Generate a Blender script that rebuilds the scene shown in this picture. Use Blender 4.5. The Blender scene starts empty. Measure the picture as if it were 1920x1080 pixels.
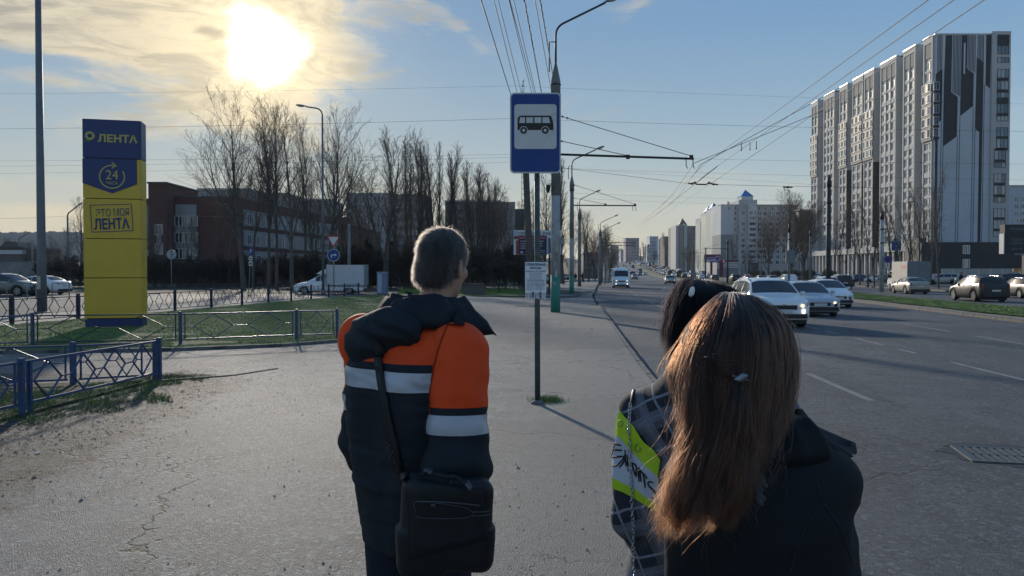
import bpy, bmesh, math, random
import numpy as np
from mathutils import Vector, Matrix
from mathutils.bvhtree import BVHTree
S = bpy.context.scene
COL = S.collection
PI = math.pi
F = 1442.0          # focal length in photo pixels (photo 1920 wide)
EYE = 1.68          # lens height above the pavement
TILT = math.atan((540 - 512) / F)
# ------------------------------------------------------------------ camera
cd = bpy.data.cameras.new('camera'); cam = bpy.data.objects.new('camera', cd); COL.objects.link(cam)
cd.sensor_width = 36; cd.lens = 36 * F / 1920; cd.clip_start = 0.05; cd.clip_end = 9000
cam.location = (0, 0, EYE); cam.rotation_euler = (PI / 2 - TILT, 0, 0)
S.camera = cam
# ------------------------------------------------------------------ sky and sun
SUN_AZ = math.atan2(495 - 960, F)            # left of the view axis
SUN_EL = math.radians(15.6)
SUND = Vector((math.sin(SUN_AZ) * math.cos(SUN_EL), math.cos(SUN_AZ) * math.cos(SUN_EL), math.sin(SUN_EL)))
W = bpy.data.worlds.new('World'); S.world = W; W.use_nodes = True
nt = W.node_tree; nt.nodes.clear()
class NT:
 """tiny node helper"""
 def __init__(s, tree): s.t = tree
 def n(s, typ, **kw):
  nd = s.t.nodes.new(typ)
  for k, v in kw.items(): setattr(nd, k, v)
  return nd
 def l(s, a, b): s.t.links.new(a, b)
 def val(s, x, sock):
  if isinstance(x, (int, float)): sock.default_value = x
  elif isinstance(x, (tuple, list)): sock.default_value = tuple(x) if len(x) != 3 or sock.type != 'RGBA' else (*x, 1)
  else: s.l(x, sock)
 def m(s, op, a, b=0.0, c=None, clamp=False):
  nd = s.n('ShaderNodeMath', operation=op, use_clamp=clamp)
  s.val(a, nd.inputs[0]); s.val(b, nd.inputs[1])
  if c is not None: s.val(c, nd.inputs[2])
  return nd.outputs[0]
 def mix(s, f, a, b, blend='MIX'):
  nd = s.n('ShaderNodeMix', data_type='RGBA', blend_type=blend)
  s.val(f, nd.inputs[0]); s.val(a, nd.inputs[6]); s.val(b, nd.inputs[7])
  return nd.outputs[2]
 def noise(s, vec, scale, detail=4, rough=.55, dist=0.0, out=0):
  nd = s.n('ShaderNodeTexNoise')
  if vec is not None: s.l(vec, nd.inputs['Vector'])
  nd.inputs['Scale'].default_value = scale; nd.inputs['Detail'].default_value = detail
  nd.inputs['Roughness'].default_value = rough; nd.inputs['Distortion'].default_value = dist
  return nd.outputs[out]
 def ramp(s, f, stops, mode='LINEAR'):
  nd = s.n('ShaderNodeValToRGB'); nd.color_ramp.interpolation = mode
  e = nd.color_ramp.elements
  while len(e) < len(stops): e.new(.5)
  for i, (p, c) in enumerate(stops):
   e[i].position = p
   c = c if isinstance(c, (tuple, list)) else (c, c, c)
   e[i].color = (*c[:3], 1)
  s.l(f, nd.inputs[0]); return nd.outputs[0]
 def rng(s, v, a, b, c=0.0, d=1.0, smooth=False):
  nd = s.n('ShaderNodeMapRange'); nd.interpolation_type = 'SMOOTHSTEP' if smooth else 'LINEAR'
  s.l(v, nd.inputs[0])
  for i, x in enumerate((a, b, c, d)): nd.inputs[i + 1].default_value = x
  return nd.outputs[0]
 def mapping(s, vec, scale=(1, 1, 1), loc=(0, 0, 0), rot=(0, 0, 0)):
  nd = s.n('ShaderNodeMapping'); s.l(vec, nd.inputs[0])
  nd.inputs[1].default_value = loc; nd.inputs[2].default_value = rot; nd.inputs[3].default_value = scale
  return nd.outputs[0]
 def bump(s, h, strength=.3, dist=.01):
  nd = s.n('ShaderNodeBump'); nd.inputs['Strength'].default_value = strength
  nd.inputs['Distance'].default_value = dist; s.l(h, nd.inputs['Height']); return nd.outputs[0]
def build_sky():
 k = NT(nt)
 tc = k.n('ShaderNodeTexCoord')
 nrm = k.n('ShaderNodeVectorMath', operation='NORMALIZE'); k.l(tc.outputs['Generated'], nrm.inputs[0])
 d = nrm.outputs[0]
 sep = k.n('ShaderNodeSeparateXYZ'); k.l(d, sep.inputs[0])
 up = k.m('MAXIMUM', sep.outputs[2], 0.0)
 az = k.m('ARCTAN2', sep.outputs[0], sep.outputs[1]); el = k.m('ARCSINE', sep.outputs[2])
 dot = k.n('ShaderNodeVectorMath', operation='DOT_PRODUCT'); k.l(d, dot.inputs[0]); dot.inputs[1].default_value = SUND
 ang = k.m('ARCCOSINE', k.m('MINIMUM', dot.outputs['Value'], .99999))        # radians
 sky = k.n('ShaderNodeTexSky', sky_type='NISHITA')
 sky.sun_disc = False; sky.sun_elevation = SUN_EL; sky.sun_rotation = SUN_AZ
 sky.air_density = 1.2; sky.dust_density = .25; sky.ozone_density = 2.5; sky.altitude = 150
 nis = k.mix(1.0, sky.outputs[0], (.026, .028, .032), 'MULTIPLY')
 grad = k.ramp(up, [(0, (.50, .54, .50)), (.06, (.40, .52, .58)), (.14, (.29, .47, .61)), (.30, (.175, .35, .585)), (1, (.09, .20, .42))])
 g2 = k.m('EXPONENT', k.m('MULTIPLY', ang, -3.2))
 grad = k.mix(k.m('MULTIPLY', g2, .6), grad, (.20, .30, .42))
 base = k.mix(.80, nis, grad)
 # pale warm band low down, strongest under the sun
 lowb = k.m('EXPONENT', k.m('MULTIPLY', up, -9.5))
 warm = k.rng(ang, .15, 1.15, 1.0, .30, True)
 base = k.mix(k.m('MULTIPLY', lowb, k.m('MULTIPLY', warm, .95)), base, (.80, .66, .40))
 # clouds
 cxyz = k.n('ShaderNodeCombineXYZ'); k.l(az, cxyz.inputs[0]); k.l(el, cxyz.inputs[1])
 c1 = k.mapping(cxyz.outputs[0], scale=(3.2, 9.5, 1), rot=(0, 0, .38))
 c2 = k.mapping(cxyz.outputs[0], scale=(6, 26, 1), rot=(0, 0, .10))
 n1 = k.noise(c1, 1.0, 9, .60, .9)
 n2 = k.noise(c1, 3.2, 9, .66, 1.2)
 n3 = k.noise(c2, 1.0, 8, .6, .7)
 def blob(a0, e0, ra, re):
  x = k.m('DIVIDE', k.m('SUBTRACT', az, math.radians(a0)), math.radians(ra)); y = k.m('DIVIDE', k.m('SUBTRACT', el, math.radians(e0)), math.radians(re))
  return k.m('EXPONENT', k.m('MULTIPLY', k.m('ADD', k.m('MULTIPLY', x, x), k.m('MULTIPLY', y, y)), -1.0))
 patch = k.m('ADD', blob(-21, 17.5, 13, 5.6), k.m('MULTIPLY', blob(-36, 17.5, 9, 4.2), .8))
 patch = k.m('ADD', patch, k.m('MULTIPLY', blob(-17.5, 13.0, 6, 3.5), .5))
 hi = k.m('ADD', k.m('MULTIPLY', patch, .62), k.m('ADD', k.m('MULTIPLY', k.m('SUBTRACT', n1, .5), 1.35), k.m('MULTIPLY', k.m('SUBTRACT', n2, .5), .75)))
 chi = k.rng(hi, .12, .52, 0, 1, True)
 lowm = k.m('MULTIPLY', k.rng(el, .02, .20, 1, 0, True), k.rng(az, -.9, .9, .62, .46))
 lo = k.m('ADD', lowm, k.m('MULTIPLY', k.m('SUBTRACT', n3, .5), 1.5))
 clo = k.rng(lo, .32, .78, 0, .8, True)
 # thin veil to the right
 vr = k.m('ADD', k.m('MULTIPLY', blob(31, 10, 12, 5), .45), k.m('MULTIPLY', k.m('SUBTRACT', n1, .5), 1.2))
 cr_ = k.rng(vr, .25, .8, 0, .45, True)
 g1 = k.m('EXPONENT', k.m('MULTIPLY', ang, -5.5))
 lit = k.mix(g1, (.54, .51, .42), (1.08, .84, .47))
 lit = k.mix(k.rng(k.m('ADD', k.m('MULTIPLY', n2, .6), k.m('MULTIPLY', n3, .4)), .44, .60, .0, .85, True), lit, k.mix(1.0, lit, (.56, .58, .64), 'MULTIPLY'))
 col = k.mix(k.m('MULTIPLY', chi, .88), base, lit)
 lowlit = k.mix(k.rng(ang, .1, 1.0, 1, 0, True), (.52, .55, .55), (.78, .64, .42))
 col = k.mix(clo, col, lowlit)
 col = k.mix(cr_, col, (.50, .56, .60))
 # the sun burning through thin cloud, and the dark scrap of cloud beside it
 nw = k.noise(k.mapping(cxyz.outputs[0], scale=(10, 10, 1), loc=(3, 1, 0)), 1.1, 6, .6, .5)
 wob = k.m('MULTIPLY', k.m('SUBTRACT', nw, .5), .085)
 a2 = k.m('ADD', ang, wob)
 disc = k.rng(a2, .010, .056, 1.0, 0.0, True)
 halo = k.m('EXPONENT', k.m('MULTIPLY', a2, -15.0))
 sd = k.mix(1.0, (1.0, .90, .62), k.m('ADD', k.m('MULTIPLY', disc, 3.5), k.m('MULTIPLY', halo, .52)), 'MULTIPLY')
 col = k.mix(1.0, col, sd, 'ADD')
 dk = blob(-21.3, 16.2, 1.6, .55)
 col = k.mix(k.m('MULTIPLY', k.rng(k.m('ADD', dk, k.m('MULTIPLY', k.m('SUBTRACT', n2, .5), 1.6)), .35, .95, 0, .8, True), 1.0), col, (.50, .45, .34))
 bg = k.n('ShaderNodeBackground'); k.l(col, bg.inputs[0]); bg.inputs[1].default_value = .97
 out = k.n('ShaderNodeOutputWorld'); k.l(bg.outputs[0], out.inputs[0])
build_sky()
W.cycles.sampling_method = 'MANUAL'; W.cycles.sample_map_resolution = 1024
sl = bpy.data.lights.new('sun', 'SUN'); sl.energy = 3.4; sl.angle = math.radians(2.2); sl.color = (1.0, .90, .76)
so = bpy.data.objects.new('sun', sl); COL.objects.link(so)
so.rotation_euler = (-SUND).to_track_quat('-Z', 'Y').to_euler()
vs = S.view_settings; vs.view_transform = 'Standard'; vs.look = 'None'; vs.exposure = 0.24; vs.gamma = 1.0
vs.use_curve_mapping = False
S.cycles.use_denoising = True
S.cycles.max_bounces = 6; S.cycles.diffuse_bounces = 2; S.cycles.glossy_bounces = 3
S.cycles.transparent_max_bounces = 12; S.cycles.volume_bounces = 0
S.cycles.sample_clamp_indirect = 4
# ------------------------------------------------------------------ places
def rise(Y):
 """the avenue climbs gently in the far distance"""
 t = min(1.0, max(0.0, (Y - 230) / 800.0))
 return 15.5 * t * t * (3 - 2 * t)
def G(px, py, z=0.0):
 """point of the level z seen at photo pixel (px,py)"""
 f = Vector((0, math.cos(TILT), -math.sin(TILT))); u = Vector((0, math.sin(TILT), math.cos(TILT)))
 d = f + Vector((1, 0, 0)) * ((px - 960) / F) + u * ((540 - py) / F)
 t = (z - EYE) / d.z
 return Vector((0, 0, EYE)) + d * t
def P(px, py, Y):
 """point at depth Y seen at photo pixel"""
 f = Vector((0, math.cos(TILT), -math.sin(TILT))); u = Vector((0, math.sin(TILT), math.cos(TILT)))
 d = f + Vector((1, 0, 0)) * ((px - 960) / F) + u * ((540 - py) / F)
 return Vector((0, 0, EYE)) + d * (Y / d.y)
def interp(pts, y):
 if y <= pts[0][1]:
  a, b = pts[0], pts[1]
 elif y >= pts[-1][1]:
  a, b = pts[-2], pts[-1]
 else:
  for a, b in zip(pts, pts[1:]):
   if a[1] <= y <= b[1]: break
 return a[0] + (b[0] - a[0]) * (y - a[1]) / (b[1] - a[1])
def smooth_tab(pts):
 """evaluate a smooth version of the piecewise line"""
 def f(y):
  w = max(2.0, abs(y) * .12)
  return sum(interp(pts, y + w * o) * k for o, k in ((-1, .15), (-.5, .2), (0, .3), (.5, .2), (1, .15)))
 return f
ROAD = -0.14
kerbL = smooth_tab([(1.1, -20), (1.75, 4), (2.46, 14.2), (4.37, 37), (6.5, 61.5), (11.6, 105), (22, 190), (116, 925), (210, 1660)])
medL = smooth_tab([(14.4, -20), (15.4, 2), (16.7, 14), (18.5, 27.6), (20.6, 41.7), (31, 110), (44, 200), (79, 468), (138, 925), (232, 1660)])
medR = smooth_tab([(18.4, -20), (20.4, 2), (22.1, 14), (23.7, 27.6), (25.6, 41.7), (35.6, 110), (48.5, 200), (83, 468), (141, 925), (235, 1660)])
kerbR = smooth_tab([(28, -20), (30.5, 2), (33, 14), (36, 40), (43, 79.5), (47.3, 109), (60.5, 200), (95, 468), (154, 925), (248, 1660)])
# ------------------------------------------------------------------ materials
MATS = {}
def mat(name, col, rough=.7, metal=0.0, spec=.5, var=0.0, vscale=3.0, bump=0.0, bscale=40.0, dirt=None, emit=None, coat=0.0, trans=0.0, coord='Object', bdist=.004):
 if name in MATS: return MATS[name]
 m = bpy.data.materials.new(name); m.use_nodes = True; MATS[name] = m
 k = NT(m.node_tree); b = m.node_tree.nodes['Principled BSDF']
 tc = k.n('ShaderNodeTexCoord').outputs[coord]
 c = col
 if var:
  nz = k.noise(tc, vscale, 5, .6)
  f = k.rng(nz, .25, .75, 1 - var, 1 + var)
  c = k.mix(1.0, col, f, 'MULTIPLY')
 if dirt:
  dc, amt, ds = dirt
  nz = k.noise(tc, ds, 6, .65, .3)
  c = k.mix(k.m('MULTIPLY', k.rng(nz, .48, .72, 0, 1, True), amt), c, dc)
 k.val(c, b.inputs['Base Color'])
 b.inputs['Roughness'].default_value = rough; b.inputs['Metallic'].default_value = metal
 b.inputs['Specular IOR Level'].default_value = spec
 b.inputs['Coat Weight'].default_value = coat; b.inputs['Transmission Weight'].default_value = trans
 if bump:
  k.l(k.bump(k.noise(tc, bscale, 4, .6), bump, bdist), b.inputs['Normal'])
 if emit:
  b.inputs['Emission Color'].default_value = (*emit[0], 1); b.inputs['Emission Strength'].default_value = emit[1]
 return m
# ------------------------------------------------------------------ object helpers
def mkobj(name, bm_or_mesh, m=None, parent=None, loc=None, smooth=False):
 if isinstance(bm_or_mesh, bmesh.types.BMesh):
  me = bpy.data.meshes.new(name); bm_or_mesh.to_mesh(me); bm_or_mesh.free()
 else:
  me = bm_or_mesh
 o = bpy.data.objects.new(name, me); COL.objects.link(o)
 for x in (m if isinstance(m, (list, tuple)) else [m]):
  if x is not None: me.materials.append(x)
 if smooth: me.shade_smooth()
 if parent: o.parent = parent
 if loc is not None: o.location = loc
 return o
def tag(o, label, cat, group=None, kind=None):
 if label: o['label'] = label
 if cat: o['category'] = cat
 if group: o['group'] = group
 if kind: o['kind'] = kind
 return o
def thing(name, label, cat, loc=(0, 0, 0), rz=0.0, group=None):
 o = bpy.data.objects.new(name, None); COL.objects.link(o)
 o.location = loc; o.rotation_euler = (0, 0, rz); o.empty_display_size = .2
 return tag(o, label, cat, group)
def structure(name, bm, m, parent=None, smooth=False):
 o = mkobj(name, bm, m, parent, smooth=smooth)
 if parent is None: o['kind'] = 'structure'
 return o
def kids(o): return [c for c in bpy.data.objects if c.parent is o]
def snapshot(o):
 """(object, [children snapshots]) so that copying is quick"""
 idx = {}
 for c in bpy.data.objects:
  if c.parent is not None: idx.setdefault(c.parent.name, []).append(c)
 def rec(x): return (x, [rec(c) for c in idx.get(x.name, [])])
 return rec(o)
def dup(snap, loc=None, rz=None, label=None, group=None, swap=None, scale=None, parent=None):
 o, ch = snap
 c = o.copy(); COL.objects.link(c)
 if parent is not None: c.parent = parent
 if loc is not None: c.location = loc
 if rz is not None: c.rotation_euler = (0, 0, rz)
 if scale is not None: c.scale = scale
 if label: c['label'] = label
 if group: c['group'] = group
 if swap and c.type == 'MESH':
  for sl_ in c.material_slots:
   if sl_.material and sl_.material.name in swap:
    sl_.link = 'OBJECT'; sl_.material = swap[sl_.material.name]
 for s in ch: dup(s, parent=c, swap=swap)
 return c
def box(bm, x0, x1, y0, y1, z0, z1, mi=0, M=None):
 vs_ = [bm.verts.new((x, y, z)) for x in (x0, x1) for y in (y0, y1) for z in (z0, z1)]
 if M is not None:
  for v in vs_: v.co = M @ v.co
 for q in ((0, 1, 3, 2), (4, 6, 7, 5), (0, 4, 5, 1), (2, 3, 7, 6), (0, 2, 6, 4), (1, 5, 7, 3)):
  f = bm.faces.new([vs_[i] for i in q]); f.material_index = mi
 return vs_
def bxo(name, x0, x1, y0, y1, z0, z1, m, parent=None, loc=None, bev=0.0):
 bm = bmesh.new(); box(bm, x0, x1, y0, y1, z0, z1)
 if bev: bmesh.ops.bevel(bm, geom=bm.edges[:], offset=bev, segments=2, affect='EDGES', profile=.5)
 return mkobj(name, bm, m, parent, loc)
def tube(bm, pts, radii, n=6, mi=0, caps=True):
 """tube along points, parallel-transport frames"""
 pts = [Vector(p) for p in pts]
 if isinstance(radii, (int, float)): radii = [radii] * len(pts)
 t = (pts[1] - pts[0]).normalized()
 a = Vector((0, 0, 1)) if abs(t.z) < .9 else Vector((1, 0, 0))
 u = t.cross(a).normalized(); rings = []
 for i, p in enumerate(pts):
  if i == 0: t = pts[1] - pts[0]
  elif i == len(pts) - 1: t = pts[-1] - pts[-2]
  else: t = pts[i + 1] - pts[i - 1]
  if t.length < 1e-9: t = Vector((0, 0, 1))
  t.normalize()
  u = (u - t * u.dot(t))
  if u.length < 1e-6: u = t.orthogonal()
  u.normalize(); w = t.cross(u)
  rings.append([bm.verts.new(p + (u * math.cos(2 * PI * j / n) + w * math.sin(2 * PI * j / n)) * radii[i]) for j in range(n)])
 for r0, r1 in zip(rings, rings[1:]):
  for j in range(n):
   f = bm.faces.new((r0[j], r0[(j + 1) % n], r1[(j + 1) % n], r1[j])); f.material_index = mi; f.smooth = True
 if caps and n > 2:
  f = bm.faces.new(rings[0][::-1]); f.material_index = mi
  f = bm.faces.new(rings[-1]); f.material_index = mi
 return rings
def lathe(bm, prof, n=24, mi=0, M=None):
 """prof: (r,z) list"""
 rings = []
 for r, z in prof:
  rings.append([bm.verts.new((r * math.cos(2 * PI * j / n), r * math.sin(2 * PI * j / n), z)) for j in range(n)])
 if M is not None:
  for R in rings:
   for v in R: v.co = M @ v.co
 for r0, r1 in zip(rings, rings[1:]):
  for j in range(n):
   f = bm.faces.new((r0[j], r0[(j + 1) % n], r1[(j + 1) % n], r1[j])); f.material_index = mi; f.smooth = True
 bm.faces.new(rings[0][::-1]).material_index = mi; bm.faces.new(rings[-1]).material_index = mi
def prism(bm, poly, y0, y1, mi=0, M=None):
 """polygon in x,z extruded along y"""
 a = [bm.verts.new((x, y0, z)) for x, z in poly]; b = [bm.verts.new((x, y1, z)) for x, z in poly]
 if M is not None:
  for v in a + b: v.co = M @ v.co
 n = len(poly)
 fs = [bm.faces.new(a), bm.faces.new(b[::-1])]
 for i in range(n): fs.append(bm.faces.new((a[i], b[i], b[(i + 1) % n], a[(i + 1) % n])))
 for f in fs: f.material_index = mi
 return fs
def rrect(w, h, r, seg=5, cx=0, cz=0):
 out = []
 for qx, qz, a0 in ((1, 1, 0), (-1, 1, 90), (-1, -1, 180), (1, -1, 270)):
  for i in range(seg + 1):
   a = math.radians(a0 + 90 * i / seg)
   out.append((cx + qx * (w / 2 - r) + r * math.cos(a), cz + qz * (h / 2 - r) + r * math.sin(a)))
 return out
def text_mesh(s, size, bold=0.0, spacing=1.0, shear=0.0, res=2, depth=0.0):
 c = bpy.data.curves.new('lettering', 'FONT'); c.body = s; c.size = size; c.offset = bold; c.space_character = spacing
 c.shear = shear; c.resolution_u = res; c.align_x = 'CENTER'; c.align_y = 'CENTER'; c.extrude = depth
 o = bpy.data.objects.new('lettering', c); COL.objects.link(o)
 bpy.context.view_layer.update()
 me = bpy.data.meshes.new_from_object(o.evaluated_get(bpy.context.evaluated_depsgraph_get()))
 bpy.data.objects.remove(o); bpy.data.curves.remove(c)
 return me
def text_on(s, w, h, loc, m, parent, rz=0.0, bold=0.0, name='lettering', tilt=0.0, spacing=1.0):
 """lettering standing in the local x-z plane, scaled to width w and cap height h, facing -y"""
 me = text_mesh(s, 1.0, bold, spacing)
 co = np.zeros(len(me.vertices) * 3); me.vertices.foreach_get('co', co); co = co.reshape(-1, 3)
 mn, mx = co.min(0), co.max(0); c = (mn + mx) / 2
 sx = w / (mx[0] - mn[0]); sy = h / (mx[1] - mn[1])
 x = (co[:, 0] - c[0]) * sx; z = (co[:, 1] - c[1]) * sy
 ct, st = math.cos(tilt), math.sin(tilt)
 co2 = np.stack([x * ct - z * st, np.zeros_like(x), x * st + z * ct], 1)
 me.vertices.foreach_set('co', co2.ravel()); me.update()
 o = mkobj(name, me, m, parent, loc); o.rotation_euler = (0, 0, rz)
 return o
def strip_mesh(name, fl, fr, y0, y1, z, m, step=None, zf=None, kind='structure', nx=1):
 bm = bmesh.new(); prev = None; y = y0
 while True:
  z_ = (z if zf is None else zf(y)) + rise(y)
  a, b = fl(y), fr(y)
  row = [bm.verts.new((a + (b - a) * i / nx, y, z_)) for i in range(nx + 1)]
  if prev:
   for i in range(nx): bm.faces.new((prev[i], prev[i + 1], row[i + 1], row[i]))
  prev = row
  if y >= y1: break
  y = min(y1, y + (step or max(1.0, abs(y) * .05)))
 o = mkobj(name, bm, m)
 if kind: o['kind'] = kind
 return o
def poly_sheet(name, pts, z, m, kind='structure', thick=0.0):
 """flat polygon, optional side skirt"""
 bm = bmesh.new()
 top = [bm.verts.new((x, y, z)) for x, y in pts]
 f = bm.faces.new(top)
 if f.normal.z < 0: f.normal_flip()
 f.normal_update()
 if f.normal.z < 0: f.normal_flip()
 if thick:
  bot = [bm.verts.new((x, y, z - thick)) for x, y in pts]
  n = len(pts)
  for i in range(n): bm.faces.new((top[i], bot[i], bot[(i + 1) % n], top[(i + 1) % n]))
 bmesh.ops.triangulate(bm, faces=[f_ for f_ in bm.faces if len(f_.verts) > 4])
 bmesh.ops.recalc_face_normals(bm, faces=bm.faces[:])
 o = mkobj(name, bm, m)
 if kind: o['kind'] = kind
 return o
# ================================================================== GROUND
rs = random.Random(7); npr = np.random.RandomState(11)
def asphalt(name, base, dusty, fine=1.0, cracks=.6, verge=False, glint=.35, rough=.8):
 m = bpy.data.materials.new(name); m.use_nodes = True; MATS[name] = m
 k = NT(m.node_tree); b = m.node_tree.nodes['Principled BSDF']
 o = k.n('ShaderNodeTexCoord').outputs['Object']
 big = k.noise(o, .22, 5, .6, .4); mid = k.noise(o, 1.7, 6, .65, .3)
 gr = k.noise(o, 95 * fine, 3, .7); gr2 = k.noise(o, 33 * fine, 4, .7)
 c = k.mix(k.rng(big, .38, .62, 0, 1, True), base, dusty)
 c = k.mix(k.m('MULTIPLY', k.rng(mid, .42, .66, 0, 1, True), .65), c, tuple(x * .62 for x in base))
 sp = k.n('ShaderNodeTexVoronoi', feature='F1'); k.l(o, sp.inputs['Vector']); sp.inputs['Scale'].default_value = 120 * fine
 stones = k.rng(sp.outputs['Color'], .55, .95, 0, 1)
 sp2 = k.n('ShaderNodeTexVoronoi', feature='F1'); k.l(o, sp2.inputs['Vector']); sp2.inputs['Scale'].default_value = 34
 s2 = k.n('ShaderNodeSeparateColor'); k.l(sp2.outputs['Color'], s2.inputs[0])
 c = k.mix(k.m('MULTIPLY', k.rng(s2.outputs[0], .78, .9, 0, 1), .55), c, tuple(x * 1.9 for x in dusty)); c = k.mix(k.m('MULTIPLY', k.rng(s2.outputs[1], .74, .9, 0, 1), .6), c, tuple(x * .35 for x in base))
 c = k.mix(k.m('MULTIPLY', stones, .6), c, tuple(min(1, x * 2.1) for x in dusty))
 c = k.mix(k.m('MULTIPLY', k.rng(gr2, .5, .75, 0, 1), .5), c, tuple(x * .45 for x in base))
 if cracks:
  wv = k.n('ShaderNodeVectorMath', operation='MULTIPLY_ADD')
  nzv = k.noise(o, 1.1, 5, .6, 0, out=1); k.l(nzv, wv.inputs[0]); wv.inputs[1].default_value = (1.3, 1.3, 0); k.l(o, wv.inputs[2])
  vo = k.n('ShaderNodeTexVoronoi', feature='DISTANCE_TO_EDGE'); k.l(wv.outputs[0], vo.inputs['Vector']); vo.inputs['Scale'].default_value = .33
  vo2 = k.n('ShaderNodeTexVoronoi', feature='DISTANCE_TO_EDGE'); k.l(wv.outputs[0], vo2.inputs['Vector']); vo2.inputs['Scale'].default_value = 2.1
  cr = k.m('MAXIMUM', k.rng(vo.outputs['Distance'], .0, .006, 1, 0), k.m('MULTIPLY', k.rng(vo2.outputs['Distance'], .0, .016, 1, 0), k.rng(k.noise(o, .35, 2, .5), .55, .62, 0, 1)))
  msk = k.rng(k.noise(o, .45, 3, .5), .42, .55, 0, 1)
  crk = k.m('MULTIPLY', k.m('MULTIPLY', cr, msk), cracks)
 sxyz = k.n('ShaderNodeSeparateXYZ'); k.l(o, sxyz.inputs[0]); X, Y = sxyz.outputs[0], sxyz.outputs[1]
 h = k.m('ADD', k.m('MULTIPLY', gr, .5), k.m('MULTIPLY', sp.outputs['Distance'], 1.1))
 if verge:
  # trodden earth beside the low fence and sand swept up along the kerb
  nz = k.noise(o, .9, 6, .7, .5)
  e1 = k.m('MULTIPLY', k.rng(X, -5.4, -3.3, 1, 0), k.rng(Y, 11.2, 13.6, 1, 0))
  e1 = k.m('ADD', e1, k.m('MULTIPLY', k.rng(Y, 4.5, 9.5, 1, 0), k.rng(X, -6, -2.6, .55, 0)))
  soil = k.rng(k.m('ADD', e1, k.m('MULTIPLY', nz, .8)), .60, .84, 0, 1, True)
  sc = k.mix(k.rng(k.noise(o, 5.5, 7, .7, .6), .42, .62, 0, 1), (.022, .019, .015), (.15, .138, .12))
  c = k.mix(soil, c, sc)
  # sand along the kerb: the kerb runs from (1.75,4) to (4.4,37)
  kx = k.m('SUBTRACT', X, k.m('ADD', k.m('MULTIPLY', Y, .077), 1.35))
  e2 = k.m('MULTIPLY', k.rng(kx, -3.4, -.3, 0, 1, True), k.rng(Y, 36, 46, 1, 0))
  sand = k.rng(k.m('ADD', e2, k.m('MULTIPLY', nz, .7)), .50, 1.02, 0, .9, True)
  sn = k.mix(k.noise(o, 7, 6, .7), (.13, .125, .115), (.31, .297, .272))
  c = k.mix(sand, c, sn)
  # tracks
  tr = k.n('ShaderNodeTexWave', wave_type='BANDS', bands_direction='X'); k.l(k.mapping(o, rot=(0, 0, .22)), tr.inputs[0])
  tr.inputs['Scale'].default_value = .12; tr.inputs['Distortion'].default_value = 5; tr.inputs['Detail'].default_value = 4; tr.inputs['Detail Scale'].default_value = .4
  c = k.mix(k.m('MULTIPLY', k.rng(tr.outputs[1], .6, 1, 0, 1), .25), c, (.20, .20, .195))
  h = k.m('ADD', h, k.m('MULTIPLY', k.m('MULTIPLY', soil, k.noise(o, 14, 6, .7)), 4.5))
 else:
  # polished wheel tracks
  tr = k.n('ShaderNodeTexWave', wave_type='BANDS', bands_direction='X'); k.l(k.mapping(o, rot=(0, 0, .085)), tr.inputs[0])
  tr.inputs['Scale'].default_value = .185; tr.inputs['Distortion'].default_value = 1.2; tr.inputs['Detail'].default_value = 3
  c = k.mix(k.m('MULTIPLY', tr.outputs[1], .22), c, tuple(x * .7 for x in base))
  ed = k.noise(k.mapping(o, scale=(1, .07, 1), rot=(0, 0, .085)), 1.4, 5, .6)
  c = k.mix(k.rng(ed, .5, .72, 0, .4), c, dusty)
  # tar seams along and across
  c = k.mix(k.rng(k.noise(k.mapping(o, scale=(.3, .05, 1)), 1.2, 6, .7, .8), .56, .62, 0, .35), c, (.03, .031, .034))
 pt = k.n('ShaderNodeTexVoronoi', feature='F1', distance='CHEBYCHEV'); k.l(k.mapping(o, rot=(0, 0, .3)), pt.inputs['Vector']); pt.inputs['Scale'].default_value = .16
 ps = k.n('ShaderNodeSeparateColor'); k.l(pt.outputs['Color'], ps.inputs[0]); c = k.mix(1.0, c, k.rng(ps.outputs[0], 0, 1, .84, 1.12), 'MULTIPLY')
 if cracks: c = k.mix(crk, c, (.014, .014, .015)); h = k.m('SUBTRACT', h, k.m('MULTIPLY', crk, 2.0))
 k.val(c, b.inputs['Base Color'])
 b.inputs['Roughness'].default_value = rough; b.inputs['Specular IOR Level'].default_value = glint
 k.l(k.bump(h, .9, .012), b.inputs['Normal'])
 return m
M_pave = asphalt('pavement_asphalt', (.140, .138, .135), (.215, .21, .204), cracks=1.0, verge=True, rough=.74, glint=.3)
M_road = asphalt('road_asphalt', (.075, .082, .092), (.122, .13, .142), fine=1.0, cracks=.6, rough=.72, glint=.3)
M_service = asphalt('service_asphalt', (.10, .10, .10), (.155, .155, .155), cracks=.4)
M_soil = mat('bare_soil', (.050, .046, .034), .95, var=.45, vscale=.6, dirt=((.045, .060, .02), .8, .35), bump=.6, bscale=9, bdist=.05)
M_lawn = mat('lawn_soil', (.05, .09, .022), .95, var=.35, vscale=1.1, dirt=((.06, .05, .032), .6, .8), bump=.6, bscale=18, bdist=.03)
M_kerb = mat('kerb_concrete', (.13, .127, .12), .85, var=.3, vscale=5, dirt=((.05, .047, .043), .9, 1.6), bump=.4, bscale=50)
M_paint = mat('road_paint', (.21, .21, .21), .7, var=.15, vscale=9, dirt=((.10, .10, .105), 1.0, 3.5), coord='Object')
M_sand = mat('sandy_edge', (.20, .185, .155), .95, var=.3, vscale=2, dirt=((.08, .075, .065), .7, 1.5), bump=.5, bscale=30, bdist=.01)
M_green = mat('grass_blade', (.15, .27, .05), .6, var=.45, vscale=.8)
M_dry = mat('dry_grass', (.12, .10, .055), .8, var=.4, vscale=.8)
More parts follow.
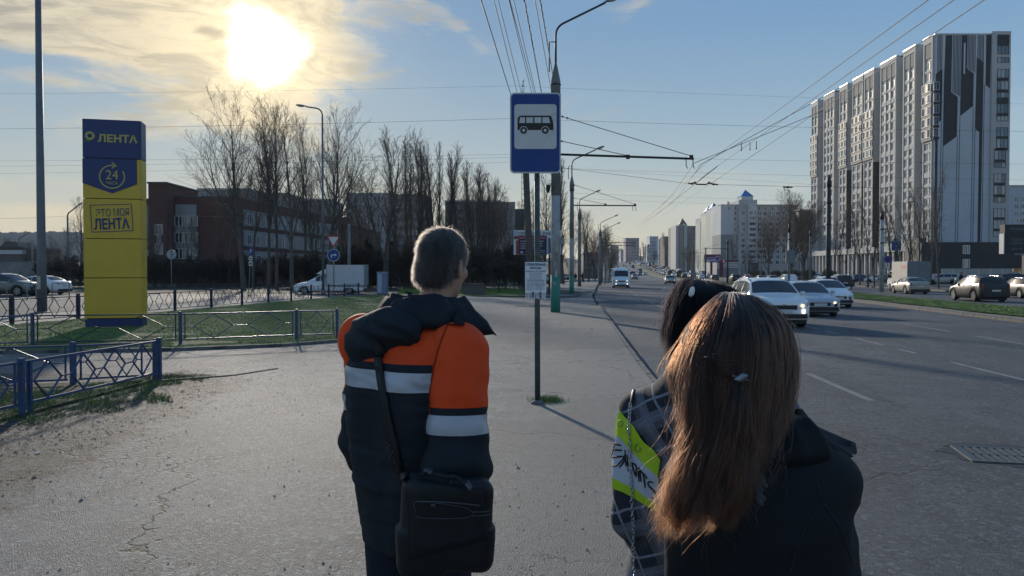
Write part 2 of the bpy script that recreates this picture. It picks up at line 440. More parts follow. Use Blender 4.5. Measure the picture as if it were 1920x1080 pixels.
# one sheet to the horizon
bm = bmesh.new(); rows = []
ys = [-60, -20, 0, 30, 60, 100, 150, 200, 250, 300, 350, 400, 450, 500, 560, 620, 700, 780, 860, 940, 1030, 1300, 1700, 2400, 3500]
xs = [-5000, -2500, -1200, -600, -300, -150, -75, -30, 0, 30, 75, 150, 300, 600, 1200, 2500, 5000]
for y in ys: rows.append([bm.verts.new((x, y, -.21 + rise(y) - (0.3 if y > 100 else 0))) for x in xs])
for r0, r1 in zip(rows, rows[1:]):
 for j in range(len(xs) - 1): bm.faces.new((r0[j], r0[j + 1], r1[j + 1], r1[j]))
structure('ground', bm, M_soil)
strip_mesh('road', lambda y: kerbL(y), lambda y: medL(y) + .05, -20, 1650, ROAD, M_road, nx=3)
strip_mesh('road', lambda y: medR(y) - .05, lambda y: kerbR(y), -20, 1650, ROAD, M_road, nx=3)
# pavement and plaza; it dips to road level at the mouth of the side street
def dip(y):
 t = min(1, max(0, (y - 38) / 5)) * (1 - min(1, max(0, (y - 58.5) / 1.5)))
 return t
bm = bmesh.new(); prev = None; y = -20.0
while y <= 60.01:
 kx = kerbL(y) - .13; row = []
 for i, fx in enumerate((-75, -40, -20, -10, -5, -2.5, -1.2, 0)):
  x = kx + fx
  dz = dip(y) * (-.132) * (1 if fx > -.5 else max(0, 1 - (-fx) / 10.0))
  row.append(bm.verts.new((x, y, dz)))
 if prev:
  for i in range(len(row) - 1): bm.faces.new((prev[i], prev[i + 1], row[i + 1], row[i]))
 prev = row; y += 1.0
structure('pavement', bm, M_pave)
strip_mesh('pavement', lambda y: kerbL(y) - 6.0, lambda y: kerbL(y) - .13, 60.0, 420, 0.0, M_pave, nx=2)
strip_mesh('pavement', lambda y: kerbR(y) + 3.0, lambda y: kerbR(y) + 6.5, -20, 420, 0.0, M_pave, nx=1)
strip_mesh('parking_lot', lambda y: kerbR(y) + 11.5, lambda y: kerbR(y) + 34, -20, 420, -.02, M_service, nx=1)
strip_mesh('verge', lambda y: kerbR(y) + .13, lambda y: kerbR(y) + 3.0, -20, 420, -.01, M_soil, nx=1)
strip_mesh('verge', lambda y: kerbR(y) + 6.5, lambda y: kerbR(y) + 11.5, -20, 420, .01, M_soil, nx=1)
# median: sandy edge, then lawn
strip_mesh('median_edge', lambda y: medL(y), lambda y: medR(y), -20, 1650, -.02, M_sand, nx=1)
strip_mesh('median_lawn', lambda y: medL(y) + .75 + .12 * math.sin(y * .7), lambda y: medR(y) - .45 + .1 * math.sin(y * .9 + 1), 5, 1600, .03, M_lawn, nx=1)
def kerb_run(name, f, y0, y1, side, top, bottom, step=1.0, gap=.012, w=.15):
 """a row of separate kerb stones"""
 root = bpy.data.objects.new(name, None); COL.objects.link(root); root['kind'] = 'structure'
 bm = bmesh.new(); box(bm, -w / 2, w / 2, 0, step - gap, 0, top - bottom)
 bmesh.ops.bevel(bm, geom=bm.edges[:], offset=.012, segments=1, affect='EDGES')
 me = None; y = y0; i = 0
 while y < y1:
  a = Vector((f(y), y, 0)); b_ = Vector((f(y + step), y + step, 0)); d = b_ - a
  if me is None:
   o = mkobj('kerb_stone', bm, M_kerb, root); me = o.data
  else:
   o = bpy.data.objects.new('kerb_stone', me); COL.objects.link(o); o.parent = root
  o.location = (a.x - side * w / 2, y, bottom + rise(y) - rs.random() * .012)
  o.rotation_euler = (rs.uniform(-.006, .006), side * rs.uniform(-.01, .03), -math.atan2(d.x, d.y) + rs.uniform(-.008, .008))
  y += step * d.y / d.length
 return root
kerb_run('kerb', lambda y: kerbL(y) - .01, 2.0, 40, 1, -.012, -.30)
kerb_run('kerb', lambda y: medL(y) + .16, 18, 80, 1, .0, -.3)
for nm, f, a, b_, side in (('kerb', kerbL, 62, 900, -1), ('kerb', medR, 8, 900, -1), ('kerb', kerbR, -20, 900, 1)):
 strip_mesh(nm, (lambda f=f, s=side: (lambda y: f(y) - (.15 if s < 0 else 0)))(), (lambda f=f, s=side: (lambda y: f(y) + (.15 if s > 0 else 0.0)))(), a, b_, .012, M_kerb)
strip_mesh('kerb', medL, lambda y: medL(y) + .15, 80, 900, .012, M_kerb)
# upright faces of the long kerbs
for f, a, b_, sx in ((kerbL, 62, 500, 0), (kerbR, -20, 500, 0), (medR, 8, 500, 0), (medL, 80, 500, 0)):
 bm = bmesh.new(); prev = None; y = a
 while y <= b_:
  row = [bm.verts.new((f(y), y, -.2 + rise(y))), bm.verts.new((f(y), y, .012 + rise(y)))]
  if prev: bm.faces.new((prev[0], prev[1], row[1], row[0]))
  prev = row; y += max(1.5, y * .05)
 structure('kerb', bm, M_kerb)
# corner kerb of the side street on its far side
cpts = [G(px, py, -.0) for px, py in ((700, 553.5), (800, 554.5), (905, 555.5), (1000, 556), (1060, 556), (1084, 554), (1098, 550.5), (1108, 546), (1116, 541.5))]
root = bpy.data.objects.new('kerb', None); COL.objects.link(root); root['kind'] = 'structure'
for a, b_ in zip(cpts, cpts[1:]):
 L = (b_ - a).length; n = max(1, round(L / 1.2)); d = (b_ - a) / n
 for i in range(n):
  bm = bmesh.new(); box(bm, 0, L / n - .02, 0, .16, -.25, .03)
  o = mkobj('kerb_stone', bm, M_kerb, root, a + d * i); o.rotation_euler = (0, 0, math.atan2(d.y, d.x))
# lane markings
bm = bmesh.new()
rl = random.Random(3)
for fr, wid in ((.204, .12), (.445, .12), (.70, .12)):
 y = 4.6 + fr * 3
 while y < 420:
  L = 4.0; ya, yb = y, y + L
  if rl.random() < .93 and not (fr < .3 and y < 9.5):
   n = 4
   for i in range(n):
    a, b_ = ya + L * i / n, ya + L * (i + 1) / n
    if y < 40 and rl.random() < .12: continue
    q = []
    for yy, s in ((a, -1), (a, 1), (b_, 1), (b_, -1)):
     x = kerbL(yy) + (medL(yy) - kerbL(yy)) * fr + s * wid / 2
     q.append(bm.verts.new((x, yy, ROAD + .004 + rise(yy))))
    bm.faces.new(q)
  y += L + (1.7 if y < 120 else 6)
y = -10
while y < 400:
 for fr in (.33, .66):
  q = []
  for yy, s in ((y, -1), (y, 1), (y + 4, 1), (y + 4, -1)):
   x = medR(yy) + (kerbR(yy) - medR(yy)) * fr + s * .06
   q.append(bm.verts.new((x, yy, ROAD + .004 + rise(yy))))
  bm.faces.new(q)
 y += 8
structure('lane_markings', bm, M_paint)
# service road on the left, beyond the far low fence
SV = lambda y, off: -16.9 + (y - 24.5) * .128 + off
strip_mesh('side_path', lambda y: SV(y, -3.6), lambda y: SV(y, .75), -5, 58, .004, mat('path_concrete', (.16, .158, .15), .85, var=.2, vscale=1.5, dirt=((.08, .078, .07), .6, .8)), nx=1)
strip_mesh('service_road', lambda y: SV(y, -16), lambda y: SV(y, -3.75), -5, 62, .008, M_service, nx=1)
strip_mesh('kerb', lambda y: SV(y, -3.78), lambda y: SV(y, -3.6), -5, 58, .05, M_kerb)
poly_sheet('verge', [(-90, 57), (-34, 60.2), (-20, 61), (0, 61), (6.0, 60.5), (5, 120), (-90, 120)], .012, M_soil)
poly_sheet('parking_strip', [(-75, 50), (-33, 53), (-24, 57), (-24, 60.8), (-75, 60.6)], .018, M_service)
# grass islands
isA = [(-15.6, 26.0), (-16.2, 20.5), (-15, 17.0), (-10.6, 16.0), (-7.4, 16.6), (-5.3, 17.6), (-4.1, 18.9), (-3.9, 21), (-4.3, 32), (-4.7, 44), (-5.4, 53), (-7.2, 56), (-10.6, 56.4), (-12.2, 52)]
poly_sheet('lawn', isA, .05, M_lawn, thick=.2)
isB = [(-5.55, 11.75), (-6.6, 11.6), (-8.2, 11.2), (-10.5, 10.7), (-14, 10.2), (-14, 1), (-6.3, 1), (-6.0, 6), (-5.75, 9)]
poly_sheet('lawn', isB, .03, mat('trodden_lawn', (.034, .036, .016), .95, var=.5, vscale=1.7, dirt=((.08, .07, .055), .8, 1.1), bump=.7, bscale=16, bdist=.03), thick=.2)
isC = [(p.x, p.y) for p in (G(740, 553, .04), G(905, 554.6, .04), (G(985, 555, .04)), G(992, 549, .04), G(985, 536, .04), G(760, 536, .04))]
poly_sheet('lawn', isC, .04, M_lawn, thick=.2)
def kerbline(pts, closed=False, top=.062):
 root = bpy.data.objects.new('kerb', None); COL.objects.link(root); root['kind'] = 'structure'
 for (x0, y0), (x1, y1) in zip(pts, pts[1:] + (pts[:1] if closed else [])):
  d = Vector((x1 - x0, y1 - y0, 0)); n = max(1, round(d.length / 1.0))
  for i in range(n):
   bm = bmesh.new(); box(bm, 0, d.length / n - .012, -.06, .06, -.2, top)
   o = mkobj('kerb_stone', bm, M_kerb, root, (x0 + d.x * i / n, y0 + d.y * i / n, rs.random() * .01)); o.rotation_euler = (0, 0, math.atan2(d.y, d.x))
kerbline([(-16.2, 20.5), (-15, 17.0), (-10.6, 16.0), (-7.4, 16.6), (-5.3, 17.6), (-4.1, 18.9), (-3.9, 21), (-4.3, 32)])
kerbline([(-10.5, 10.85), (-8.2, 11.35), (-6.6, 11.72), (-5.5, 11.95), (-4.6, 12.6), (-4.15, 13.5)], top=.012)
def inpoly(x, y, poly):
 c = np.zeros(len(x), bool); n = len(poly)
 for i in range(n):
  x0, y0 = poly[i]; x1, y1 = poly[(i + 1) % n]
  if y0 == y1: continue
  k_ = ((y0 > y) != (y1 > y)) & (x < (x1 - x0) * (y - y0) / (y1 - y0) + x0)
  c ^= k_
 return c
def vnoise(x, y, s, seed=0):
 """smooth value noise"""
 r = np.random.RandomState(seed).rand(64, 64)
 u, v = x * s, y * s; i, j = np.floor(u).astype(int), np.floor(v).astype(int); a, b_ = u - i, v - j
 a = a * a * (3 - 2 * a); b_ = b_ * b_ * (3 - 2 * b_)
 g = lambda p, q: r[p % 64, q % 64]
 return (g(i, j) * (1 - a) + g(i + 1, j) * a) * (1 - b_) + (g(i, j + 1) * (1 - a) + g(i + 1, j + 1) * a) * b_
def raw_mesh(name, co, tris, m, mi=None, smooth=False, loops=3):
 me = bpy.data.meshes.new(name)
 me.vertices.add(len(co)); me.vertices.foreach_set('co', np.asarray(co, np.float32).ravel())
 n = len(tris); me.loops.add(n * loops); me.polygons.add(n)
 me.loops.foreach_set('vertex_index', np.asarray(tris, np.int32).ravel())
 me.polygons.foreach_set('loop_start', np.arange(0, n * loops, loops, dtype=np.int32))
 if mi is not None: me.polygons.foreach_set('material_index', np.asarray(mi, np.int32))
 if smooth: me.polygons.foreach_set('use_smooth', np.ones(n, bool))
 me.update(calc_edges=True)
 return mkobj(name, me, m)
def blades(name, x, y, z, hmin, hmax, wid, dryf, seed, label=None):
 r = np.random.RandomState(seed); n = len(x)
 h = r.uniform(hmin, hmax, n) * (.6 + .8 * vnoise(x, y, 1.1, seed)); a = r.rand(n) * 2 * PI
 w = wid * r.uniform(.6, 1.3, n); dx, dy = np.cos(a) * w, np.sin(a) * w
 lx, ly = r.normal(0, .45, n) * h, r.normal(0, .45, n) * h
 co = np.empty((n, 3, 3)); co[:, 0] = np.stack([x - dx, y - dy, z], 1); co[:, 1] = np.stack([x + dx, y + dy, z], 1)
 co[:, 2] = np.stack([x + lx, y + ly, z + h], 1)
 mi = (r.rand(n) < dryf).astype(np.int32)
 o = raw_mesh(name, co.reshape(-1, 3), np.arange(n * 3).reshape(-1, 3), [M_green, M_dry], mi)
 tag(o, label, 'grass', kind='stuff'); return o
def scatter(n, x0, x1, y0, y1, seed, p=1.0):
 r = np.random.RandomState(seed)
 return r.uniform(x0, x1, n), y0 + (y1 - y0) * r.rand(n) ** p
x, y = scatter(190000, -16.5, -3.8, 15.5, 57, 1, 1.9); k_ = inpoly(x, y, isA) & (vnoise(x, y, .55, 4) + vnoise(x, y, 2.1, 5) * .6 > .42)
x, y = x[k_], y[k_]; blades('grass', x, y, np.full(len(x), .05), .018, .045, .006, .12, 2, 'short green lawn round the tall yellow and blue pylon')
x, y = scatter(70000, -12, -5.6, 5.5, 11.8, 6); k_ = inpoly(x, y, isB) & (vnoise(x, y, .9, 8) + vnoise(x, y, 3.1, 9) * .6 > .62)
x, y = x[k_], y[k_]; blades('grass', x, y, np.full(len(x), .03), .02, .055, .0045, .35, 3, 'thin trodden grass inside the nearest low blue fence')
x, y = scatter(26000, -5.9, -4.2, 4.5, 12.6, 16); k_ = vnoise(x, y, .9, 8) + vnoise(x, y, 4.1, 9) * .7 + (-4.7 - x) * .5 > 1.05
x, y = x[k_], y[k_]; blades('grass', x, y, np.full(len(x), .0), .02, .07, .004, .55, 33, 'sparse dry grass tufts on the trodden earth outside the nearest fence')
x, y = scatter(60000, -14, 3.5, 60.2, 80, 7); k_ = inpoly(x, y, isC)
x, y = x[k_], y[k_]; blades('grass', x, y, np.full(len(x), .04), .03, .07, .015, .1, 4, 'lawn beyond the side street beside the recruiting billboard')
r_ = np.random.RandomState(9); n = 90000; y = 20 + 130 * r_.rand(n) ** 1.8; t = r_.rand(n)
a = np.array([medL(v) + .7 for v in np.linspace(20, 150, 131)]); b_ = np.array([medR(v) - .45 for v in np.linspace(20, 150, 131)])
yy = np.linspace(20, 150, 131); x = np.interp(y, yy, a) * (1 - t) + np.interp(y, yy, b_) * t
blades('grass', x, y, np.full(n, .03), .03, .07, .012, .15, 5, 'grass on the central reservation between the two carriageways')
# a tuft at the foot of the bus stop post
r_ = np.random.RandomState(12); x = r_.normal(.48, .09, 900); y = r_.normal(10.1, .1, 900)
blades('grass', x, y, np.zeros(900), .02, .08, .004, .5, 6, 'small dry tuft at the foot of the bus stop post')
# loose grit on the pavement
r_ = np.random.RandomState(21); n = 9000
x = r_.uniform(-7, 2.6, n); y = 2.2 + 13 * r_.rand(n) ** 1.3; k_ = (x < .075 * y + 1.3) & (vnoise(x, y, .8, 3) + .35 * (x < -3.6) + .2 * (x > .6) > .42)
x, y = x[k_], y[k_]; n = len(x); s = r_.gamma(2.0, .0016, n) + .0014
T = np.array([(1, 0, -.3), (-.5, .87, -.3), (-.5, -.87, -.3), (.1, .05, .9)])
co = T[None] * s[:, None, None] * r_.uniform(.7, 1.3, (n, 4, 3)) + np.stack([x, y, s * .25], 1)[:, None]
tr = (np.array([(0, 1, 3), (1, 2, 3), (2, 0, 3)])[None] + (np.arange(n) * 4)[:, None, None]).reshape(-1, 3)
o = raw_mesh('gravel', co.reshape(-1, 3), tr, [mat('grit', (.22, .21, .20), .8, var=.5, vscale=30)])
tag(o, 'loose grit scattered over the pavement', 'gravel', kind='stuff')
# dead leaves and crumbs of earth along the fence
r_ = np.random.RandomState(27); n = 9000; y = r_.uniform(5.2, 13.2, n); x = -5.9 + np.abs(r_.normal(0, .95, n)) + .25 * vnoise(y, y, .7, 6)
k_ = (vnoise(x, y, 1.6, 13) + .25 * vnoise(x, y, 5, 14) > .42) & (x < -2.6); x, y = x[k_], y[k_]; n = len(x); s = r_.gamma(2.0, .0022, n) + .002
co = T[None] * s[:, None, None] * r_.uniform(.5, 1.4, (n, 4, 3)) * np.array([1, 1, .5]) + np.stack([x, y, s * .2 + .002], 1)[:, None]
tr = (np.array([(0, 1, 3), (1, 2, 3), (2, 0, 3)])[None] + (np.arange(n) * 4)[:, None, None]).reshape(-1, 3)
o = raw_mesh('debris', co.reshape(-1, 3), tr, [mat('leaf_litter', (.10, .082, .06), .9, var=.8, vscale=9)])
tag(o, 'dead leaves and crumbs of earth on the trodden strip by the nearest fence', 'debris', kind='stuff')
# litter: a few paper scraps on the lawns
for i, (px, py, zz) in enumerate(((308, 757, 0.0), (275, 586, .06), (294, 605, .06), (72, 850, 0), (190, 790, 0), (640, 545, .02))):
 p = G(px, py, zz); bm = bmesh.new(); s = .035 if i != 5 else .12
 vs_ = [bm.verts.new((rs.uniform(.6, 1) * s * math.cos(t), rs.uniform(.6, 1) * s * math.sin(t), rs.uniform(0, .5) * s)) for t in (0, 1.2, 2.3, 3.4, 4.6, 5.5)]
 bm.faces.new(vs_); bmesh.ops.triangulate(bm, faces=bm.faces[:])
 o = mkobj('paper_scrap', bm, mat('litter', (.6, .6, .58), .9), loc=p + Vector((0, 0, .004)))
 tag(o, ['crumpled white scrap on the earth right of the fence corner post', 'white scrap on the lawn right of the pylon', 'white scrap on the lawn near the low fence by the pylon', 'pale scrap on the earth at the lower left', 'pale scrap on the earth below the nearest fence', 'white litter beside the side street near the parking rails'][i], 'litter')
# storm drain in the road
t = thing('storm_drain', 'slotted steel storm drain grating sunk in the near lane of the road', 'drain', G(1885, 855, ROAD), -.25)
M_steel = mat('worn_steel', (.16, .155, .15), .45, .8, var=.3, vscale=20, dirt=((.10, .07, .05), .6, 12))
bm = bmesh.new(); W_, D_ = .80, .70
for a in ((-W_ / 2, W_ / 2, -D_ / 2, -D_ / 2 + .035), (-W_ / 2, W_ / 2, D_ / 2 - .035, D_ / 2), (-W_ / 2, -W_ / 2 + .035, -D_ / 2 + .035, D_ / 2 - .035), (W_ / 2 - .035, W_ / 2, -D_ / 2 + .035, D_ / 2 - .035)):
 box(bm, *a, -.015, .014)
mkobj('frame', bm, M_steel, t)
for i in range(10):
 bxo('bar', -.362 + i * .0745, -.315 + i * .0745, -.312, .312, -.012, .012, M_steel, t)
bxo('cross_bar', -.362, .362, -.014, .014, -.011, .0135, M_steel, t)
bxo('pit_shade', -.365, .365, -.315, .315, .004, .0055, mat('pit_shade_black', (.008, .008, .008), .9), t)  # flat black sheet for the shade between the bars; no hollow below
bm = bmesh.new(); n = 26
vs_ = [bm.verts.new(((.55 + .1 * math.sin(i * 2.1) + (.10 if i < 9 else 0)) * math.cos(2 * PI * i / n), (.50 + .06 * math.sin(i * 1.7)) * math.sin(2 * PI * i / n) + .06, .0035)) for i in range(n)]
bm.faces.new(vs_)
o = mkobj('asphalt_patch', bm, mat('wet_asphalt', (.028, .028, .03), .6, var=.3, vscale=6), t)
# manhole cover by the concrete pole and one in the plaza
for px, py, lb in ((1000, 573, 'sunken manhole cover in a dark patch behind the bus stop post'),):
 p = G(px, py, .006); t = thing('manhole_cover', lb, 'manhole', p)
 bm = bmesh.new(); lathe(bm, [(.01, .02), (.28, .02), (.31, .012), (.36, .004)], 28); mkobj('lid', bm, M_steel, t)
 bm = bmesh.new(); n = 28; vs_ = [bm.verts.new(((1.0 + .2 * math.sin(i * 2.3)) * math.cos(2 * PI * i / n), (.75 + .2 * math.sin(i * 1.3)) * math.sin(2 * PI * i / n), .001)) for i in range(n)]
 bm.faces.new(vs_); mkobj('asphalt_patch', bm, MATS['wet_asphalt'], t)
# ================================================================== BUILDINGS
M_wallgrey = mat('render_grey', (.42, .42, .42), .85, var=.08, vscale=.15)
M_wallblue = mat('panel_pale', (.48, .51, .56), .8, var=.05, vscale=.1, dirt=((.34, .37, .42), .5, .08))
M_cream = mat('panel_cream', (.46, .455, .44), .8, var=.06, vscale=.2)
M_warmgrey = mat('panel_warm_grey', (.28, .26, .235), .85, var=.1, vscale=.3)
M_navy = mat('cladding_dark', (.010, .014, .022), .65, var=.15, vscale=.4)
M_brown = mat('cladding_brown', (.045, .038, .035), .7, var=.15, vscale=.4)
M_white = mat('white_frame', (.72, .72, .72), .5)
M_frame_d = mat('dark_frame', (.05, .055, .06), .5)
M_parapet = mat('parapet_metal', (.6, .6, .6), .4, .3)
def glass(name, col, rough=.08, var=.5):
 """window glass over a dim room; each pane a little different"""
 m = bpy.data.materials.new(name); m.use_nodes = True; MATS[name] = m
 k = NT(m.node_tree); b = m.node_tree.nodes['Principled BSDF']
 info = k.n('ShaderNodeObjectInfo'); g = k.n('ShaderNodeNewGeometry')
 wn = k.n('ShaderNodeTexWhiteNoise', noise_dimensions='1D'); k.l(k.m('ADD', info.outputs['Random'], k.m('MULTIPLY', g.outputs['Random Per Island'], 7.0)), wn.inputs['W'])
 f = k.rng(wn.outputs[0], .0, 1, 1 - var, 1 + var)
 c = k.mix(1.0, col, f, 'MULTIPLY')
 c = k.mix(k.rng(wn.outputs[0], .74, .80, 0, .6), c, (.45, .42, .36))
 k.l(c, b.inputs['Base Color']); b.inputs['Roughness'].default_value = rough
 b.inputs['IOR'].default_value = 1.5; b.inputs['Specular IOR Level'].default_value = .9
 return m
M_glass = glass('window_glass', (.035, .042, .05))
M_glass_b = glass('window_glass_blue', (.10, .15, .20), .06)
def window_mesh(w, h, mull=1, deep=.10, frame=.07, alt=False):
 """frame ring with a pane set back between; faces -y, origin at the middle"""
 bm = bmesh.new()
 box(bm, -w / 2, w / 2, -deep, 0, h / 2 - frame, h / 2); box(bm, -w / 2, w / 2, -deep, 0, -h / 2, -h / 2 + frame)
 box(bm, -w / 2, -w / 2 + frame, -deep, 0, -h / 2 + frame, h / 2 - frame); box(bm, w / 2 - frame, w / 2, -deep, 0, -h / 2 + frame, h / 2 - frame)
 for i in range(mull):
  x = -w / 2 + w * (i + 1) / (mull + 1)
  box(bm, x - frame * .4, x + frame * .4, -deep * .9, 0, -h / 2 + frame, h / 2 - frame)
 xs_ = [-w / 2 + frame] + [-w / 2 + w * (i + 1) / (mull + 1) for i in range(mull)] + [w / 2 - frame]
 for i, (a, b_) in enumerate(zip(xs_, xs_[1:])):
  vs_ = [bm.verts.new(p) for p in ((a, -deep * .35, -h / 2 + frame), (b_, -deep * .35, -h / 2 + frame), (b_, -deep * .35, h / 2 - frame), (a, -deep * .35, h / 2 - frame))]
  bm.faces.new(vs_).material_index = 2 if alt and i % 2 == 1 else 1
 me = bpy.data.meshes.new('window'); bm.to_mesh(me); bm.free(); return me
def put(name, me, parent, loc, rz=0.0, mats=None):
 if mats and not me.materials:
  for x in mats: me.materials.append(x)
 o = bpy.data.objects.new(name, me); COL.objects.link(o); o.parent = parent; o.location = loc; o.rotation_euler = (0, 0, rz)
 return o
def z_at(py, Y): return EYE + (512 - py) / F * Y
def x_at(px, Y): return (px - 960) / F * Y
# ---------------------------------------------------------------- the tall striped slab
T = thing('apartment_tower', 'tall pale apartment slab with black and white geometric pattern on its end wall', 'apartment building', (0, 0, 0))
XF, Y0, TOP = 112.0, 206.0, 64.6
YR = 205.0
sections = [  # lit face: near Y, far Y, columns of windows, loggia?, dark return?
 (206.0, 210.6, 1, 'corner', 0), (214.8, 221.4, 2, '', 0), (225.4, 235.0, 3, '', 0), (239.2, 245.8, 2, 'loggia', 1), (246.8, 254.2, 2, 'loggia', 1),
 (258.0, 264.2, 2, 'loggia', 1), (268.4, 277.6, 3, '', 0), (282.8, 289.0, 2, 'loggia', 0)]
bxo('wall', XF + 3.0, XF + 19.4, Y0 + .4, 291.5, 9.0, TOP - 1.0, M_wallgrey, T)
WROWS = [TOP - 7.2 - i * 3.06 for i in range(17)]
wm_s = window_mesh(1.45, 2.15, 1, .12, .07, True); wm_w = window_mesh(2.6, 2.3, 3, .14, .10)
M_skyglare = mat('sky_glare_glass', (.80, .74, .64), .12, .75, var=.12, vscale=.2)  # cream metallic tint put on every other pane for the bright sky reflection
wmats = (M_white, M_glass, M_skyglare)
n_win = 0
for si, (ya, yb, nc, kind_, dk) in enumerate(sections):
 far = si / 7.0
 bm = bmesh.new()
 box(bm, XF + .35, XF + 3.0, ya, yb, 9.0, TOP + (.3 if si % 2 else 0))       # body set back behind the fins
 L = yb - ya; e = .55
 box(bm, XF, XF + .35, ya, ya + e, 9.0, TOP + .2); box(bm, XF, XF + .35, yb - e, yb, 9.0, TOP + .2)
 box(bm, XF, XF + .35, ya + e, yb - e, TOP - 1.3, TOP + .2)
 cw = (L - 2 * e) / nc
 for c in range(1, nc): box(bm, XF + .02, XF + .35, ya + e + cw * c - .16, ya + e + cw * c + .16, 9.0, TOP - 1.3)
 for r, z in enumerate(WROWS):
  big = r in (1, 6, 9, 13)
  hh = 1.35 if big else .75
  box(bm, XF + .10, XF + .349, ya + e, yb - e, z - 1.15 - hh, z - 1.15)
 mkobj('facade_section', bm, M_cream, T)
 bxo('parapet', XF - .1, XF + 3.1, ya - .1, yb + .1, TOP + .32, TOP + .62, M_parapet, T)
 bxo('attic_panel', XF + .15, XF + .34, ya + e, yb - e, TOP - 5.2, TOP - 1.35, M_warmgrey, T)
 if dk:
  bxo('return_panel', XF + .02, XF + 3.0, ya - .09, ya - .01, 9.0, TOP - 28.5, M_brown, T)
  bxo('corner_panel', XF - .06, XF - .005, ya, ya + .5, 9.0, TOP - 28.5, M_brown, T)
 for r, z in enumerate(WROWS):
  lg = kind_ in ('loggia', 'corner') and 2 <= r <= 6
  if lg:
   wz = window_mesh(L - .2, 2.2, 2 * nc, .12, .09, True) if r == 2 else wz
   put('loggia_window', wz, T, (XF - .30, (ya + yb) / 2, z + .05), -PI / 2, wmats)
   bxo('loggia_band', XF - .28, XF - .005, ya - .2, yb + .1, z - 1.85, z - 1.1, M_navy, T)
   continue
  for c in range(nc):
   yc = ya + e + cw * (c + .5)
   wz2 = wm_s
   put('window', wz2, T, (XF + .345, yc, z), -PI / 2, wmats); n_win += 1
# recesses between the sections: dark brackets for the cooling units, one per floor
bmc = bmesh.new(); box(bmc, -.45, .45, -.5, .5, -.4, .4); box(bmc, -.5, .5, -.56, -.5, -.35, .35)
me = bpy.data.meshes.new('ac_basket'); bmc.to_mesh(me); bmc.free(); me.materials.append(M_frame_d)
for si in range(1, 7):
 ya = sections[si][0]
 for r, z in enumerate(WROWS):
  put('ac_basket', me, T, (XF + 2.45, ya - .55, z - .4))
# end wall towards the avenue
EX0, EX1 = XF, XF + 19.6
wx = lambda q: x_at(1720 + q / 4.5, YR)                 # detail-crop column -> metres
wz_ = lambda q: z_at(50 + q / 4.5, YR)
bxo('end_wall', EX0 + .36, EX1 - 2.0, YR, YR + 1.35, 9.0, TOP + .2, M_wallblue, T)
bxo('end_column', wx(598), EX1 + .3, YR - .5, YR + 3, 9.0, TOP + 1.0, M_wallgrey, T)
bxo('end_parapet', EX0, wx(597), YR - .15, YR + 1.2, TOP + .25, TOP + .6, M_parapet, T)
def end_poly(pts, m, name='dark_panel', y=.10):
 bm = bmesh.new(); P_ = [(wx(a), max(9.0, wz_(b_))) for a, b_ in pts]
 prism(bm, P_, YR - y, YR + .001 - .003, 0); bmesh.ops.recalc_face_normals(bm, faces=bm.faces[:])
 mkobj(name, bm, m, T)
B_ = 2400
end_poly([(137, 408), (192, 368), (188, 795), (158, 818), (155, B_), (134, B_), (135, 800)], M_navy)
end_poly([(218, 85), (271, 85), (266, 560), (322, 601), (318, 930), (203, 1016), (206, 500)], M_navy)
end_poly([(352, 85), (399, 85), (396, 362), (455, 405), (452, 675), (345, 760)], M_navy)
end_poly([(480, 268), (537, 312), (530, 1300), (525, B_), (503, B_), (508, 891), (471, 865)], M_navy)
end_poly([(558, 82), (597, 82), (591, 527), (555, 499)], M_navy)
end_poly([(368, 150), (382, 150), (380, 408), (366, 408)], M_wallblue, 'light_strip', .16)
for x0, x1, yb0, yb1 in ((150, 196, 400, 372), (280, 346, 560, 600), (405, 474, 365, 404), (486, 540, 270, 312)):
 x = x0
 while x < x1:
  yb = yb0 + (yb1 - yb0) * (x - x0) / (x1 - x0)
  end_poly([(x, 85), (x + 4.5, 85), (x + 4.0, yb), (x - .5, yb)], M_navy, 'thin_stripe', .07); x += 11.5
for x, t0 in ((187, 800), (203, 1010), (322, 935), (342, 765), (452, 680), (470, 870), (545, 500)):
 end_poly([(x, t0), (x + 3.6, t0), (x - 5, B_), (x - 8.6, B_)], M_navy, 'panel_joint', .06)
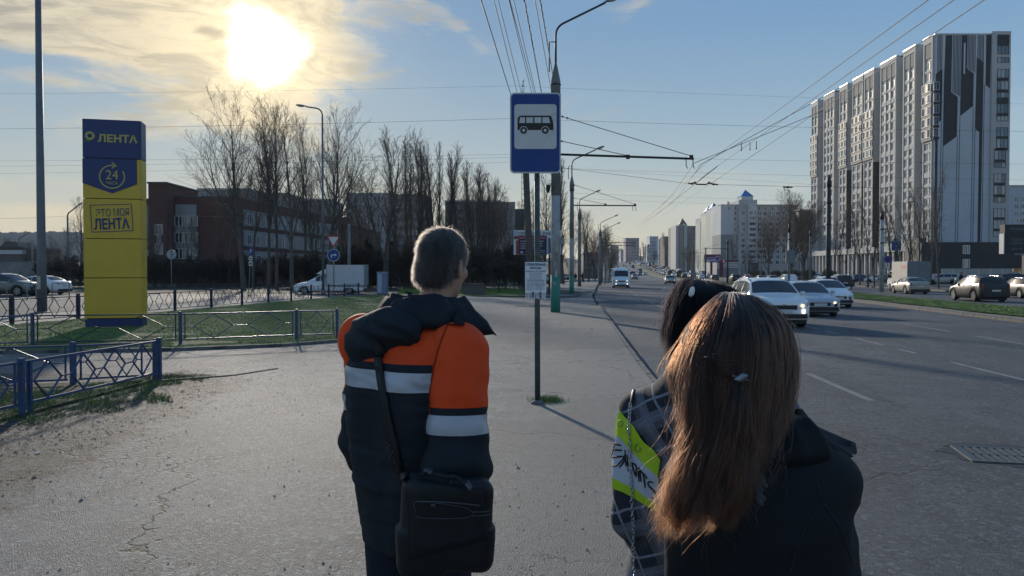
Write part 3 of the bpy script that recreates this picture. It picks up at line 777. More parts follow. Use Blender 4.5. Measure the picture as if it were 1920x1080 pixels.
# column of stair windows
wq = window_mesh(wx(740) - wx(643), 2.15, 3, .1, .08); y = 178; r = 0
for a, b_, k_ in ((85, 175, 'd'), (178, 248, 'w'), (272, 318, 'w'), (370, 445, 'w'), (447, 468, 'd'), (470, 544, 'w'), (545, 565, 'd'), (567, 611, 'w'), (612, 660, 'd'), (662, 740, 'w'), (741, 760, 'd'), (762, 805, 'w'), (857, 934, 'w'), (935, 950, 'd'), (952, 1030, 'w'), (1031, 1048, 'd')):
 zt, zb = wz_(a), wz_(b_)
 if k_ == 'd': bxo('spandrel', wx(640), wx(740), YR - .62, YR - .503, zb, zt, M_navy, T)
 else:
  put('stair_window', window_mesh(wx(738) - wx(643), zt - zb, 2, .14, .09), T, ((wx(738) + wx(643)) / 2, YR - .503, (zt + zb) / 2), 0, (M_frame_d, M_glass_b))
for a, b_, k_ in ((0, 10, 'd'), (12, 80, 'w'), (82, 97, 'd'), (99, 135, 'w'), (178, 246, 'w'), (247, 262, 'd'), (263, 330, 'w'), (331, 346, 'd'), (348, 385, 'w'), (428, 495, 'w'), (496, 510, 'd'), (512, 576, 'w'), (577, 590, 'd'), (592, 632, 'w')):
 za, zb = z_at(280 + b_ / 3.855, YR), z_at(280 + a / 3.855, YR); xa, xb = x_at(1720 + 535 / 3.855, YR), x_at(1720 + 618 / 3.855, YR)
 if k_ == 'd': bxo('spandrel', xa, xb, YR - .62, YR - .503, za, zb, M_navy, T)
 else: put('stair_window', window_mesh(xb - xa, zb - za, 2, .14, .09), T, ((xb + xa) / 2, YR - .503, (za + zb) / 2), 0, (M_frame_d, M_glass_b if a < 420 else M_cream))
# corner loggias
wq = window_mesh(1.5, 2.2, 1, .1, .08)
for r in range(2, 7):
 z = WROWS[r] + .05
 put('loggia_window', wq, T, (EX0 + .55, YR - .02, z), 0, (M_white, M_glass_b))
 bxo('loggia_band', EX0 - .3, EX0 + 1.3, YR - .25, YR - .02, z - 1.9, z - 1.15, M_navy, T)
# colonnade storey along the avenue and its canopy
bm = bmesh.new(); box(bm, XF - 4.5, XF + 3, 208, 291, 7.7, 9.4); mkobj('canopy', bm, M_cream, T)
bxo('ground_floor', XF + 1.0, XF + 3.0, 206, 290, 0, 7.7, mat('shop_dark', (.09, .085, .08), .6, var=.4, vscale=.3), T)
bmq = bmesh.new(); box(bmq, -.35, .35, -.35, .35, 0, 7.7); me = bpy.data.meshes.new('column'); bmq.to_mesh(me); bmq.free(); me.materials.append(M_cream)
y = 209
while y < 330:
 if y < 291: put('column', me, T, (XF - 3.9, y, 0))
 y += 2.9
wg = window_mesh(2.2, 3.4, 1, .1, .1)
for i in range(20): put('shop_window', wg, T, (XF + .99, 211 + i * 4.0, 2.3), -PI / 2, (M_frame_d, M_glass))
# low continuation further along with fins
T2 = thing('office_block', 'low dark office block with pale vertical fins behind the tree at the road', 'office building', (0, 0, 0))
bxo('wall', XF - 2.6, XF + 14, 293, 298, 0, 25.5, mat('office_dark', (.05, .042, .038), .6, var=.2, vscale=.3), T2)
bmq = bmesh.new(); box(bmq, -.3, .3, -.3, .3, 0, 12); me = bpy.data.meshes.new('fin'); bmq.to_mesh(me); bmq.free(); me.materials.append(M_cream)
for i in range(6): put('fin', me, T2, (XF - 4.0 + i * 1.15, 292.5, 0))
bxo('roof', XF - 2.9, XF + 14.5, 292.6, 298.4, 25.5, 25.9, M_parapet, T2)
bxo('band', XF - 4.4, XF + 3, 292, 292.98, 12, 13.4, M_cream, T2)
# dark podium in front of the end wall
T3 = thing('podium_building', 'long dark low podium in front of the striped tower', 'building', (0, 0, 0))
YP = 196.0
bm = bmesh.new(); box(bm, x_at(1727, YP), x_at(2100, YP), YP, YR - .7, 0, z_at(455.5, YP)); mkobj('wall', bm, M_navy, T3)
bxo('parapet', x_at(1727, YP) - .2, x_at(2100, YP), YP - .15, YP + .35, z_at(455.5, YP) + .003, z_at(453.8, YP), M_frame_d, T3)
bxo('stair_head', x_at(1726.5, YP), x_at(1740, YP), YP + 1, YR - .8, z_at(455.5, YP), z_at(446, YP), M_navy, T3)
for px, py in ((1811, 468), (1811, 494)):
 put('window', window_mesh(1.8, 2.2, 2, .1, .12), T3, (x_at(px, YP), YP - .003, z_at(py, YP)), 0, (M_white, M_glass_b))
# pale solid fence under it, panel by panel
T4 = thing('site_fence', 'pale grey solid panel fence below the dark podium', 'fence', (0, 0, 0))
YS = 150.0; x = x_at(1765, YS); i = 0
bmq = bmesh.new(); box(bmq, 0, 2.35, 0, .08, 0, 2.7)
for j in range(5): box(bmq, .1 + j * .46, .22 + j * .46, -.04, -.001, .05, 2.65)
me = bpy.data.meshes.new('panel'); bmq.to_mesh(me); bmq.free(); me.materials.append(mat('fence_panel', (.36, .36, .35), .7, var=.25, vscale=.5, dirt=((.2, .19, .17), .7, .8)))
while x < x_at(2050, YS): put('panel', me, T4, (x, YS + .02 * (i % 3), ROAD)); x += 2.4; i += 1
T5 = thing('apartment_building', 'pale block with small windows at the right edge behind the striped tower', 'apartment building', (0, 0, 0))
Yq = 300.0
bxo('wall', x_at(1884, Yq), x_at(2080, Yq), Yq, Yq + 16, 0, z_at(350, Yq), M_wallblue, T5)
bxo('roof', x_at(1884, Yq) - .3, x_at(2080, Yq), Yq - .3, Yq + 16, z_at(350, Yq) + .003, z_at(347.5, Yq), M_wallgrey, T5)
wq = window_mesh(1.9, 1.9, 1, .1, .14)
for r in range(9):
 for c in range(6):
  put('window', wq, T5, (x_at(1904 + c * 11, Yq), Yq - .003, z_at(374 + r * 13.3, Yq)), 0, (M_white, M_glass_b))
# ---------------------------------------------------------------- pale block with blue pyramid roofs
M_bluepyr = mat('blue_roof', (.02, .16, .42), .5, var=.15, vscale=.4)
M_greygreen = mat('render_greygreen', (.23, .26, .26), .85, var=.08, vscale=.2)  # grey-green wall colour of the lower storeys
Yb = 330.0; R0 = rise(Yb)
B = thing('apartment_building', 'white ten storey block with blue pyramid roof turrets', 'apartment building', (0, 0, 0))
cx = x_at(1351, Yb); rx = x_at(1497, Yb); zt = z_at(385, Yb); zm = z_at(440, Yb)
M_bw = mat('render_white', (.52, .54, .56), .85, var=.07, vscale=.15)
bxo('wall', cx, x_at(1382, Yb), Yb, Yb + 14, zm, zt, M_bw, B); bxo('wall', cx + .05, x_at(1382, Yb), Yb + .05, Yb + 14, 0, zm - .003, M_greygreen, B)
bxo('tower_wall', x_at(1382, Yb), x_at(1416, Yb), Yb - 2, Yb + 14, 0, z_at(376, Yb), M_wallgrey, B)
bxo('wall', x_at(1416, Yb), rx, Yb + .5, Yb + 14, 0, z_at(383.5, Yb), M_wallgrey, B)
bxo('bay', x_at(1398, Yb), x_at(1414, Yb), Yb - 3.2, Yb - 2.005, 3, z_at(384, Yb), M_bw, B)
for a, b_, y0, y1, YY in ((1385.5, 1407, 369.5, 356, Yb + 4),):
 bxo('turret', x_at(a, YY), x_at(b_, YY), YY - 3, YY + 3, z_at(377, YY), z_at(y0, YY), M_bw, B)
 bm = bmesh.new(); xa, xb, zz = x_at(a, YY) - .2, x_at(b_, YY) + .2, z_at(y0, YY)
 q = [bm.verts.new(p) for p in ((xa, YY - 3.2, zz), (xb, YY - 3.2, zz), (xb, YY + 3.2, zz), (xa, YY + 3.2, zz))]; ap = bm.verts.new(((xa + xb) / 2, YY, z_at(y1, YY)))
 bm.faces.new(q[::-1])
 for i in range(4): bm.faces.new((q[i], q[(i + 1) % 4], ap))
 mkobj('pyramid_roof', bm, M_bluepyr, B)
bxo('chimney', x_at(1369, Yb), x_at(1373, Yb), Yb + 5, Yb + 6, zt, z_at(376, Yb), M_cream, B)
bxo('roof_edge', cx - .2, rx + .2, Yb - .25, Yb + .45, zt + .003, zt + .35, M_parapet, B)
# stepped lit side going away up the avenue
wsm = window_mesh(1.3, 1.5, 1, .1, .1)
segs = [(1349, 1341, 386, 345), (1341, 1333, 392, 357), (1333, 1323, 398, 370), (1323, 1312.5, 409, 385)]
for i, (pa, pb, py, YY) in enumerate(segs):
 z_ = z_at(py, YY); x0 = x_at(pb, YY + 6)
 bxo('wing', x_at(pb, YY), x_at(pa, YY) + 1.5, YY - 4, YY + 10, 0, z_, M_bw if i < 3 else M_wallgrey, B)
 bxo('balcony_strip', x_at(pb, YY) - .5, x_at(pb, YY) - .01, YY - 2, YY + 6, 2, z_ - 2, mat('balcony_green', (.20, .27, .17), .6) if i % 2 == 0 else M_cream, B)
 for r in range(8):
  put('window', wsm, B, (x_at((pa + pb) / 2, YY), YY - 4.003, 5 + r * 2.95), 0, (M_white, M_glass_b))
 if i in (1, 2):
  bm = bmesh.new(); a, b_ = x_at(pb, YY), x_at(pa, YY); zz = z_; c_ = (a + b_) / 2; w2 = (b_ - a) / 2 + .7
  q = [bm.verts.new(p) for p in ((c_ - w2, YY - 3, zz + .1), (c_ + w2, YY - 3, zz + .1), (c_ + w2, YY + 3, zz + .1), (c_ - w2, YY + 3, zz + .1))]; ap = bm.verts.new((c_, YY, z_at(380 if i == 1 else 386, YY)))
  bm.faces.new(q[::-1])
  for j in range(4): bm.faces.new((q[j], q[(j + 1) % 4], ap))
  mkobj('pyramid_roof', bm, M_bluepyr, B)
# windows
fl = [z_at(400 + i * 10.2, Yb) for i in range(10)]
w1 = window_mesh(1.7, 1.7, 1, .1, .14); w2_ = window_mesh(3.0, 1.6, 3, .1, .1); w3 = window_mesh(.9, 1.8, 0, .1, .1)
for r, z in enumerate(fl):
 put('window', w3, B, (x_at(1377.5, Yb), Yb - .003, z), 0, (M_white, M_glass))
 put('window', w1, B, (x_at(1390, Yb), Yb - 2.003, z), 0, (M_white, M_glass))
 put('balcony_window', w2_, B, (x_at(1406, Yb), Yb - 3.203, z), 0, (M_white, M_glass))
 bxo('balcony_rail', x_at(1399.5, Yb), x_at(1413, Yb), Yb - 3.75, Yb - 3.35, z - 1.9, z - .95, M_wallblue, B)
 for px in (1424, 1434, 1446, 1458, 1470, 1482, 1491):
  put('window', w1, B, (x_at(px, Yb), Yb + .497, z), 0, (M_white, M_glass))
for px in (1366, 1378, 1400, 1424, 1435, 1448, 1460, 1474, 1488):
 put('roof_vent', w3, B, (x_at(px, Yb), Yb + (.497 if px > 1416 else -2.003 if px > 1382 else -.003) - (1.2 if px == 1400 else 0), z_at(391, Yb)), 0, (M_white, M_glass))
bxo('porch', x_at(1398, Yb), x_at(1414, Yb), Yb - 6, Yb - 3.3, 0, z_at(489, Yb), M_frame_d, B)
bxo('porch_sign', x_at(1399, Yb), x_at(1413, Yb), Yb - 6.1, Yb - 6.003, z_at(493, Yb), z_at(490, Yb), M_wallgrey, B)
# shop hall with white and red bands, and the purple billboard before it
SH = thing('shop_hall', 'low red and white striped shop hall below the white block', 'shop', (0, 0, 0))
Yh = 262.0
bxo('wall', x_at(1344, Yh), x_at(1384, Yh), Yh, Yh + 10, .3, z_at(491, Yh), mat('shop_grey', (.25, .22, .24), .7), SH)
bxo('roof', x_at(1357, Yh), x_at(1384, Yh), Yh - .3, Yh + 10, z_at(491, Yh), z_at(488, Yh), mat('maroon', (.16, .02, .05), .6), SH)
bxo('red_pier', x_at(1349, Yh), x_at(1355, Yh), Yh - .5, Yh - .01, .3, z_at(488, Yh), MATS['maroon'], SH)
for i in range(4):
 bxo('white_band', x_at(1356, Yh), x_at(1384, Yh), Yh - .15, Yh - .01, z_at(493.2 + i * 2.9, Yh), z_at(491.8 + i * 2.9, Yh), M_white, SH)
 bxo('white_band', x_at(1344, Yh), x_at(1348.5, Yh), Yh - .15, Yh - .01, z_at(494.4 + i * 2.9, Yh), z_at(492.9 + i * 2.9, Yh), M_white, SH)
# the beige turreted building and blocks beyond it
def far_block(name_lab, px0, px1, py, Y, m, depth=18, rows=6, cols=3, pyr=None, side=None, wm=(M_wallgrey, M_glass), name='apartment_building'):
 t = thing(name, name_lab, 'apartment building' if name == 'apartment_building' else 'building', (0, 0, 0))
 r0 = rise(Y) - .4; x0, x1, zt = x_at(px0, Y), x_at(px1, Y), z_at(py, Y)
 bxo('wall', x0, x1, Y, Y + depth, r0, zt, m, t)
 bxo('roof_edge', x0 - .2, x1 + .2, Y - .2, Y + depth + .2, zt + .003, zt + .5, M_wallgrey, t)
 if rows:
  w, h = (x1 - x0) / cols, (zt - r0 - 3) / rows; wmz = window_mesh(w * .5, h * .5, 1, .15, min(.14, w * .05))
  for r in range(rows):
   for c in range(cols): put('window', wmz, t, (x0 + w * (c + .5), Y - .004, r0 + 3 + h * (r + .45)), 0, wm)
  if side:
   n = int(depth / 6); sx = x0 if side < 0 else x1
   for r in range(rows):
    for c in range(n): put('window', wmz, t, (sx + side * .004, Y + depth * (c + .5) / n, r0 + 3 + h * (r + .45)), side * PI / 2, wm)
 if pyr:
  a, b_, apx, c = pyr; bm = bmesh.new(); xa, xb = x_at(a, Y), x_at(b_, Y)
  q = [bm.verts.new(p) for p in ((xa, Y, zt + .5), (xb, Y, zt + .5), (xb, Y + xb - xa, zt + .5), (xa, Y + xb - xa, zt + .5))]; ap = bm.verts.new(((xa + xb) / 2, Y + (xb - xa) / 2, z_at(apx, Y)))
  bm.faces.new(q[::-1])
  for j in range(4): bm.faces.new((q[j], q[(j + 1) % 4], ap))
  mkobj('pyramid_roof', bm, c, t)
 return t
M_beige = mat('render_beige', (.30, .26, .21), .85, var=.12, vscale=.2)
M_pinkb = mat('render_pink', (.36, .27, .27), .85, var=.08, vscale=.1)
M_dbrown = mat('render_brown', (.12, .10, .095), .85, var=.15, vscale=.2)
t = far_block('beige block with narrow bays and a reddish pyramid turret', 1290, 1311, 425, 470, M_beige, rows=8, cols=3)
for a, b_, py, m in ((1267, 1272, 423, M_cream), (1273, 1281, 421, M_beige), (1282, 1288, 420, M_cream)):
 bxo('bay', x_at(a, 455), x_at(b_, 455), 455, 470, 0, z_at(py, 455), m, t)
bxo('wall', x_at(1268, 462), x_at(1290, 462), 462, 486, 0, z_at(424, 462), M_warmgrey, t)
bm = bmesh.new(); Yt = 462; xa, xb, zz = x_at(1273, Yt), x_at(1286.5, Yt), z_at(420.5, Yt)
bxo('turret', xa, xb, Yt - 1, Yt + 3.5, z_at(424, Yt), zz, M_beige, t)
q = [bm.verts.new(p) for p in ((xa, Yt - 1, zz), (xb, Yt - 1, zz), (xb, Yt + 3.5, zz), (xa, Yt + 3.5, zz))]; ap = bm.verts.new(((xa + xb) / 2, Yt + 1.2, z_at(408.5, Yt)))
for j in range(4): bm.faces.new((q[j], q[(j + 1) % 4], ap))
mkobj('pyramid_roof', bm, mat('red_tile', (.22, .11, .09), .7), t)
far_block('dark brown block left of the turreted building', 1246, 1266, 444.5, 560, M_dbrown, rows=6, cols=3)
far_block('pale blue stepped block far down the avenue', 1218, 1234, 444, 820, M_wallblue, rows=7, cols=4)
far_block('lower pale wing far down the avenue', 1234.5, 1244, 449, 800, M_wallblue, rows=6, cols=3)
far_block('pinkish slab at the far end of the avenue', 1173, 1198, 447, 900, M_pinkb, rows=7, cols=5)
far_block('grey slab left of the pinkish slab', 1146, 1160, 461, 980, M_wallgrey, rows=5, cols=3)
far_block('low pale block behind the pinkish slab', 1164, 1172, 468, 1000, M_bw, rows=3, cols=2)
far_block('small pale house front far beside the avenue', 1213, 1219, 463, 700, M_cream, rows=2, cols=2, pyr=(1212.5, 1219.5, 457, MATS['red_tile']))
far_block('long dark building behind the pavement cars', 1096, 1122, 476, 230, M_dbrown, rows=3, cols=6, depth=12)
# ---------------------------------------------------------------- brick building on the left
def brick_mat():
 m = bpy.data.materials.new('brick_red'); m.use_nodes = True; MATS['brick_red'] = m
 k = NT(m.node_tree); b = m.node_tree.nodes['Principled BSDF']; tc = k.n('ShaderNodeTexCoord').outputs['Object']
 x = k.n('ShaderNodeSeparateXYZ'); k.l(tc, x.inputs[0]); cb = k.n('ShaderNodeCombineXYZ')
 k.l(k.m('ADD', x.outputs[0], x.outputs[1]), cb.inputs[0]); k.l(x.outputs[2], cb.inputs[1])
 br = k.n('ShaderNodeTexBrick'); k.l(cb.outputs[0], br.inputs[0]); br.inputs['Scale'].default_value = 1
 br.inputs['Color1'].default_value = (.15, .055, .038, 1); br.inputs['Color2'].default_value = (.10, .04, .03, 1); br.inputs['Mortar'].default_value = (.10, .08, .07, 1)
 br.inputs['Brick Width'].default_value = .26; br.inputs['Row Height'].default_value = .085; br.inputs['Mortar Size'].default_value = .008
 c = k.mix(k.rng(k.noise(tc, .35, 5, .6), .35, .7, 0, .5), br.outputs[0], (.055, .03, .025))
 k.l(c, b.inputs['Base Color']); b.inputs['Roughness'].default_value = .9
 return m
M_brick = brick_mat()
BB = thing('brick_building', 'long dark red brick building behind the tall bare trees', 'brick building', (0, 0, 0))
YB = 122.0
ztop = z_at(371, YB)
xl, xc = x_at(323, YB), x_at(448, YB)
bxo('wall', xl, xc, YB, YB + 16, 0, ztop, M_brick, BB)
bxo('roof_edge', xl - .1, xc + .15, YB - .15, YB + 16.2, ztop + .003, ztop + .22, M_frame_d, BB)
bxo('stair_tower', x_at(279.5, YB - 3), x_at(313, YB - 3), YB - 3, YB + 9, 0, z_at(344.5, YB - 3), M_brick, BB)
bxo('wall', x_at(250, YB), x_at(279, YB), YB + .5, YB + 14, 0, z_at(372, YB), M_brick, BB)
bxo('roof_edge', x_at(279.5, YB - 3) - .15, x_at(313, YB - 3) + .15, YB - 3.15, YB + 9.2, z_at(344.5, YB - 3) + .003, z_at(344.5, YB - 3) + .25, M_frame_d, BB)
# receding wing
a = Vector((xc, YB + .0, 0)); b_ = Vector((x_at(641, 169), 169, 0)); d = b_ - a; Lw = d.length; rzw = math.atan2(d.y, d.x)
wing = bxo('wing_wall', 0, Lw, 0, 12, 0, ztop - .05, M_brick, BB, a); wing.rotation_euler = (0, 0, rzw)
ends = bxo('wing_wall', 0, 4.5, -.8, 12.5, 0, ztop + .35, M_brick, BB, b_); ends.rotation_euler = (0, 0, rzw)
d2 = Vector((x_at(716, 215), 215, 0)) - b_; w2o = bxo('wing_wall', 4.5, d2.length, .2, 12, 0, ztop - .6, M_brick, BB, b_); w2o.rotation_euler = (0, 0, math.atan2(d2.y, d2.x))
M_wpanel = mat('white_panel', (.24, .25, .26), .8, var=.15, vscale=.4, dirt=((.22, .22, .22), .6, .6))
# white bay with windows on the front
bxo('white_bay', x_at(331, YB), x_at(370, YB), YB - .22, YB - .005, z_at(470, YB), z_at(384, YB), M_wpanel, BB)
wb = window_mesh(1.25, 1.7, 1, .12, .12)
for px in (337, 345, 356, 366):
 for py in (415, 446, 476): put('window', wb, BB, (x_at(px, YB), YB - .225, z_at(py, YB)), 0, (M_wallgrey, M_glass))
for px in (256, 264, 272):
 for py in (452, 478): put('window', wb, BB, (x_at(px, YB), YB + .495, z_at(py, YB)), 0, (M_white, M_glass))
bxo('white_bay', x_at(252, YB), x_at(279, YB), YB + .3, YB + .495, z_at(440, YB), z_at(384, YB), M_wpanel, BB)
for py in (433, 468): put('window', wb, BB, (x_at(299, YB - 3), YB - 3.005, z_at(py, YB)), 0, (M_white, M_glass))
bxo('white_bay', x_at(295, YB - 3), x_at(303, YB - 3), YB - 3.12, YB - 3.005, z_at(458, YB), z_at(440, YB), M_wpanel, BB)
un = d.normalized(); nrm_ = Vector((un.y, -un.x, 0)); wbw = window_mesh(1.6, 1.7, 1, .12, .12)
for r in range(3):
 z0 = ztop - 3.2 - r * 3.3
 o = bxo('white_band', 1.5, Lw - 3, -.16, -.02, z0 - 1.1, z0 + 1.5, M_wpanel, BB, a); o.rotation_euler = (0, 0, rzw); o.location = a
 for i in range(13):
  p = a + un * (3.2 + i * 3.35) + Vector((un.y, -un.x, 0)) * 0
  q = Vector((un.y, -un.x, 0)) * .165
  put('window', wbw, BB, (p.x + q.x, p.y + q.y, z0), rzw, (M_wallgrey, M_glass))
# panel blocks behind
t = far_block('grey panel block behind the brick building', 372, 470, 357, 200, mat('panel_grey', (.25, .26, .27), .85, var=.15, vscale=.2), rows=8, cols=14, depth=14)
bxo('roof_hut', x_at(411, 203), x_at(424, 203), 203, 208, z_at(357, 200), z_at(354, 203), M_wallgrey, t)
bxo('roof_hut', x_at(435, 203), x_at(449, 203), 203, 208, z_at(357, 200), z_at(352.5, 203), M_warmgrey, t)
bxo('wall', x_at(470, 206), x_at(541, 206), 206, 220, 0, z_at(362, 206), M_warmgrey, t)
t = far_block('dim panel block behind the tall trees right of the brick roof', 556, 621, 377, 215, M_warmgrey, rows=7, cols=9, depth=14)
bxo('roof_hut', x_at(560, 218), x_at(580, 218), 218, 222, z_at(377, 215), z_at(374, 218), M_warmgrey, t)
t = far_block('pale nine storey block right of the bare maple tree', 650, 735, 365, 236, mat('panel_light', (.33, .34, .36), .85, var=.15, vscale=.25), rows=9, cols=12, depth=15)
bxo('wall', x_at(735, 238), x_at(802, 238), 239, 252, 0, z_at(366, 238), mat('panel_mid', (.17, .165, .165), .85, var=.15, vscale=.25), t)
wq = window_mesh(1.8, 1.5, 1, .12, .1)
for r in range(9):
 for c in range(6): put('window', wq, t, (x_at(741 + c * 10.5, 238), 238.99, 3 + r * 2.8), 0, (M_wallgrey, M_glass))
bxo('roof_hut', x_at(683, 238), x_at(700, 238), 241, 246, z_at(366, 238), z_at(360.5, 238), M_warmgrey, t)
bxo('roof_hut', x_at(748, 238), x_at(770, 238), 242, 246, z_at(366, 238), z_at(361, 238), M_warmgrey, t)
t = far_block('dark panel block behind the poplars left of the bus stop sign', 835, 938, 379, 225, mat('panel_dark', (.085, .085, .09), .9, var=.2, vscale=.3), rows=8, cols=14, depth=14)
bxo('roof_hut', x_at(862, 228), x_at(884, 228), 228, 233, z_at(379, 225), z_at(375.5, 228), M_warmgrey, t)
bxo('wall', x_at(938.3, 228), x_at(966, 228), 229, 240, 0, z_at(378, 228), M_warmgrey, t); bxo('wall', x_at(966.2, 230), x_at(984, 230), 232, 242, 0, z_at(391, 230), MATS['panel_dark'], t)
# low buildings and walls at the far left
t = thing('warehouse', 'low warehouse with a band of pale windows at the left edge', 'warehouse', (0, 0, 0)); YW = 150.0
bxo('wall', x_at(-80, YW), x_at(47, YW), YW, YW + 12, 0, z_at(466, YW), M_dbrown, t)
wq = window_mesh(1.6, .75, 0, .1, .06)
for i in range(12): put('window', wq, t, (x_at(42 - i * 9.2, YW), YW - .004, z_at(472.5, YW)), 0, (M_white, mat('pale_pane', (.5, .52, .55), .3)))
bm = bmesh.new(); prism(bm, [(x_at(-80, YW), z_at(465.8, YW)), (x_at(47.5, YW), z_at(465.8, YW)), (x_at(44, YW), z_at(462, YW)), (x_at(-80, YW), z_at(466, YW) + .5)], YW - .3, YW + 12); mkobj('roof', bm, M_frame_d, t)
t = thing('hipped_house', 'brown hipped roof house above the warehouse', 'house', (0, 0, 0)); YH = 240.0
bxo('wall', x_at(4, YH), x_at(40, YH), YH, YH + 8, 0, z_at(463, YH), M_beige, t)
bm = bmesh.new(); prism(bm, [(x_at(2, YH), z_at(463, YH)), (x_at(42, YH), z_at(463, YH)), (x_at(31, YH), z_at(453, YH)), (x_at(13, YH), z_at(453, YH))], YH - .5, YH + 8.5); mkobj('roof', bm, mat('roof_brown', (.10, .08, .07), .8), t)
t = thing('concrete_wall', 'long grey concrete wall behind the parked cars on the left', 'wall', (0, 0, 0)); YC = 100.0
bmq = bmesh.new(); box(bmq, 0, 2.95, 0, .16, 0, 2.6); box(bmq, .25, 2.7, -.03, -.001, .3, 2.3)
me = bpy.data.meshes.new('panel'); bmq.to_mesh(me); bmq.free(); me.materials.append(mat('wall_concrete', (.24, .24, .235), .9, var=.3, vscale=.6, dirt=((.12, .12, .11), .7, .5)))
x = x_at(-120, YC)
while x < x_at(135, YC): put('panel', me, t, (x, YC + .05 * rs.random(), .55 + rs.uniform(-.04, .04))); x += 3.0
bxo('bank', x_at(-120, YC), x_at(160, YC), YC + .3, YC + 3, 0, .5, M_soil, t)
# garden fence mesh further right, low and green-grey
t = thing('mesh_fence', 'dark green mesh fence in front of the brick building', 'fence', (0, 0, 0)); YM = 86.0
bm = bmesh.new(); x0, x1 = x_at(0, YM), x_at(380, YM)
for i in range(61):
 x = x0 + (x1 - x0) * i / 60
 tube(bm, [(x, YM, 0), (x, YM, 1.7)], .012, 3)
for z in (.1, .6, 1.1, 1.68): tube(bm, [(x0, YM, z), (x1, YM, z)], .014, 3)
mkobj('mesh_panel', bm, mat('fence_green', (.05, .09, .075), .6), t)
for i in range(11):
 x = x0 + (x1 - x0) * i / 10; bxo('post', x - .04, x + .04, YM - .04, YM + .04, 0, 1.85, MATS['fence_green'], t)
# long low parapet line beyond the side street
t = thing('low_wall', 'long low pale-topped wall beyond the side street behind the white van', 'wall', (0, 0, 0))
for i in range(24):
 p = G(330 + i * 17, 536.5 + i * .05, 0)
 bxo('block', -.0, .97, -.12, .12, 0, .32, M_kerb, t, (p.x * 1.0, 97.0 + i * .0, 0.02)) if False else None
x = x_at(330, 92)
while x < x_at(985, 92): bxo('coping', x, x + 1.96, 92, 92.25, .05, .42, M_kerb, t); x += 2.0
# wooded ridges on the horizon
def ridge(name, pts, Y, m, depth=400):
 bm = bmesh.new(); f, t_, b_ = [], [], []
 px = pts[0][0]
 while px <= pts[-1][0]:
  for (a, ya), (c, yc) in zip(pts, pts[1:]):
   if a <= px <= c: break
  py = ya + (yc - ya) * (px - a) / (c - a) - .9 * math.sin(px * .23) - .6 * math.sin(px * .61) + rs.uniform(-.35, .35)
  f.append(bm.verts.new((x_at(px, Y), Y, -2))); t_.append(bm.verts.new((x_at(px, Y), Y + depth * .4, z_at(py, Y + depth * .4) if True else 0))); b_.append(bm.verts.new((x_at(px, Y), Y + depth, -2)))
  px += 4
 for i in range(len(f) - 1):
  bm.faces.new((f[i], f[i + 1], t_[i + 1], t_[i])); bm.faces.new((t_[i], t_[i + 1], b_[i + 1], b_[i]))
 return structure(name, bm, m, smooth=True)
M_wood = mat('distant_woods', (.055, .055, .05), .95, var=.4, vscale=.03, bump=.8, bscale=.05, bdist=8)
ridge('hills', [(-700, 452), (-300, 440), (0, 434), (60, 435), (120, 441), (200, 446), (400, 452), (700, 462), (1000, 470)], 1500, M_wood)
ridge('hills', [(900, 478), (1100, 486), (1250, 478), (1600, 474), (2000, 470), (2500, 476)], 2100, M_wood)
# ================================================================== STREET FURNITURE
M_blue = mat('fence_blue', (.018, .055, .15), .42, spec=.55, var=.3, vscale=7, dirt=((.05, .045, .045), .7, 9), bump=.25, bscale=60)
M_bluedark = mat('fence_blue_worn', (.011, .022, .055), .5, var=.3, vscale=7, dirt=((.07, .06, .055), .6, 9))
M_galv = mat('galvanised', (.26, .27, .28), .5, .35, var=.2, vscale=3, dirt=((.14, .13, .12), .5, 4))
M_pole = mat('pole_grey', (.13, .145, .16), .5, .2, var=.2, vscale=2, dirt=((.10, .085, .075), .5, 3))
M_polegreen = mat('post_green_grey', (.045, .065, .062), .55, var=.25, vscale=6, dirt=((.18, .18, .17), .7, 7))
M_rust = mat('dark_steel', (.035, .034, .036), .55, .3, var=.3, vscale=8)
M_wire = mat('wire_black', (.012, .012, .014), .6)
M_signback = mat('sign_back', (.32, .34, .36), .5, .3, dirt=((.2, .2, .2), .4, 4))
M_signblue = mat('sign_blue', (.003, .045, .22), .5, var=.1, vscale=4, dirt=((.03, .08, .25), .4, 3))
M_signwhite = mat('sign_white', (.62, .62, .61), .4, var=.06, vscale=6, dirt=((.45, .45, .43), .5, 5))
M_black = mat('sign_black', (.008, .008, .010), .45)
M_red = mat('sign_red', (.42, .02, .03), .4)
def bar(bm, a, b_, t, d=None):
 """square bar between two points"""
 a, b_ = Vector(a), Vector(b_); v = b_ - a; d = d or t
 x = v.normalized(); y = Vector((0, 0, 1)).cross(x)
 if y.length < 1e-3: y = Vector((0, 1, 0))
 y.normalize(); z = x.cross(y)
 vs_ = []
 for p in (a, b_):
  for s1, s2 in ((-1, -1), (1, -1), (1, 1), (-1, 1)): vs_.append(bm.verts.new(p + y * s1 * d / 2 + z * s2 * t / 2))
 for q in ((0, 1, 5, 4), (1, 2, 6, 5), (2, 3, 7, 6), (3, 0, 4, 7), (3, 2, 1, 0), (4, 5, 6, 7)): bm.faces.new([vs_[i] for i in q])
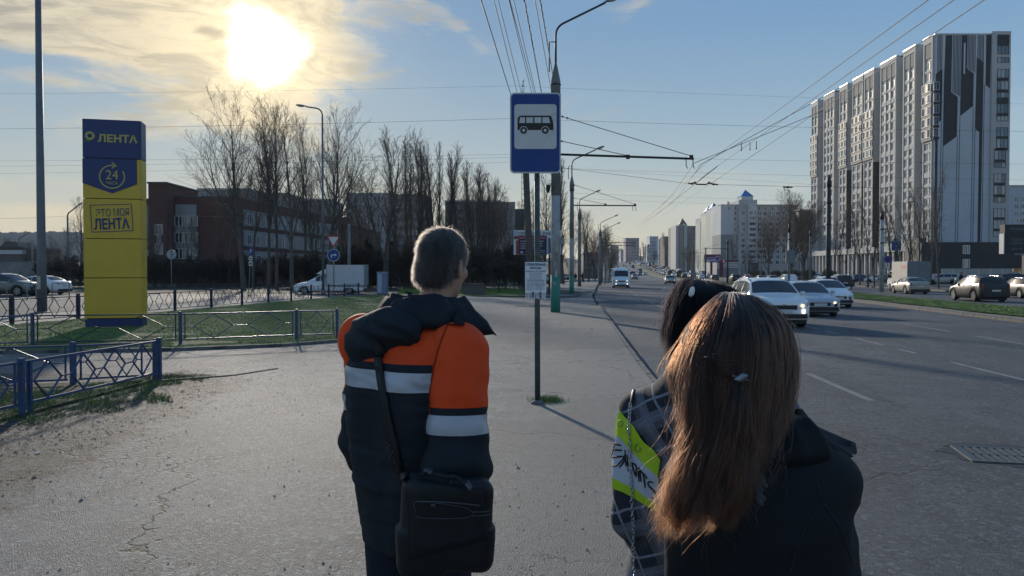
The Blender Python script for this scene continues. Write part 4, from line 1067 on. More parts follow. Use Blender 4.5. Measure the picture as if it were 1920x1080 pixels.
def fence_panel(parent, a, b_, h, zb, cells, wide=False, m=M_blue, rail=.03):
 """one welded panel: rails, uprights, and a row of hexagons"""
 a, b_ = Vector(a), Vector(b_); d = b_ - a; L = d.length; u = d / L
 def p(s, z): return a + u * s + Vector((0, 0, z))
 g = .07
 for nm, (s0, z0, s1, z1) in (('top_rail', (g * .3, h, L - g * .3, h)), ('bottom_rail', (g, zb, L - g, zb))):
  bm = bmesh.new(); bar(bm, p(s0, z0), p(s1, z1), rail); mkobj(nm, bm, m, parent)
 for s in (g + .03, L - g - .03):
  bm = bmesh.new(); bar(bm, p(s, zb + rail / 2), p(s, h - rail / 2), .022); mkobj('upright', bm, m, parent)
 # hexagon pattern: legs rise from the foot to a short level link at mid height, then on to the top
 x0, x1 = g + .04, L - g - .04; w = (x1 - x0) / cells; zm = (h + zb) / 2; k_ = w * .14
 t = .018
 for i in range(cells):
  c = x0 + w * (i + .5)
  for (s0, z0, s1, z1) in ((c, h - .016, c - w / 2 + k_, zm), (c, h - .016, c + w / 2 - k_, zm), (c, zb + .016, c - w / 2 + k_, zm), (c, zb + .016, c + w / 2 - k_, zm), (c + w / 2 - k_, zm, c + w / 2 + (k_ if i < cells - 1 else 0), zm), (c - w / 2 + k_, zm, c - w / 2, zm) if i == 0 else (0, 0, 0, 0)):
   if s0 == s1 == 0: continue
   bm = bmesh.new(); bar(bm, p(s0, z0), p(s1, z1), t); mkobj('lattice_bar', bm, m, parent)
def fence_post(parent, p, h, w=.06, m=M_blue):
 bm = bmesh.new(); box(bm, p[0] - w / 2, p[0] + w / 2, p[1] - w / 2, p[1] + w / 2, -.1, h)
 bmesh.ops.bevel(bm, geom=bm.edges[:], offset=.004, segments=1, affect='EDGES')
 mkobj('post', bm, m, parent)
# nearest fence: front run along the trodden earth, back run away to the left
t = thing('low_fence', 'nearest low blue fence ending in a corner post beside the trodden earth', 'fence')
C0 = Vector((-5.47, 11.9, 0)); P1 = Vector((-5.77, 9.02, 0)); P2 = Vector((-6.07, 6.14, 0)); P3 = Vector((-6.37, 3.26, 0))
for a, b_ in ((C0, P1), (P1, P2), (P2, P3)): fence_panel(t, a, b_, .63, .14, 4)
for q in (C0, P1, P2, P3): fence_post(t, q, .68, .062)
fence_post(t, C0 + Vector((-.1, .06, 0)), .66, .05); fence_post(t, P1 + Vector((.02, .13, 0)), .64, .045)
t = thing('low_fence', 'low blue fence running left from the nearest corner post', 'fence')
D1 = Vector((-6.52, 11.4, 0)); D2 = Vector((-9.3, 10.45, 0)); D3 = Vector((-12.1, 9.5, 0))
D0 = C0 + Vector((-.17, .02, 0))
fence_panel(t, D0, D1, .60, .10, 2)
for a, b_ in ((D1, D2), (D2, D3)): fence_panel(t, a, b_, .60, .10, 2)
for q in (D1, D2, D3): fence_post(t, q, .66, .07)
# middle fence in front of the pylon
t = thing('low_fence', 'middle low blue fence with wide diamonds before the pylon lawn', 'fence')
fp = [Vector((-16.2, 14.6, 0)), Vector((-13.35, 15.75, 0)), Vector((-10.55, 16.9, 0)), Vector((-7.6, 17.6, 0)), Vector((-5.3, 18.9, 0)), Vector((-4.37, 19.2, 0)), Vector((-2.2, 19.6, 0))]
for i, (a, b_) in enumerate(zip(fp[:-1], fp[1:])):
 if i == 5: continue
 fence_panel(t, a, b_, .74, .16, 2 if i != 4 else 1, m=M_bluedark if i == 2 else M_blue)
for q in fp[:-1]: fence_post(t, q, .80, .060)
# far fence, post to post along the side path
t = thing('low_fence', 'long low blue fence with narrow hexagons between lawn and side path', 'fence')
fq = [Vector((-15.95 + (i - 0) * .128 * 3.08, 24.5 + i * 3.06, 0)) for i in range(-4, 12)]
for a, b_ in zip(fq[:-1], fq[1:]): fence_panel(t, a, b_, .84, .14, 4 if (a - fq[4]).length > .1 else 4, m=M_bluedark, rail=.03)
for q in fq: fence_post(t, q, .95, .10, M_bluedark)
# steel parking rails by the parked cars
for i, (pa, pb) in enumerate(((-22, 13), (51, 67.5), (98, 130))):
 q0, q1 = G(pa, 562, 0), G(pb, 561, 0)
 t = thing('parking_rail', ['galvanised hoop rail before the grey SUV at the left edge', 'galvanised hoop rail left of the tall lamp pole', 'galvanised hoop rail right of the tall lamp pole'][i], 'rail', q0, 0)
 d = q1 - q0; bm = bmesh.new(); r = .07
 tube(bm, [(0, 0, 0), (0, 0, .98), d * .04 + Vector((0, 0, 1.05)), d * .96 + Vector((0, 0, 1.05)), d + Vector((0, 0, .98)), d], .035, 8)
 mkobj('hoop', bm, M_galv, t)
 for k_ in (0, 1):
  bm = bmesh.new(); lathe(bm, [(.07, 0), (.07, .015), (.04, .03)], 10); mkobj('foot', bm, M_galv, t, d * k_)
# ---------------------------------------------------------------- yellow and blue advertising pylon
PY = thing('advertising_pylon', 'tall yellow and blue supermarket pylon standing on the lawn', 'sign pylon', (0, 0, 0))
YP_ = 23.4; M_yel = mat('pylon_yellow', (.66, .43, .04), .42, var=.06, vscale=1.5, dirt=((.50, .34, .03), .4, 1.2)); M_pb = mat('pylon_blue', (.009, .030, .135), .4, var=.06, vscale=1.5); M_ylet = mat('letter_yellow', (.50, .42, .12), .5); M_pblet = mat('print_blue', (.016, .03, .15), .5)
xL, xR = x_at(162, YP_), x_at(262.5, YP_); xc_ = (xL + xR) / 2; PYrz = .24
PY.location = (xc_, YP_, 0); PY.rotation_euler = (0, 0, PYrz)
hw = (xR - xL) / 2; dep = .72
zs = [z_at(v, YP_) for v in (597, 521, 447.5, 373, 298, 225)]
def cassette(z0, z1, m, m2=None):
 bm = bmesh.new(); g = .012
 box(bm, -hw, hw, 0, dep, z0 + g, z1 - g)
 bmesh.ops.bevel(bm, geom=[e for e in bm.edges if abs(e.verts[0].co.x) == abs(e.verts[1].co.x) and e.verts[0].co.x == e.verts[1].co.x and e.verts[0].co.y == e.verts[1].co.y], offset=.035, segments=3, affect='EDGES')
 return mkobj('cassette', bm, m, PY)
bxo('core', -hw + .06, hw - .06, .06, dep - .06, .2, zs[-1] - .06, M_rust, PY)
for i in range(5): cassette(zs[i], zs[i + 1], M_pb if i == 4 else M_yel)
bm = bmesh.new(); box(bm, -hw + .02, hw - .02, .03, dep - .03, 0, zs[0] - .02); mkobj('plinth', bm, M_pb, PY)
for s in range(3): bxo('plinth_rib', -hw + .3 + s * .6, -hw + .33 + s * .6, .012, .028, .02, zs[0] - .04, M_pblet, PY)
# blue shield with the clock
bm = bmesh.new(); z0, z1 = zs[3] + .05, zs[4] - .014
zp = z_at(363, YP_); zc_ = z_at(345, YP_)
prism(bm, [(-hw + .002, z1), (-hw + .002, zc_), (0, zp), (hw - .12, zc_), (hw - .12, z1)], -.012, -.001); bmesh.ops.recalc_face_normals(bm, faces=bm.faces[:]); mkobj('shield', bm, M_pb, PY)
zc = z_at(332, YP_); R_ = .345
bm = bmesh.new(); a0, a1 = math.radians(48), math.radians(48 + 322)
ring = []
for i in range(49):
 a = a0 + (a1 - a0) * i / 48 + math.radians(20)
 ring.append([bm.verts.new((r * math.cos(a), -.016, zc + r * math.sin(a))) for r in (R_ - .017, R_ + .017)])
for p, q in zip(ring, ring[1:]): bm.faces.new((p[0], p[1], q[1], q[0]))
e = a1 + math.radians(20) - math.radians(0)
# arrow head at the upper right of the ring
for (ax, az_, bx, bz) in ((.10, R_ + .0, .0, R_ + .09), (.10, R_ + .0, .0, R_ - .09), (.10, R_, -.06, R_)):
 v = Vector((bx - ax, 0, bz - az_)); nn = Vector((-v.z, 0, v.x)).normalized() * .016
 A, Bv = Vector((ax, -.018, zc + az_)), Vector((bx, -.018, zc + bz)); bm.faces.new([bm.verts.new(x) for x in (A + nn, Bv + nn, Bv - nn, A - nn)])
mkobj('clock_arrow', bm, M_ylet, PY)
text_on('24', .34, .28, (0, -.018, zc + .06), M_ylet, PY)
text_on('ЧАСА', .32, .10, (0, -.018, zc - .19), M_ylet, PY)
text_on('ЛЕНТА', 1.10, .24, (.17, -.016, z_at(260.5, YP_)), M_ylet, PY, bold=.035)
bm = bmesh.new(); n = 26; rg = []
for i in range(n):      # sunflower-like ring
 a = 2 * PI * i / n; ro = .155 if i % 2 == 0 else .115
 rg.append([bm.verts.new((-.60 + r * math.cos(a), -.017, z_at(258, YP_) + .015 + r * .95 * math.sin(a))) for r in (.068, ro)])
for i in range(n): bm.faces.new((rg[i][0], rg[i][1], rg[(i + 1) % n][1], rg[(i + 1) % n][0]))
mkobj('flower_ring', bm, M_ylet, PY)
bm = bmesh.new(); vs_ = [bm.verts.new((-.66 + .10 * math.cos(a) * (1 if a < PI else 1), -.0165, z_at(265, YP_) + .045 * math.sin(a))) for a in [PI + i * PI / 8 for i in range(9)]]; bm.faces.new(vs_)
mkobj('leaf', bm, mat('leaf_green', (.03, .22, .10), .5), PY)
# stamp
sc = Vector((-.02, 0, z_at(409, YP_))); tl = .055
text_on('ЭТО МОЯ', .92, .24, (sc.x + .02, -.014, sc.z + .17), M_pblet, PY, tilt=tl, bold=.0)
text_on('ЛЕНТА', .98, .34, (sc.x + .0, -.014, sc.z - .17), M_pblet, PY, tilt=tl, bold=.03)
bm = bmesh.new(); ct, st = math.cos(tl), math.sin(tl); w_, h_ = .58, .415
for (x0, x1, z0, z1) in ((-w_, w_, h_ - .02, h_), (-w_, w_, -h_, -h_ + .02), (-w_, -w_ + .02, -h_ + .02, h_ - .02), (w_ - .02, w_, -h_ + .02, h_ - .02)):
 bm.faces.new([bm.verts.new((sc.x + x * ct - z * st, -.014, sc.z + x * st + z * ct)) for x, z in ((x0, z0), (x1, z0), (x1, z1), (x0, z1))])
mkobj('stamp_frame', bm, M_pblet, PY)
# ---------------------------------------------------------------- bus stop sign
BS = thing('bus_stop_sign', 'blue and white bus stop sign on a grey post with a paper notice', 'sign', G(1008, 757, 0), 0)
bl = BS.location; YS_ = bl.y
bm = bmesh.new(); tube(bm, [(0, 0, -.05), (-.005, 0, 1.2), (-.012, .0, z_at(190, YS_))], .036, 14); mkobj('post', bm, M_polegreen, BS)
bm = bmesh.new(); lathe(bm, [(.09, 0), (.07, .03), (.04, .05)], 12); mkobj('collar', bm, M_kerb, BS)
zt_, zb_ = z_at(178, YS_), z_at(326.5, YS_); xw = (1050.5 - 956) / F * YS_; cz = (zt_ + zb_) / 2; cxs = x_at(1003.5, YS_) - bl.x; hh = zt_ - zb_
def plate(name, w, h, r, y0, y1, m, parent, cx=0, cz=0, bev=0):
 bm = bmesh.new(); prism(bm, rrect(w, h, r, 6, cx, cz), y0, y1); bmesh.ops.recalc_face_normals(bm, faces=bm.faces[:]); return mkobj(name, bm, m, parent)
plate('sign_frame', xw, hh, .055, -.075, -.045, M_signwhite, BS, cxs, cz)
plate('blue_panel', xw - .035, hh - .035, .045, -.079, -.0755, M_signblue, BS, cxs, cz)
wz0, wz1 = z_at(282, YS_), z_at(199.5, YS_)
plate('white_panel', .535, wz1 - wz0, .04, -.0825, -.0795, M_signwhite, BS, cxs - .0, (wz0 + wz1) / 2)
# bus symbol
bcz = z_at(236, YS_); bw = .455
bus = [(-.5, -.18), (-.5, .16), (-.47, .22), (-.42, .25), (.40, .25), (.44, .23), (.48, .10), (.5, -.02), (.5, -.18)]
bm = bmesh.new(); prism(bm, [(cxs + x * bw, bcz + z * bw * .93) for x, z in bus][::-1], -.0845, -.0826); bmesh.ops.recalc_face_normals(bm, faces=bm.faces[:]); mkobj('bus_symbol', bm, M_black, BS)
bm = bmesh.new()
for x0, x1, sl_ in ((-.455, -.29, .03), (-.255, -.065, 0), (-.03, .16, 0), (.195, .41, -.04)):
 q = [(x0, .03), (x1 - min(0, sl_) * 0, .03), (x1 + (sl_ if sl_ < 0 else 0), .20), (x0 + (sl_ if sl_ > 0 else 0), .20)]
 bm.faces.new([bm.verts.new((cxs + x * bw, -.0855, bcz + z * bw * .93)) for x, z in q])
mkobj('bus_windows', bm, M_signwhite, BS)
for sx in (-.33, .27):
 for r0, r1, m, yy in ((.0, .115, M_signwhite, -.0856), (.0, .098, M_black, -.0862), (.0, .042, M_signwhite, -.0868)):
  bm = bmesh.new(); vs_ = [bm.verts.new((cxs + sx * bw + r1 * bw * math.cos(2 * PI * i / 24), yy, bcz + (-.19) * bw * .93 + r1 * bw * math.sin(2 * PI * i / 24))) for i in range(24)]; bm.faces.new(vs_); mkobj('bus_wheel', bm, m, BS)
for zz in (cz - .3, cz + .3):
 bm = bmesh.new(); box(bm, -.06, .05, -.044, .045, zz - .02, zz + .02); mkobj('clamp', bm, M_galv, BS)
# paper notice taped to the post
NT_ = thing('paper_notice', 'white paper notice with tear-off strips taped to the bus stop post', 'notice', (bl.x, YS_, 0), 0)
M_paper = mat('paper', (.78, .79, .82), .8, var=.04, vscale=9); M_ink = mat('ink', (.05, .055, .09), .8)
nx0, nx1, nz1, nz0 = x_at(984.5, YS_) - bl.x, x_at(1024, YS_) - bl.x, z_at(491.5, YS_), z_at(547, YS_)
nw = nx1 - nx0; bend = lambda x: -.040 - .012 + .30 * (x + .0) ** 2 * 1.2
bm = bmesh.new(); NXN, NZN = 12, 10; g_ = [[bm.verts.new((nx0 + nw * i / NXN, bend(nx0 + nw * i / NXN) + .004 * math.sin(j * 1.3 + i * .4), nz1 + (nz0 - nz1) * j / NZN)) for i in range(NXN + 1)] for j in range(NZN + 1)]
for j in range(NZN):
 for i in range(NXN): bm.faces.new((g_[j][i], g_[j + 1][i], g_[j + 1][i + 1], g_[j][i + 1]))
mkobj('sheet', bm, M_paper, NT_, smooth=True)
for i in range(12):
 if i in (4, 8): continue
 x0, x1 = nx0 + nw * (i + .05) / 12, nx0 + nw * (i + .93) / 12; L_ = .085 + .015 * math.sin(i * 3.1); o_ = .006 * math.sin(i * 2.2)
 bm = bmesh.new(); a = [bm.verts.new((x, bend(x) - .003, nz0)) for x in (x0, x1)]; b_ = [bm.verts.new((x + o_, bend(x) - .012 + o_, nz0 - L_)) for x in (x0, x1)]
 bm.faces.new((a[0], b_[0], b_[1], a[1])); mkobj('tear_strip', bm, M_paper, NT_)
 bm = bmesh.new(); xm = (x0 + x1) / 2
 for q in (-.004, .004): bm.faces.new([bm.verts.new(v) for v in ((xm + q - .0014, bend(xm) - .0065, nz0 - .012), (xm + q + .0014, bend(xm) - .0065, nz0 - .012), (xm + q + .0014 + o_ * .8, bend(xm) - .015 + o_, nz0 - L_ + .014), (xm + q - .0014 + o_ * .8, bend(xm) - .015 + o_, nz0 - L_ + .014))])
 mkobj('strip_number', bm, M_ink, NT_)
def on_notice(s, w, h, x, z, bold=.0):
 o = text_on(s, w, h, (x, 0, z), M_ink, NT_, bold=bold)
 me = o.data
 for v in me.vertices: v.co.y = bend(v.co.x + x) - .0025 - .004
 return o
ncx = (nx0 + nx1) / 2
on_notice('СТРОИТЕЛЬНАЯ', nw * .92, .034, ncx, nz1 - .032, .04); on_notice('БРИГАДА', nw * .54, .034, ncx, nz1 - .078, .04)
on_notice('8-960-727-71-76   71-29-04', nw * .92, .017, ncx, nz1 - .118, .03)
rl = random.Random(4)
for i in range(20):
 z_ = nz1 - .138 - i * .0118; n = rl.randint(3, 5); wd = nw * (.85 if i > 6 else .6)
 if i in (8, 13):
  bmz = .0028
 else: bmz = .0014
 bm = bmesh.new(); x = ncx - wd / 2 + (rl.random() * .01)
 while x < ncx + wd / 2 - .02:
  L_ = rl.uniform(.012, .035); y_ = bend(x) - .0065
  bm.faces.new([bm.verts.new(v) for v in ((x, y_, z_ - bmz), (x + L_, bend(x + L_) - .0065, z_ - bmz), (x + L_, bend(x + L_) - .0065, z_ + bmz), (x, y_, z_ + bmz))]); x += L_ + rl.choice((.004, .006, .03 if i > 13 else .005))
 mkobj('text_line', bm, M_ink, NT_)
# ---------------------------------------------------------------- poles
def luminaire(parent, base, top_z, r0, arm_dir, arm_len, rise_, lo=None, m=M_rust, swan=True):
 """bent bracket with a street lamp head; arm_dir unit vector in plan"""
 b = Vector(base); d = Vector((arm_dir[0], arm_dir[1], 0)).normalized()
 pts = [b]; n = 7; bend_r = .55
 top = Vector((b.x, b.y, top_z))
 pts.append(top)
 ang = math.atan2(rise_, arm_len)
 for i in range(1, n + 1):
  a = (PI / 2 - ang) * i / n
  pts.append(top + d * bend_r * (1 - math.cos(a)) + Vector((0, 0, bend_r * math.sin(a))))
 e = pts[-1]; ex = d * math.cos(ang) + Vector((0, 0, math.sin(ang)))
 tip = e + ex * arm_len; pts.append(tip)
 bm = bmesh.new(); tube(bm, pts, r0, 8); mkobj('bracket', bm, m, parent)
 # head
 M = Matrix.Translation(tip) @ Matrix(((d.x, -d.y, 0, 0), (d.y, d.x, 0, 0), (0, 0, 1, 0), (0, 0, 0, 1))) @ Matrix.Rotation(-ang * .85, 4, 'Y')
 bm = bmesh.new(); prof = [(-.10, .03, .03), (0, .055, .05), (.12, .10, .085), (.35, .15, .11), (.58, .14, .10), (.72, .09, .07), (.78, .03, .03)]; rings = []
 for x, w, h in prof:
  rings.append([bm.verts.new(M @ Vector((x, w * math.cos(2 * PI * j / 12), .02 + (h if math.sin(2 * PI * j / 12) > 0 else h * .35) * math.sin(2 * PI * j / 12)))) for j in range(12)])
 for p, q in zip(rings, rings[1:]):
  for j in range(12): bm.faces.new((p[j], p[(j + 1) % 12], q[(j + 1) % 12], q[j]))
 bm.faces.new(rings[0]); bm.faces.new(rings[-1]); bmesh.ops.recalc_face_normals(bm, faces=bm.faces[:])
 hd = mkobj('lamp_head', bm, M_galv, parent, smooth=True)
 bm = bmesh.new(); rings = []
 for x, w, h in ((.14, .07, .02), (.25, .11, .06), (.45, .12, .08), (.62, .09, .05), (.69, .04, .02)):
  rings.append([bm.verts.new(M @ Vector((x, w * math.cos(PI + PI * j / 8), -.005 + h * math.sin(PI + PI * j / 8)))) for j in range(9)])
 for p, q in zip(rings, rings[1:]):
  for j in range(8): bm.faces.new((p[j], p[j + 1], q[j + 1], q[j]))
 mkobj('lamp_glass', bm, mat('lamp_bowl', (.45, .44, .40), .25), hd, smooth=True)
 return tip
M_conc = mat('concrete_white', (.36, .37, .37), .85, var=.2, vscale=2.5, dirt=((.17, .17, .165), .8, 2.2), bump=.4, bscale=30)
M_concg = mat('concrete_green', (.035, .22, .165), .7, var=.15, vscale=3, dirt=((.12, .16, .14), .6, 5), bump=.3, bscale=30)
M_concd = mat('concrete_old', (.20, .205, .20), .9, var=.25, vscale=2, dirt=((.10, .10, .10), .8, 1.5), bump=.4, bscale=30)
M_scraps = mat('torn_paper', (.42, .42, .40), .9, var=.3, vscale=40)
def line_pole(px, pyb, ptop, plamp, label, dia, Y=None, arm_px=None, armz=None, lampdir=(1, .05), arml=1.75, green=True, group=None, lean=0.0):
 g = G(px, pyb, 0) if Y is None else Vector((x_at(px, Y), Y, rise(Y)))
 t = thing('street_pole', label, 'lamp post', g, 0, group); Y = g.y
 zt = z_at(ptop, Y) - g.z
 zg = .16 * zt if green else 0
 if green:
  bm = bmesh.new(); lathe(bm, [(dia / 2, -.2), (dia / 2 * .985, zg - .004)], 20); mkobj('green_base', bm, M_concg, t)
  bm = bmesh.new(); lathe(bm, [(dia / 2 * .985, zg), (dia / 2 * .93, zt * .50)], 20); mkobj('whitewashed_shaft', bm, M_conc, t)
  bm = bmesh.new(); lathe(bm, [(dia / 2 * .93, zt * .5 + .003), (dia / 2 * .80, zt * .93)], 20); mkobj('shaft', bm, M_concd, t)
 else:
  bm = bmesh.new(); lathe(bm, [(dia / 2, -.2), (dia / 2 * .8, zt * .93)], 16); mkobj('shaft', bm, M_concd, t)
 bm = bmesh.new(); lathe(bm, [(dia / 2 * .98, zt * .925), (dia / 2 * .98, zt * .99), (dia * .14, zt * 1.06), (.04, zt * 1.07)], 16); mkobj('cap', bm, M_concd, t)
 for zz in (zt * .93, zt * .975):
  bm = bmesh.new(); lathe(bm, [(dia / 2 * 1.06, zz - .03), (dia / 2 * 1.1, zz), (dia / 2 * 1.06, zz + .03)], 16); mkobj('clamp_band', bm, M_rust, t)
 if plamp:
  zl = z_at(plamp, Y) - g.z
  rr = .45 * arml
  luminaire(t, (0, 0, zt * 1.02), zl - rr - .62, .045, lampdir, arml, rr)
  bm = bmesh.new(); tube(bm, [(-.28, 0, zt * 1.03), (-.28, 0, (zt + zl) / 2 - .1), (0, 0, (zt + zl) / 2 - .1)], .03, 6); mkobj('side_bracket', bm, M_rust, t)
 return t, g, zt
def trolley_arm(t, z, length, dirx=1.0, diry=.02, sag=-.012):
 d = Vector((dirx, diry, 0)).normalized()
 bm = bmesh.new(); tube(bm, [Vector((0, 0, z)), d * length * .5 + Vector((0, 0, z + sag * length * .5)), d * length + Vector((0, 0, z + sag * length))], .05, 8); mkobj('arm', bm, M_rust, t)
 for s, zz in ((.98, 1.35), (.52, .62)):
  bm = bmesh.new(); tube(bm, [Vector((0, 0, z + zz + .35 * (s > .9))), d * length * s + Vector((0, 0, z + sag * length + .12))], .016, 5); mkobj('stay_wire', bm, M_wire, t)
  for q in (.05, .085):
   c = (d * length * s) * q + Vector((0, 0, (z + zz + .35 * (s > .9)) * (1 - q) + (z + sag * length + .12) * q))
   bm = bmesh.new(); bmesh.ops.create_icosphere(bm, subdivisions=1, radius=.05); o = mkobj('insulator', bm, M_rust, t, c)
  bxo('clamp', -.09, .09, -.05, .05, -.02, .16, M_rust, t, d * length * s + Vector((0, 0, z + sag * length)))
 for s in (.945, .995):
  p = d * length * s + Vector((0, 0, z + sag * length))
  bm = bmesh.new(); tube(bm, [p, p + Vector((.0, 0, -.28)), p + Vector((.06, 0, -.42))], .02, 5); mkobj('hanger', bm, M_rust, t)
 return d
lab = ['nearest concrete lamp post with a green painted base behind the bus stop sign', 'second concrete lamp post down the pavement with a green base', 'third lamp post down the pavement in front of the bare tree', 'fourth thinner lamp post down the avenue', 'far lamp post beside the shrubby trees', 'farthest small lamp post down the avenue']
t, g1, z1 = line_pole(1041.5, 585, 150, 4, lab[0], .42, arml=1.95, lampdir=(1, -.12))
za = z_at(290, g1.y)
trolley_arm(t, za, (1310 - 1050) / F * g1.y, 1, .03, -.028)
# leaflets and a loudspeaker on the nearest post
for i, (zz, a, w, h) in enumerate(((1.95, -1.75, .14, .22), (1.5, -1.5, .12, .3), (1.15, -1.9, .18, .16), (2.6, -1.3, .1, .2), (1.75, -1.35, .1, .14))):
 bm = bmesh.new(); r = .216; n = 5; rows = []
 for j in range(n + 1):
  an = a + (j / n - .5) * w / r; rows.append([bm.verts.new((r * math.cos(an), r * math.sin(an), zz + k_ + .02 * math.sin(j * 2.1))) for k_ in (0, h)])
 for p, q in zip(rows, rows[1:]): bm.faces.new((p[0], q[0], q[1], p[1]))
 mkobj('leaflet', bm, M_scraps if i % 2 else M_galv, t)
bm = bmesh.new(); lathe(bm, [(.05, 0), (.09, .12), (.11, .3), (.06, .34)], 12); mkobj('loudspeaker', bm, M_black, t, (-.33, -.1, z_at(362, g1.y)))
bm = bmesh.new(); box(bm, .2, .36, -.1, .1, z_at(458, g1.y), z_at(446, g1.y)); mkobj('junction_box', bm, M_galv, t)
t, g2, z2 = line_pole(1072, 551, 343, 277, lab[1], .38, arml=1.75)
trolley_arm(t, z_at(391, g2.y + 3), 5.2, 1, .02, -.004)
t, g3, z3 = line_pole(1086.5, 537, 400, 358, lab[2], .46, Y=None, arml=1.8, green=False)
t, g4, z4 = line_pole(1125.5, 533, 435, 404, lab[3], .42, Y=118, arml=1.9, green=False)
trolley_arm(t, z_at(455, 118), 5.4, 1, .02, -.004)
t, g5, z5 = line_pole(1135, 526, 443, 418, lab[4], .42, Y=140, arml=1.9, green=False)
trolley_arm(t, z_at(460, 140), 5.4, 1, .02, -.004)
t, g6, z6 = line_pole(1129, 521, 452, 438, lab[5], .42, Y=190, arml=1.8, green=False)
# leaning old wooden post behind the sign, with a small box
t = thing('old_post', 'leaning old wooden post just behind the bus stop sign', 'post', G(996, 556, 0)); q = t.location
bm = bmesh.new(); pt = P(986, 318, q.y) - q; tube(bm, [(0, 0, -.1), pt * .5, pt, pt * 1.32], [.27, .25, .23, .2], 10); mkobj('shaft', bm, mat('old_wood', (.10, .09, .08), .9, var=.3, vscale=1.5, bump=.6, bscale=14), t)
# ladder-like lattice mast showing over the sign
t = thing('lattice_mast', 'thin lattice mast top showing just above the bus stop sign', 'mast', (x_at(980.5, 75), 75, 0)); bm = bmesh.new()
zT = z_at(153, 75)
for sx in (-.13, .13): bar(bm, (sx, 0, 0), (sx * .7, 0, zT - .4), .05)
mkobj('mast_leg', bm, M_rust, t)
for i in range(30):
 z_ = zT - .5 - i * .55
 bm = bmesh.new(); bar(bm, (-.12, 0, z_), (.12, 0, z_ - .1), .045); mkobj('rung', bm, M_rust, t)
bm = bmesh.new(); bar(bm, (0, 0, zT - .5), (.02, 0, zT), .07); bar(bm, (0, 0, zT - .2), (.14, 0, zT + .1), .04); mkobj('spike', bm, M_rust, t)
bxo('foot_plate', -.2, .2, -.2, .2, 0, .1, M_kerb, t)
# tall lamp pole at the left edge and others on that side
g = G(79, 586, 0); t = thing('lamp_pole', 'very tall grey steel pole at the left edge', 'pole', g)
bm = bmesh.new(); tube(bm, [(0, 0, -.1), (0, 0, 2.2), (-.02, 0, z_at(-260, g.y))], [.20, .175, .085], 16); mkobj('shaft', bm, M_pole, t)
bm = bmesh.new(); lathe(bm, [(.30, 0), (.30, .03), (.21, .05)], 16); mkobj('base_plate', bm, M_pole, t)
bxo('service_door', -.09, .06, -.205, -.185, 1.0, 1.55, M_scraps, t)
p = luminaire(t, (0, 0, z_at(-262, g.y)), z_at(-270, g.y), .05, (-1, .2), 1.6, .5)
def simple_lamp(px, pyb, ptop, label, d=(1, 0), L=1.6, r=.09, Y=None, rise_=.4, m=M_pole, dead=False):
 g = G(px, pyb, 0) if Y is None else Vector((x_at(px, Y), Y, rise(Y) - .1))
 t = thing('lamp_post', label, 'lamp post', g)
 zt = z_at(ptop, g.y) - g.z
 bm = bmesh.new(); tube(bm, [(0, 0, -.1), (0, 0, zt - rise_ - .7)], [r, r * .6], 10); mkobj('shaft', bm, m, t)
 bm = bmesh.new(); lathe(bm, [(r * 1.5, 0), (r * 1.3, .25), (r * 1.05, .3)], 10); mkobj('base', bm, m, t)
 if not dead: luminaire(t, (0, 0, zt - rise_ - .72), zt - rise_ - .6, r * .5, d, L, rise_)
 return t
simple_lamp(606, 553, 200, 'tall swan necked lamp post rising in front of the bare trees', d=(-1, 0), L=.8, r=.105, rise_=.12)
simple_lamp(128, 536, 381, 'lamp post with a raised arm left of the pylon', d=(1, 0), L=1.3, r=.16, Y=95, rise_=1.0)
simple_lamp(36, 520, 438, 'small curved lamp post far off at the left edge', d=(1, 0), L=1.5, r=.12, Y=170, rise_=.8)
simple_lamp(817 / 1, 540, 0, 'x', Y=60) if False else None
t = thing('utility_pole', 'old concrete pole behind the keep right sign', 'pole', G(655, 546, 0)); q = t.location
bm = bmesh.new(); lathe(bm, [(.17, -.1), (.13, z_at(420, q.y))], 12); mkobj('shaft', bm, M_concd, t); bxo('cross_arm', -.6, .6, -.04, .04, z_at(428, q.y), z_at(426, q.y), M_rust, t)
t = thing('utility_pole', 'short dark pole beside the warehouse at the far left', 'pole', (x_at(61, 120), 120, 0)); bm = bmesh.new(); lathe(bm, [(.14, -.1), (.10, z_at(452, 120))], 8); mkobj('shaft', bm, M_concd, t); bxo('cap', -.2, .2, -.05, .05, z_at(452.5, 120), z_at(451.5, 120), M_rust, t)
# right side poles
def mast(px, Y, ptop, label, dia=.36, m=M_concd, arm=None, cat='pole'):
 t = thing('pole', label, cat, (x_at(px, Y), Y, rise(Y) - .02)); zt = z_at(ptop, Y) - rise(Y)
 bm = bmesh.new(); lathe(bm, [(dia / 2, -.2), (dia / 2 * .75, zt)], 12); mkobj('shaft', bm, m, t)
 bm = bmesh.new(); lathe(bm, [(dia / 2 * .85, zt - .5), (dia / 2 * .9, zt - .1), (.05, zt + .35)], 10); mkobj('cap', bm, M_rust, t)
 for zz in (.62, .8):
  bm = bmesh.new(); lathe(bm, [(dia / 2, zt * zz), (dia / 2 * 1.04, zt * zz + .06), (dia / 2, zt * zz + .12)], 10); mkobj('band', bm, M_rust, t)
 if arm:
  z_, L, n = arm; bm = bmesh.new(); tube(bm, [(0, 0, z_), (-L, 0, z_ + .05)], .045, 6); mkobj('arm', bm, M_rust, t)
  bm = bmesh.new(); tube(bm, [(0, 0, z_ + 1.2), (-L * .9, 0, z_ + .1)], .016, 4); mkobj('stay_wire', bm, M_wire, t)
 return t
M_dpole = mat('pole_dark', (.035, .045, .05), .7, var=.2, vscale=2)
mast(1553, 52, 337, 'dark round pole standing on the median behind the white wagon', .34, M_dpole)
mast(1653, 74, 402, 'pale pole with parking signs beside the box truck', .42, M_conc)
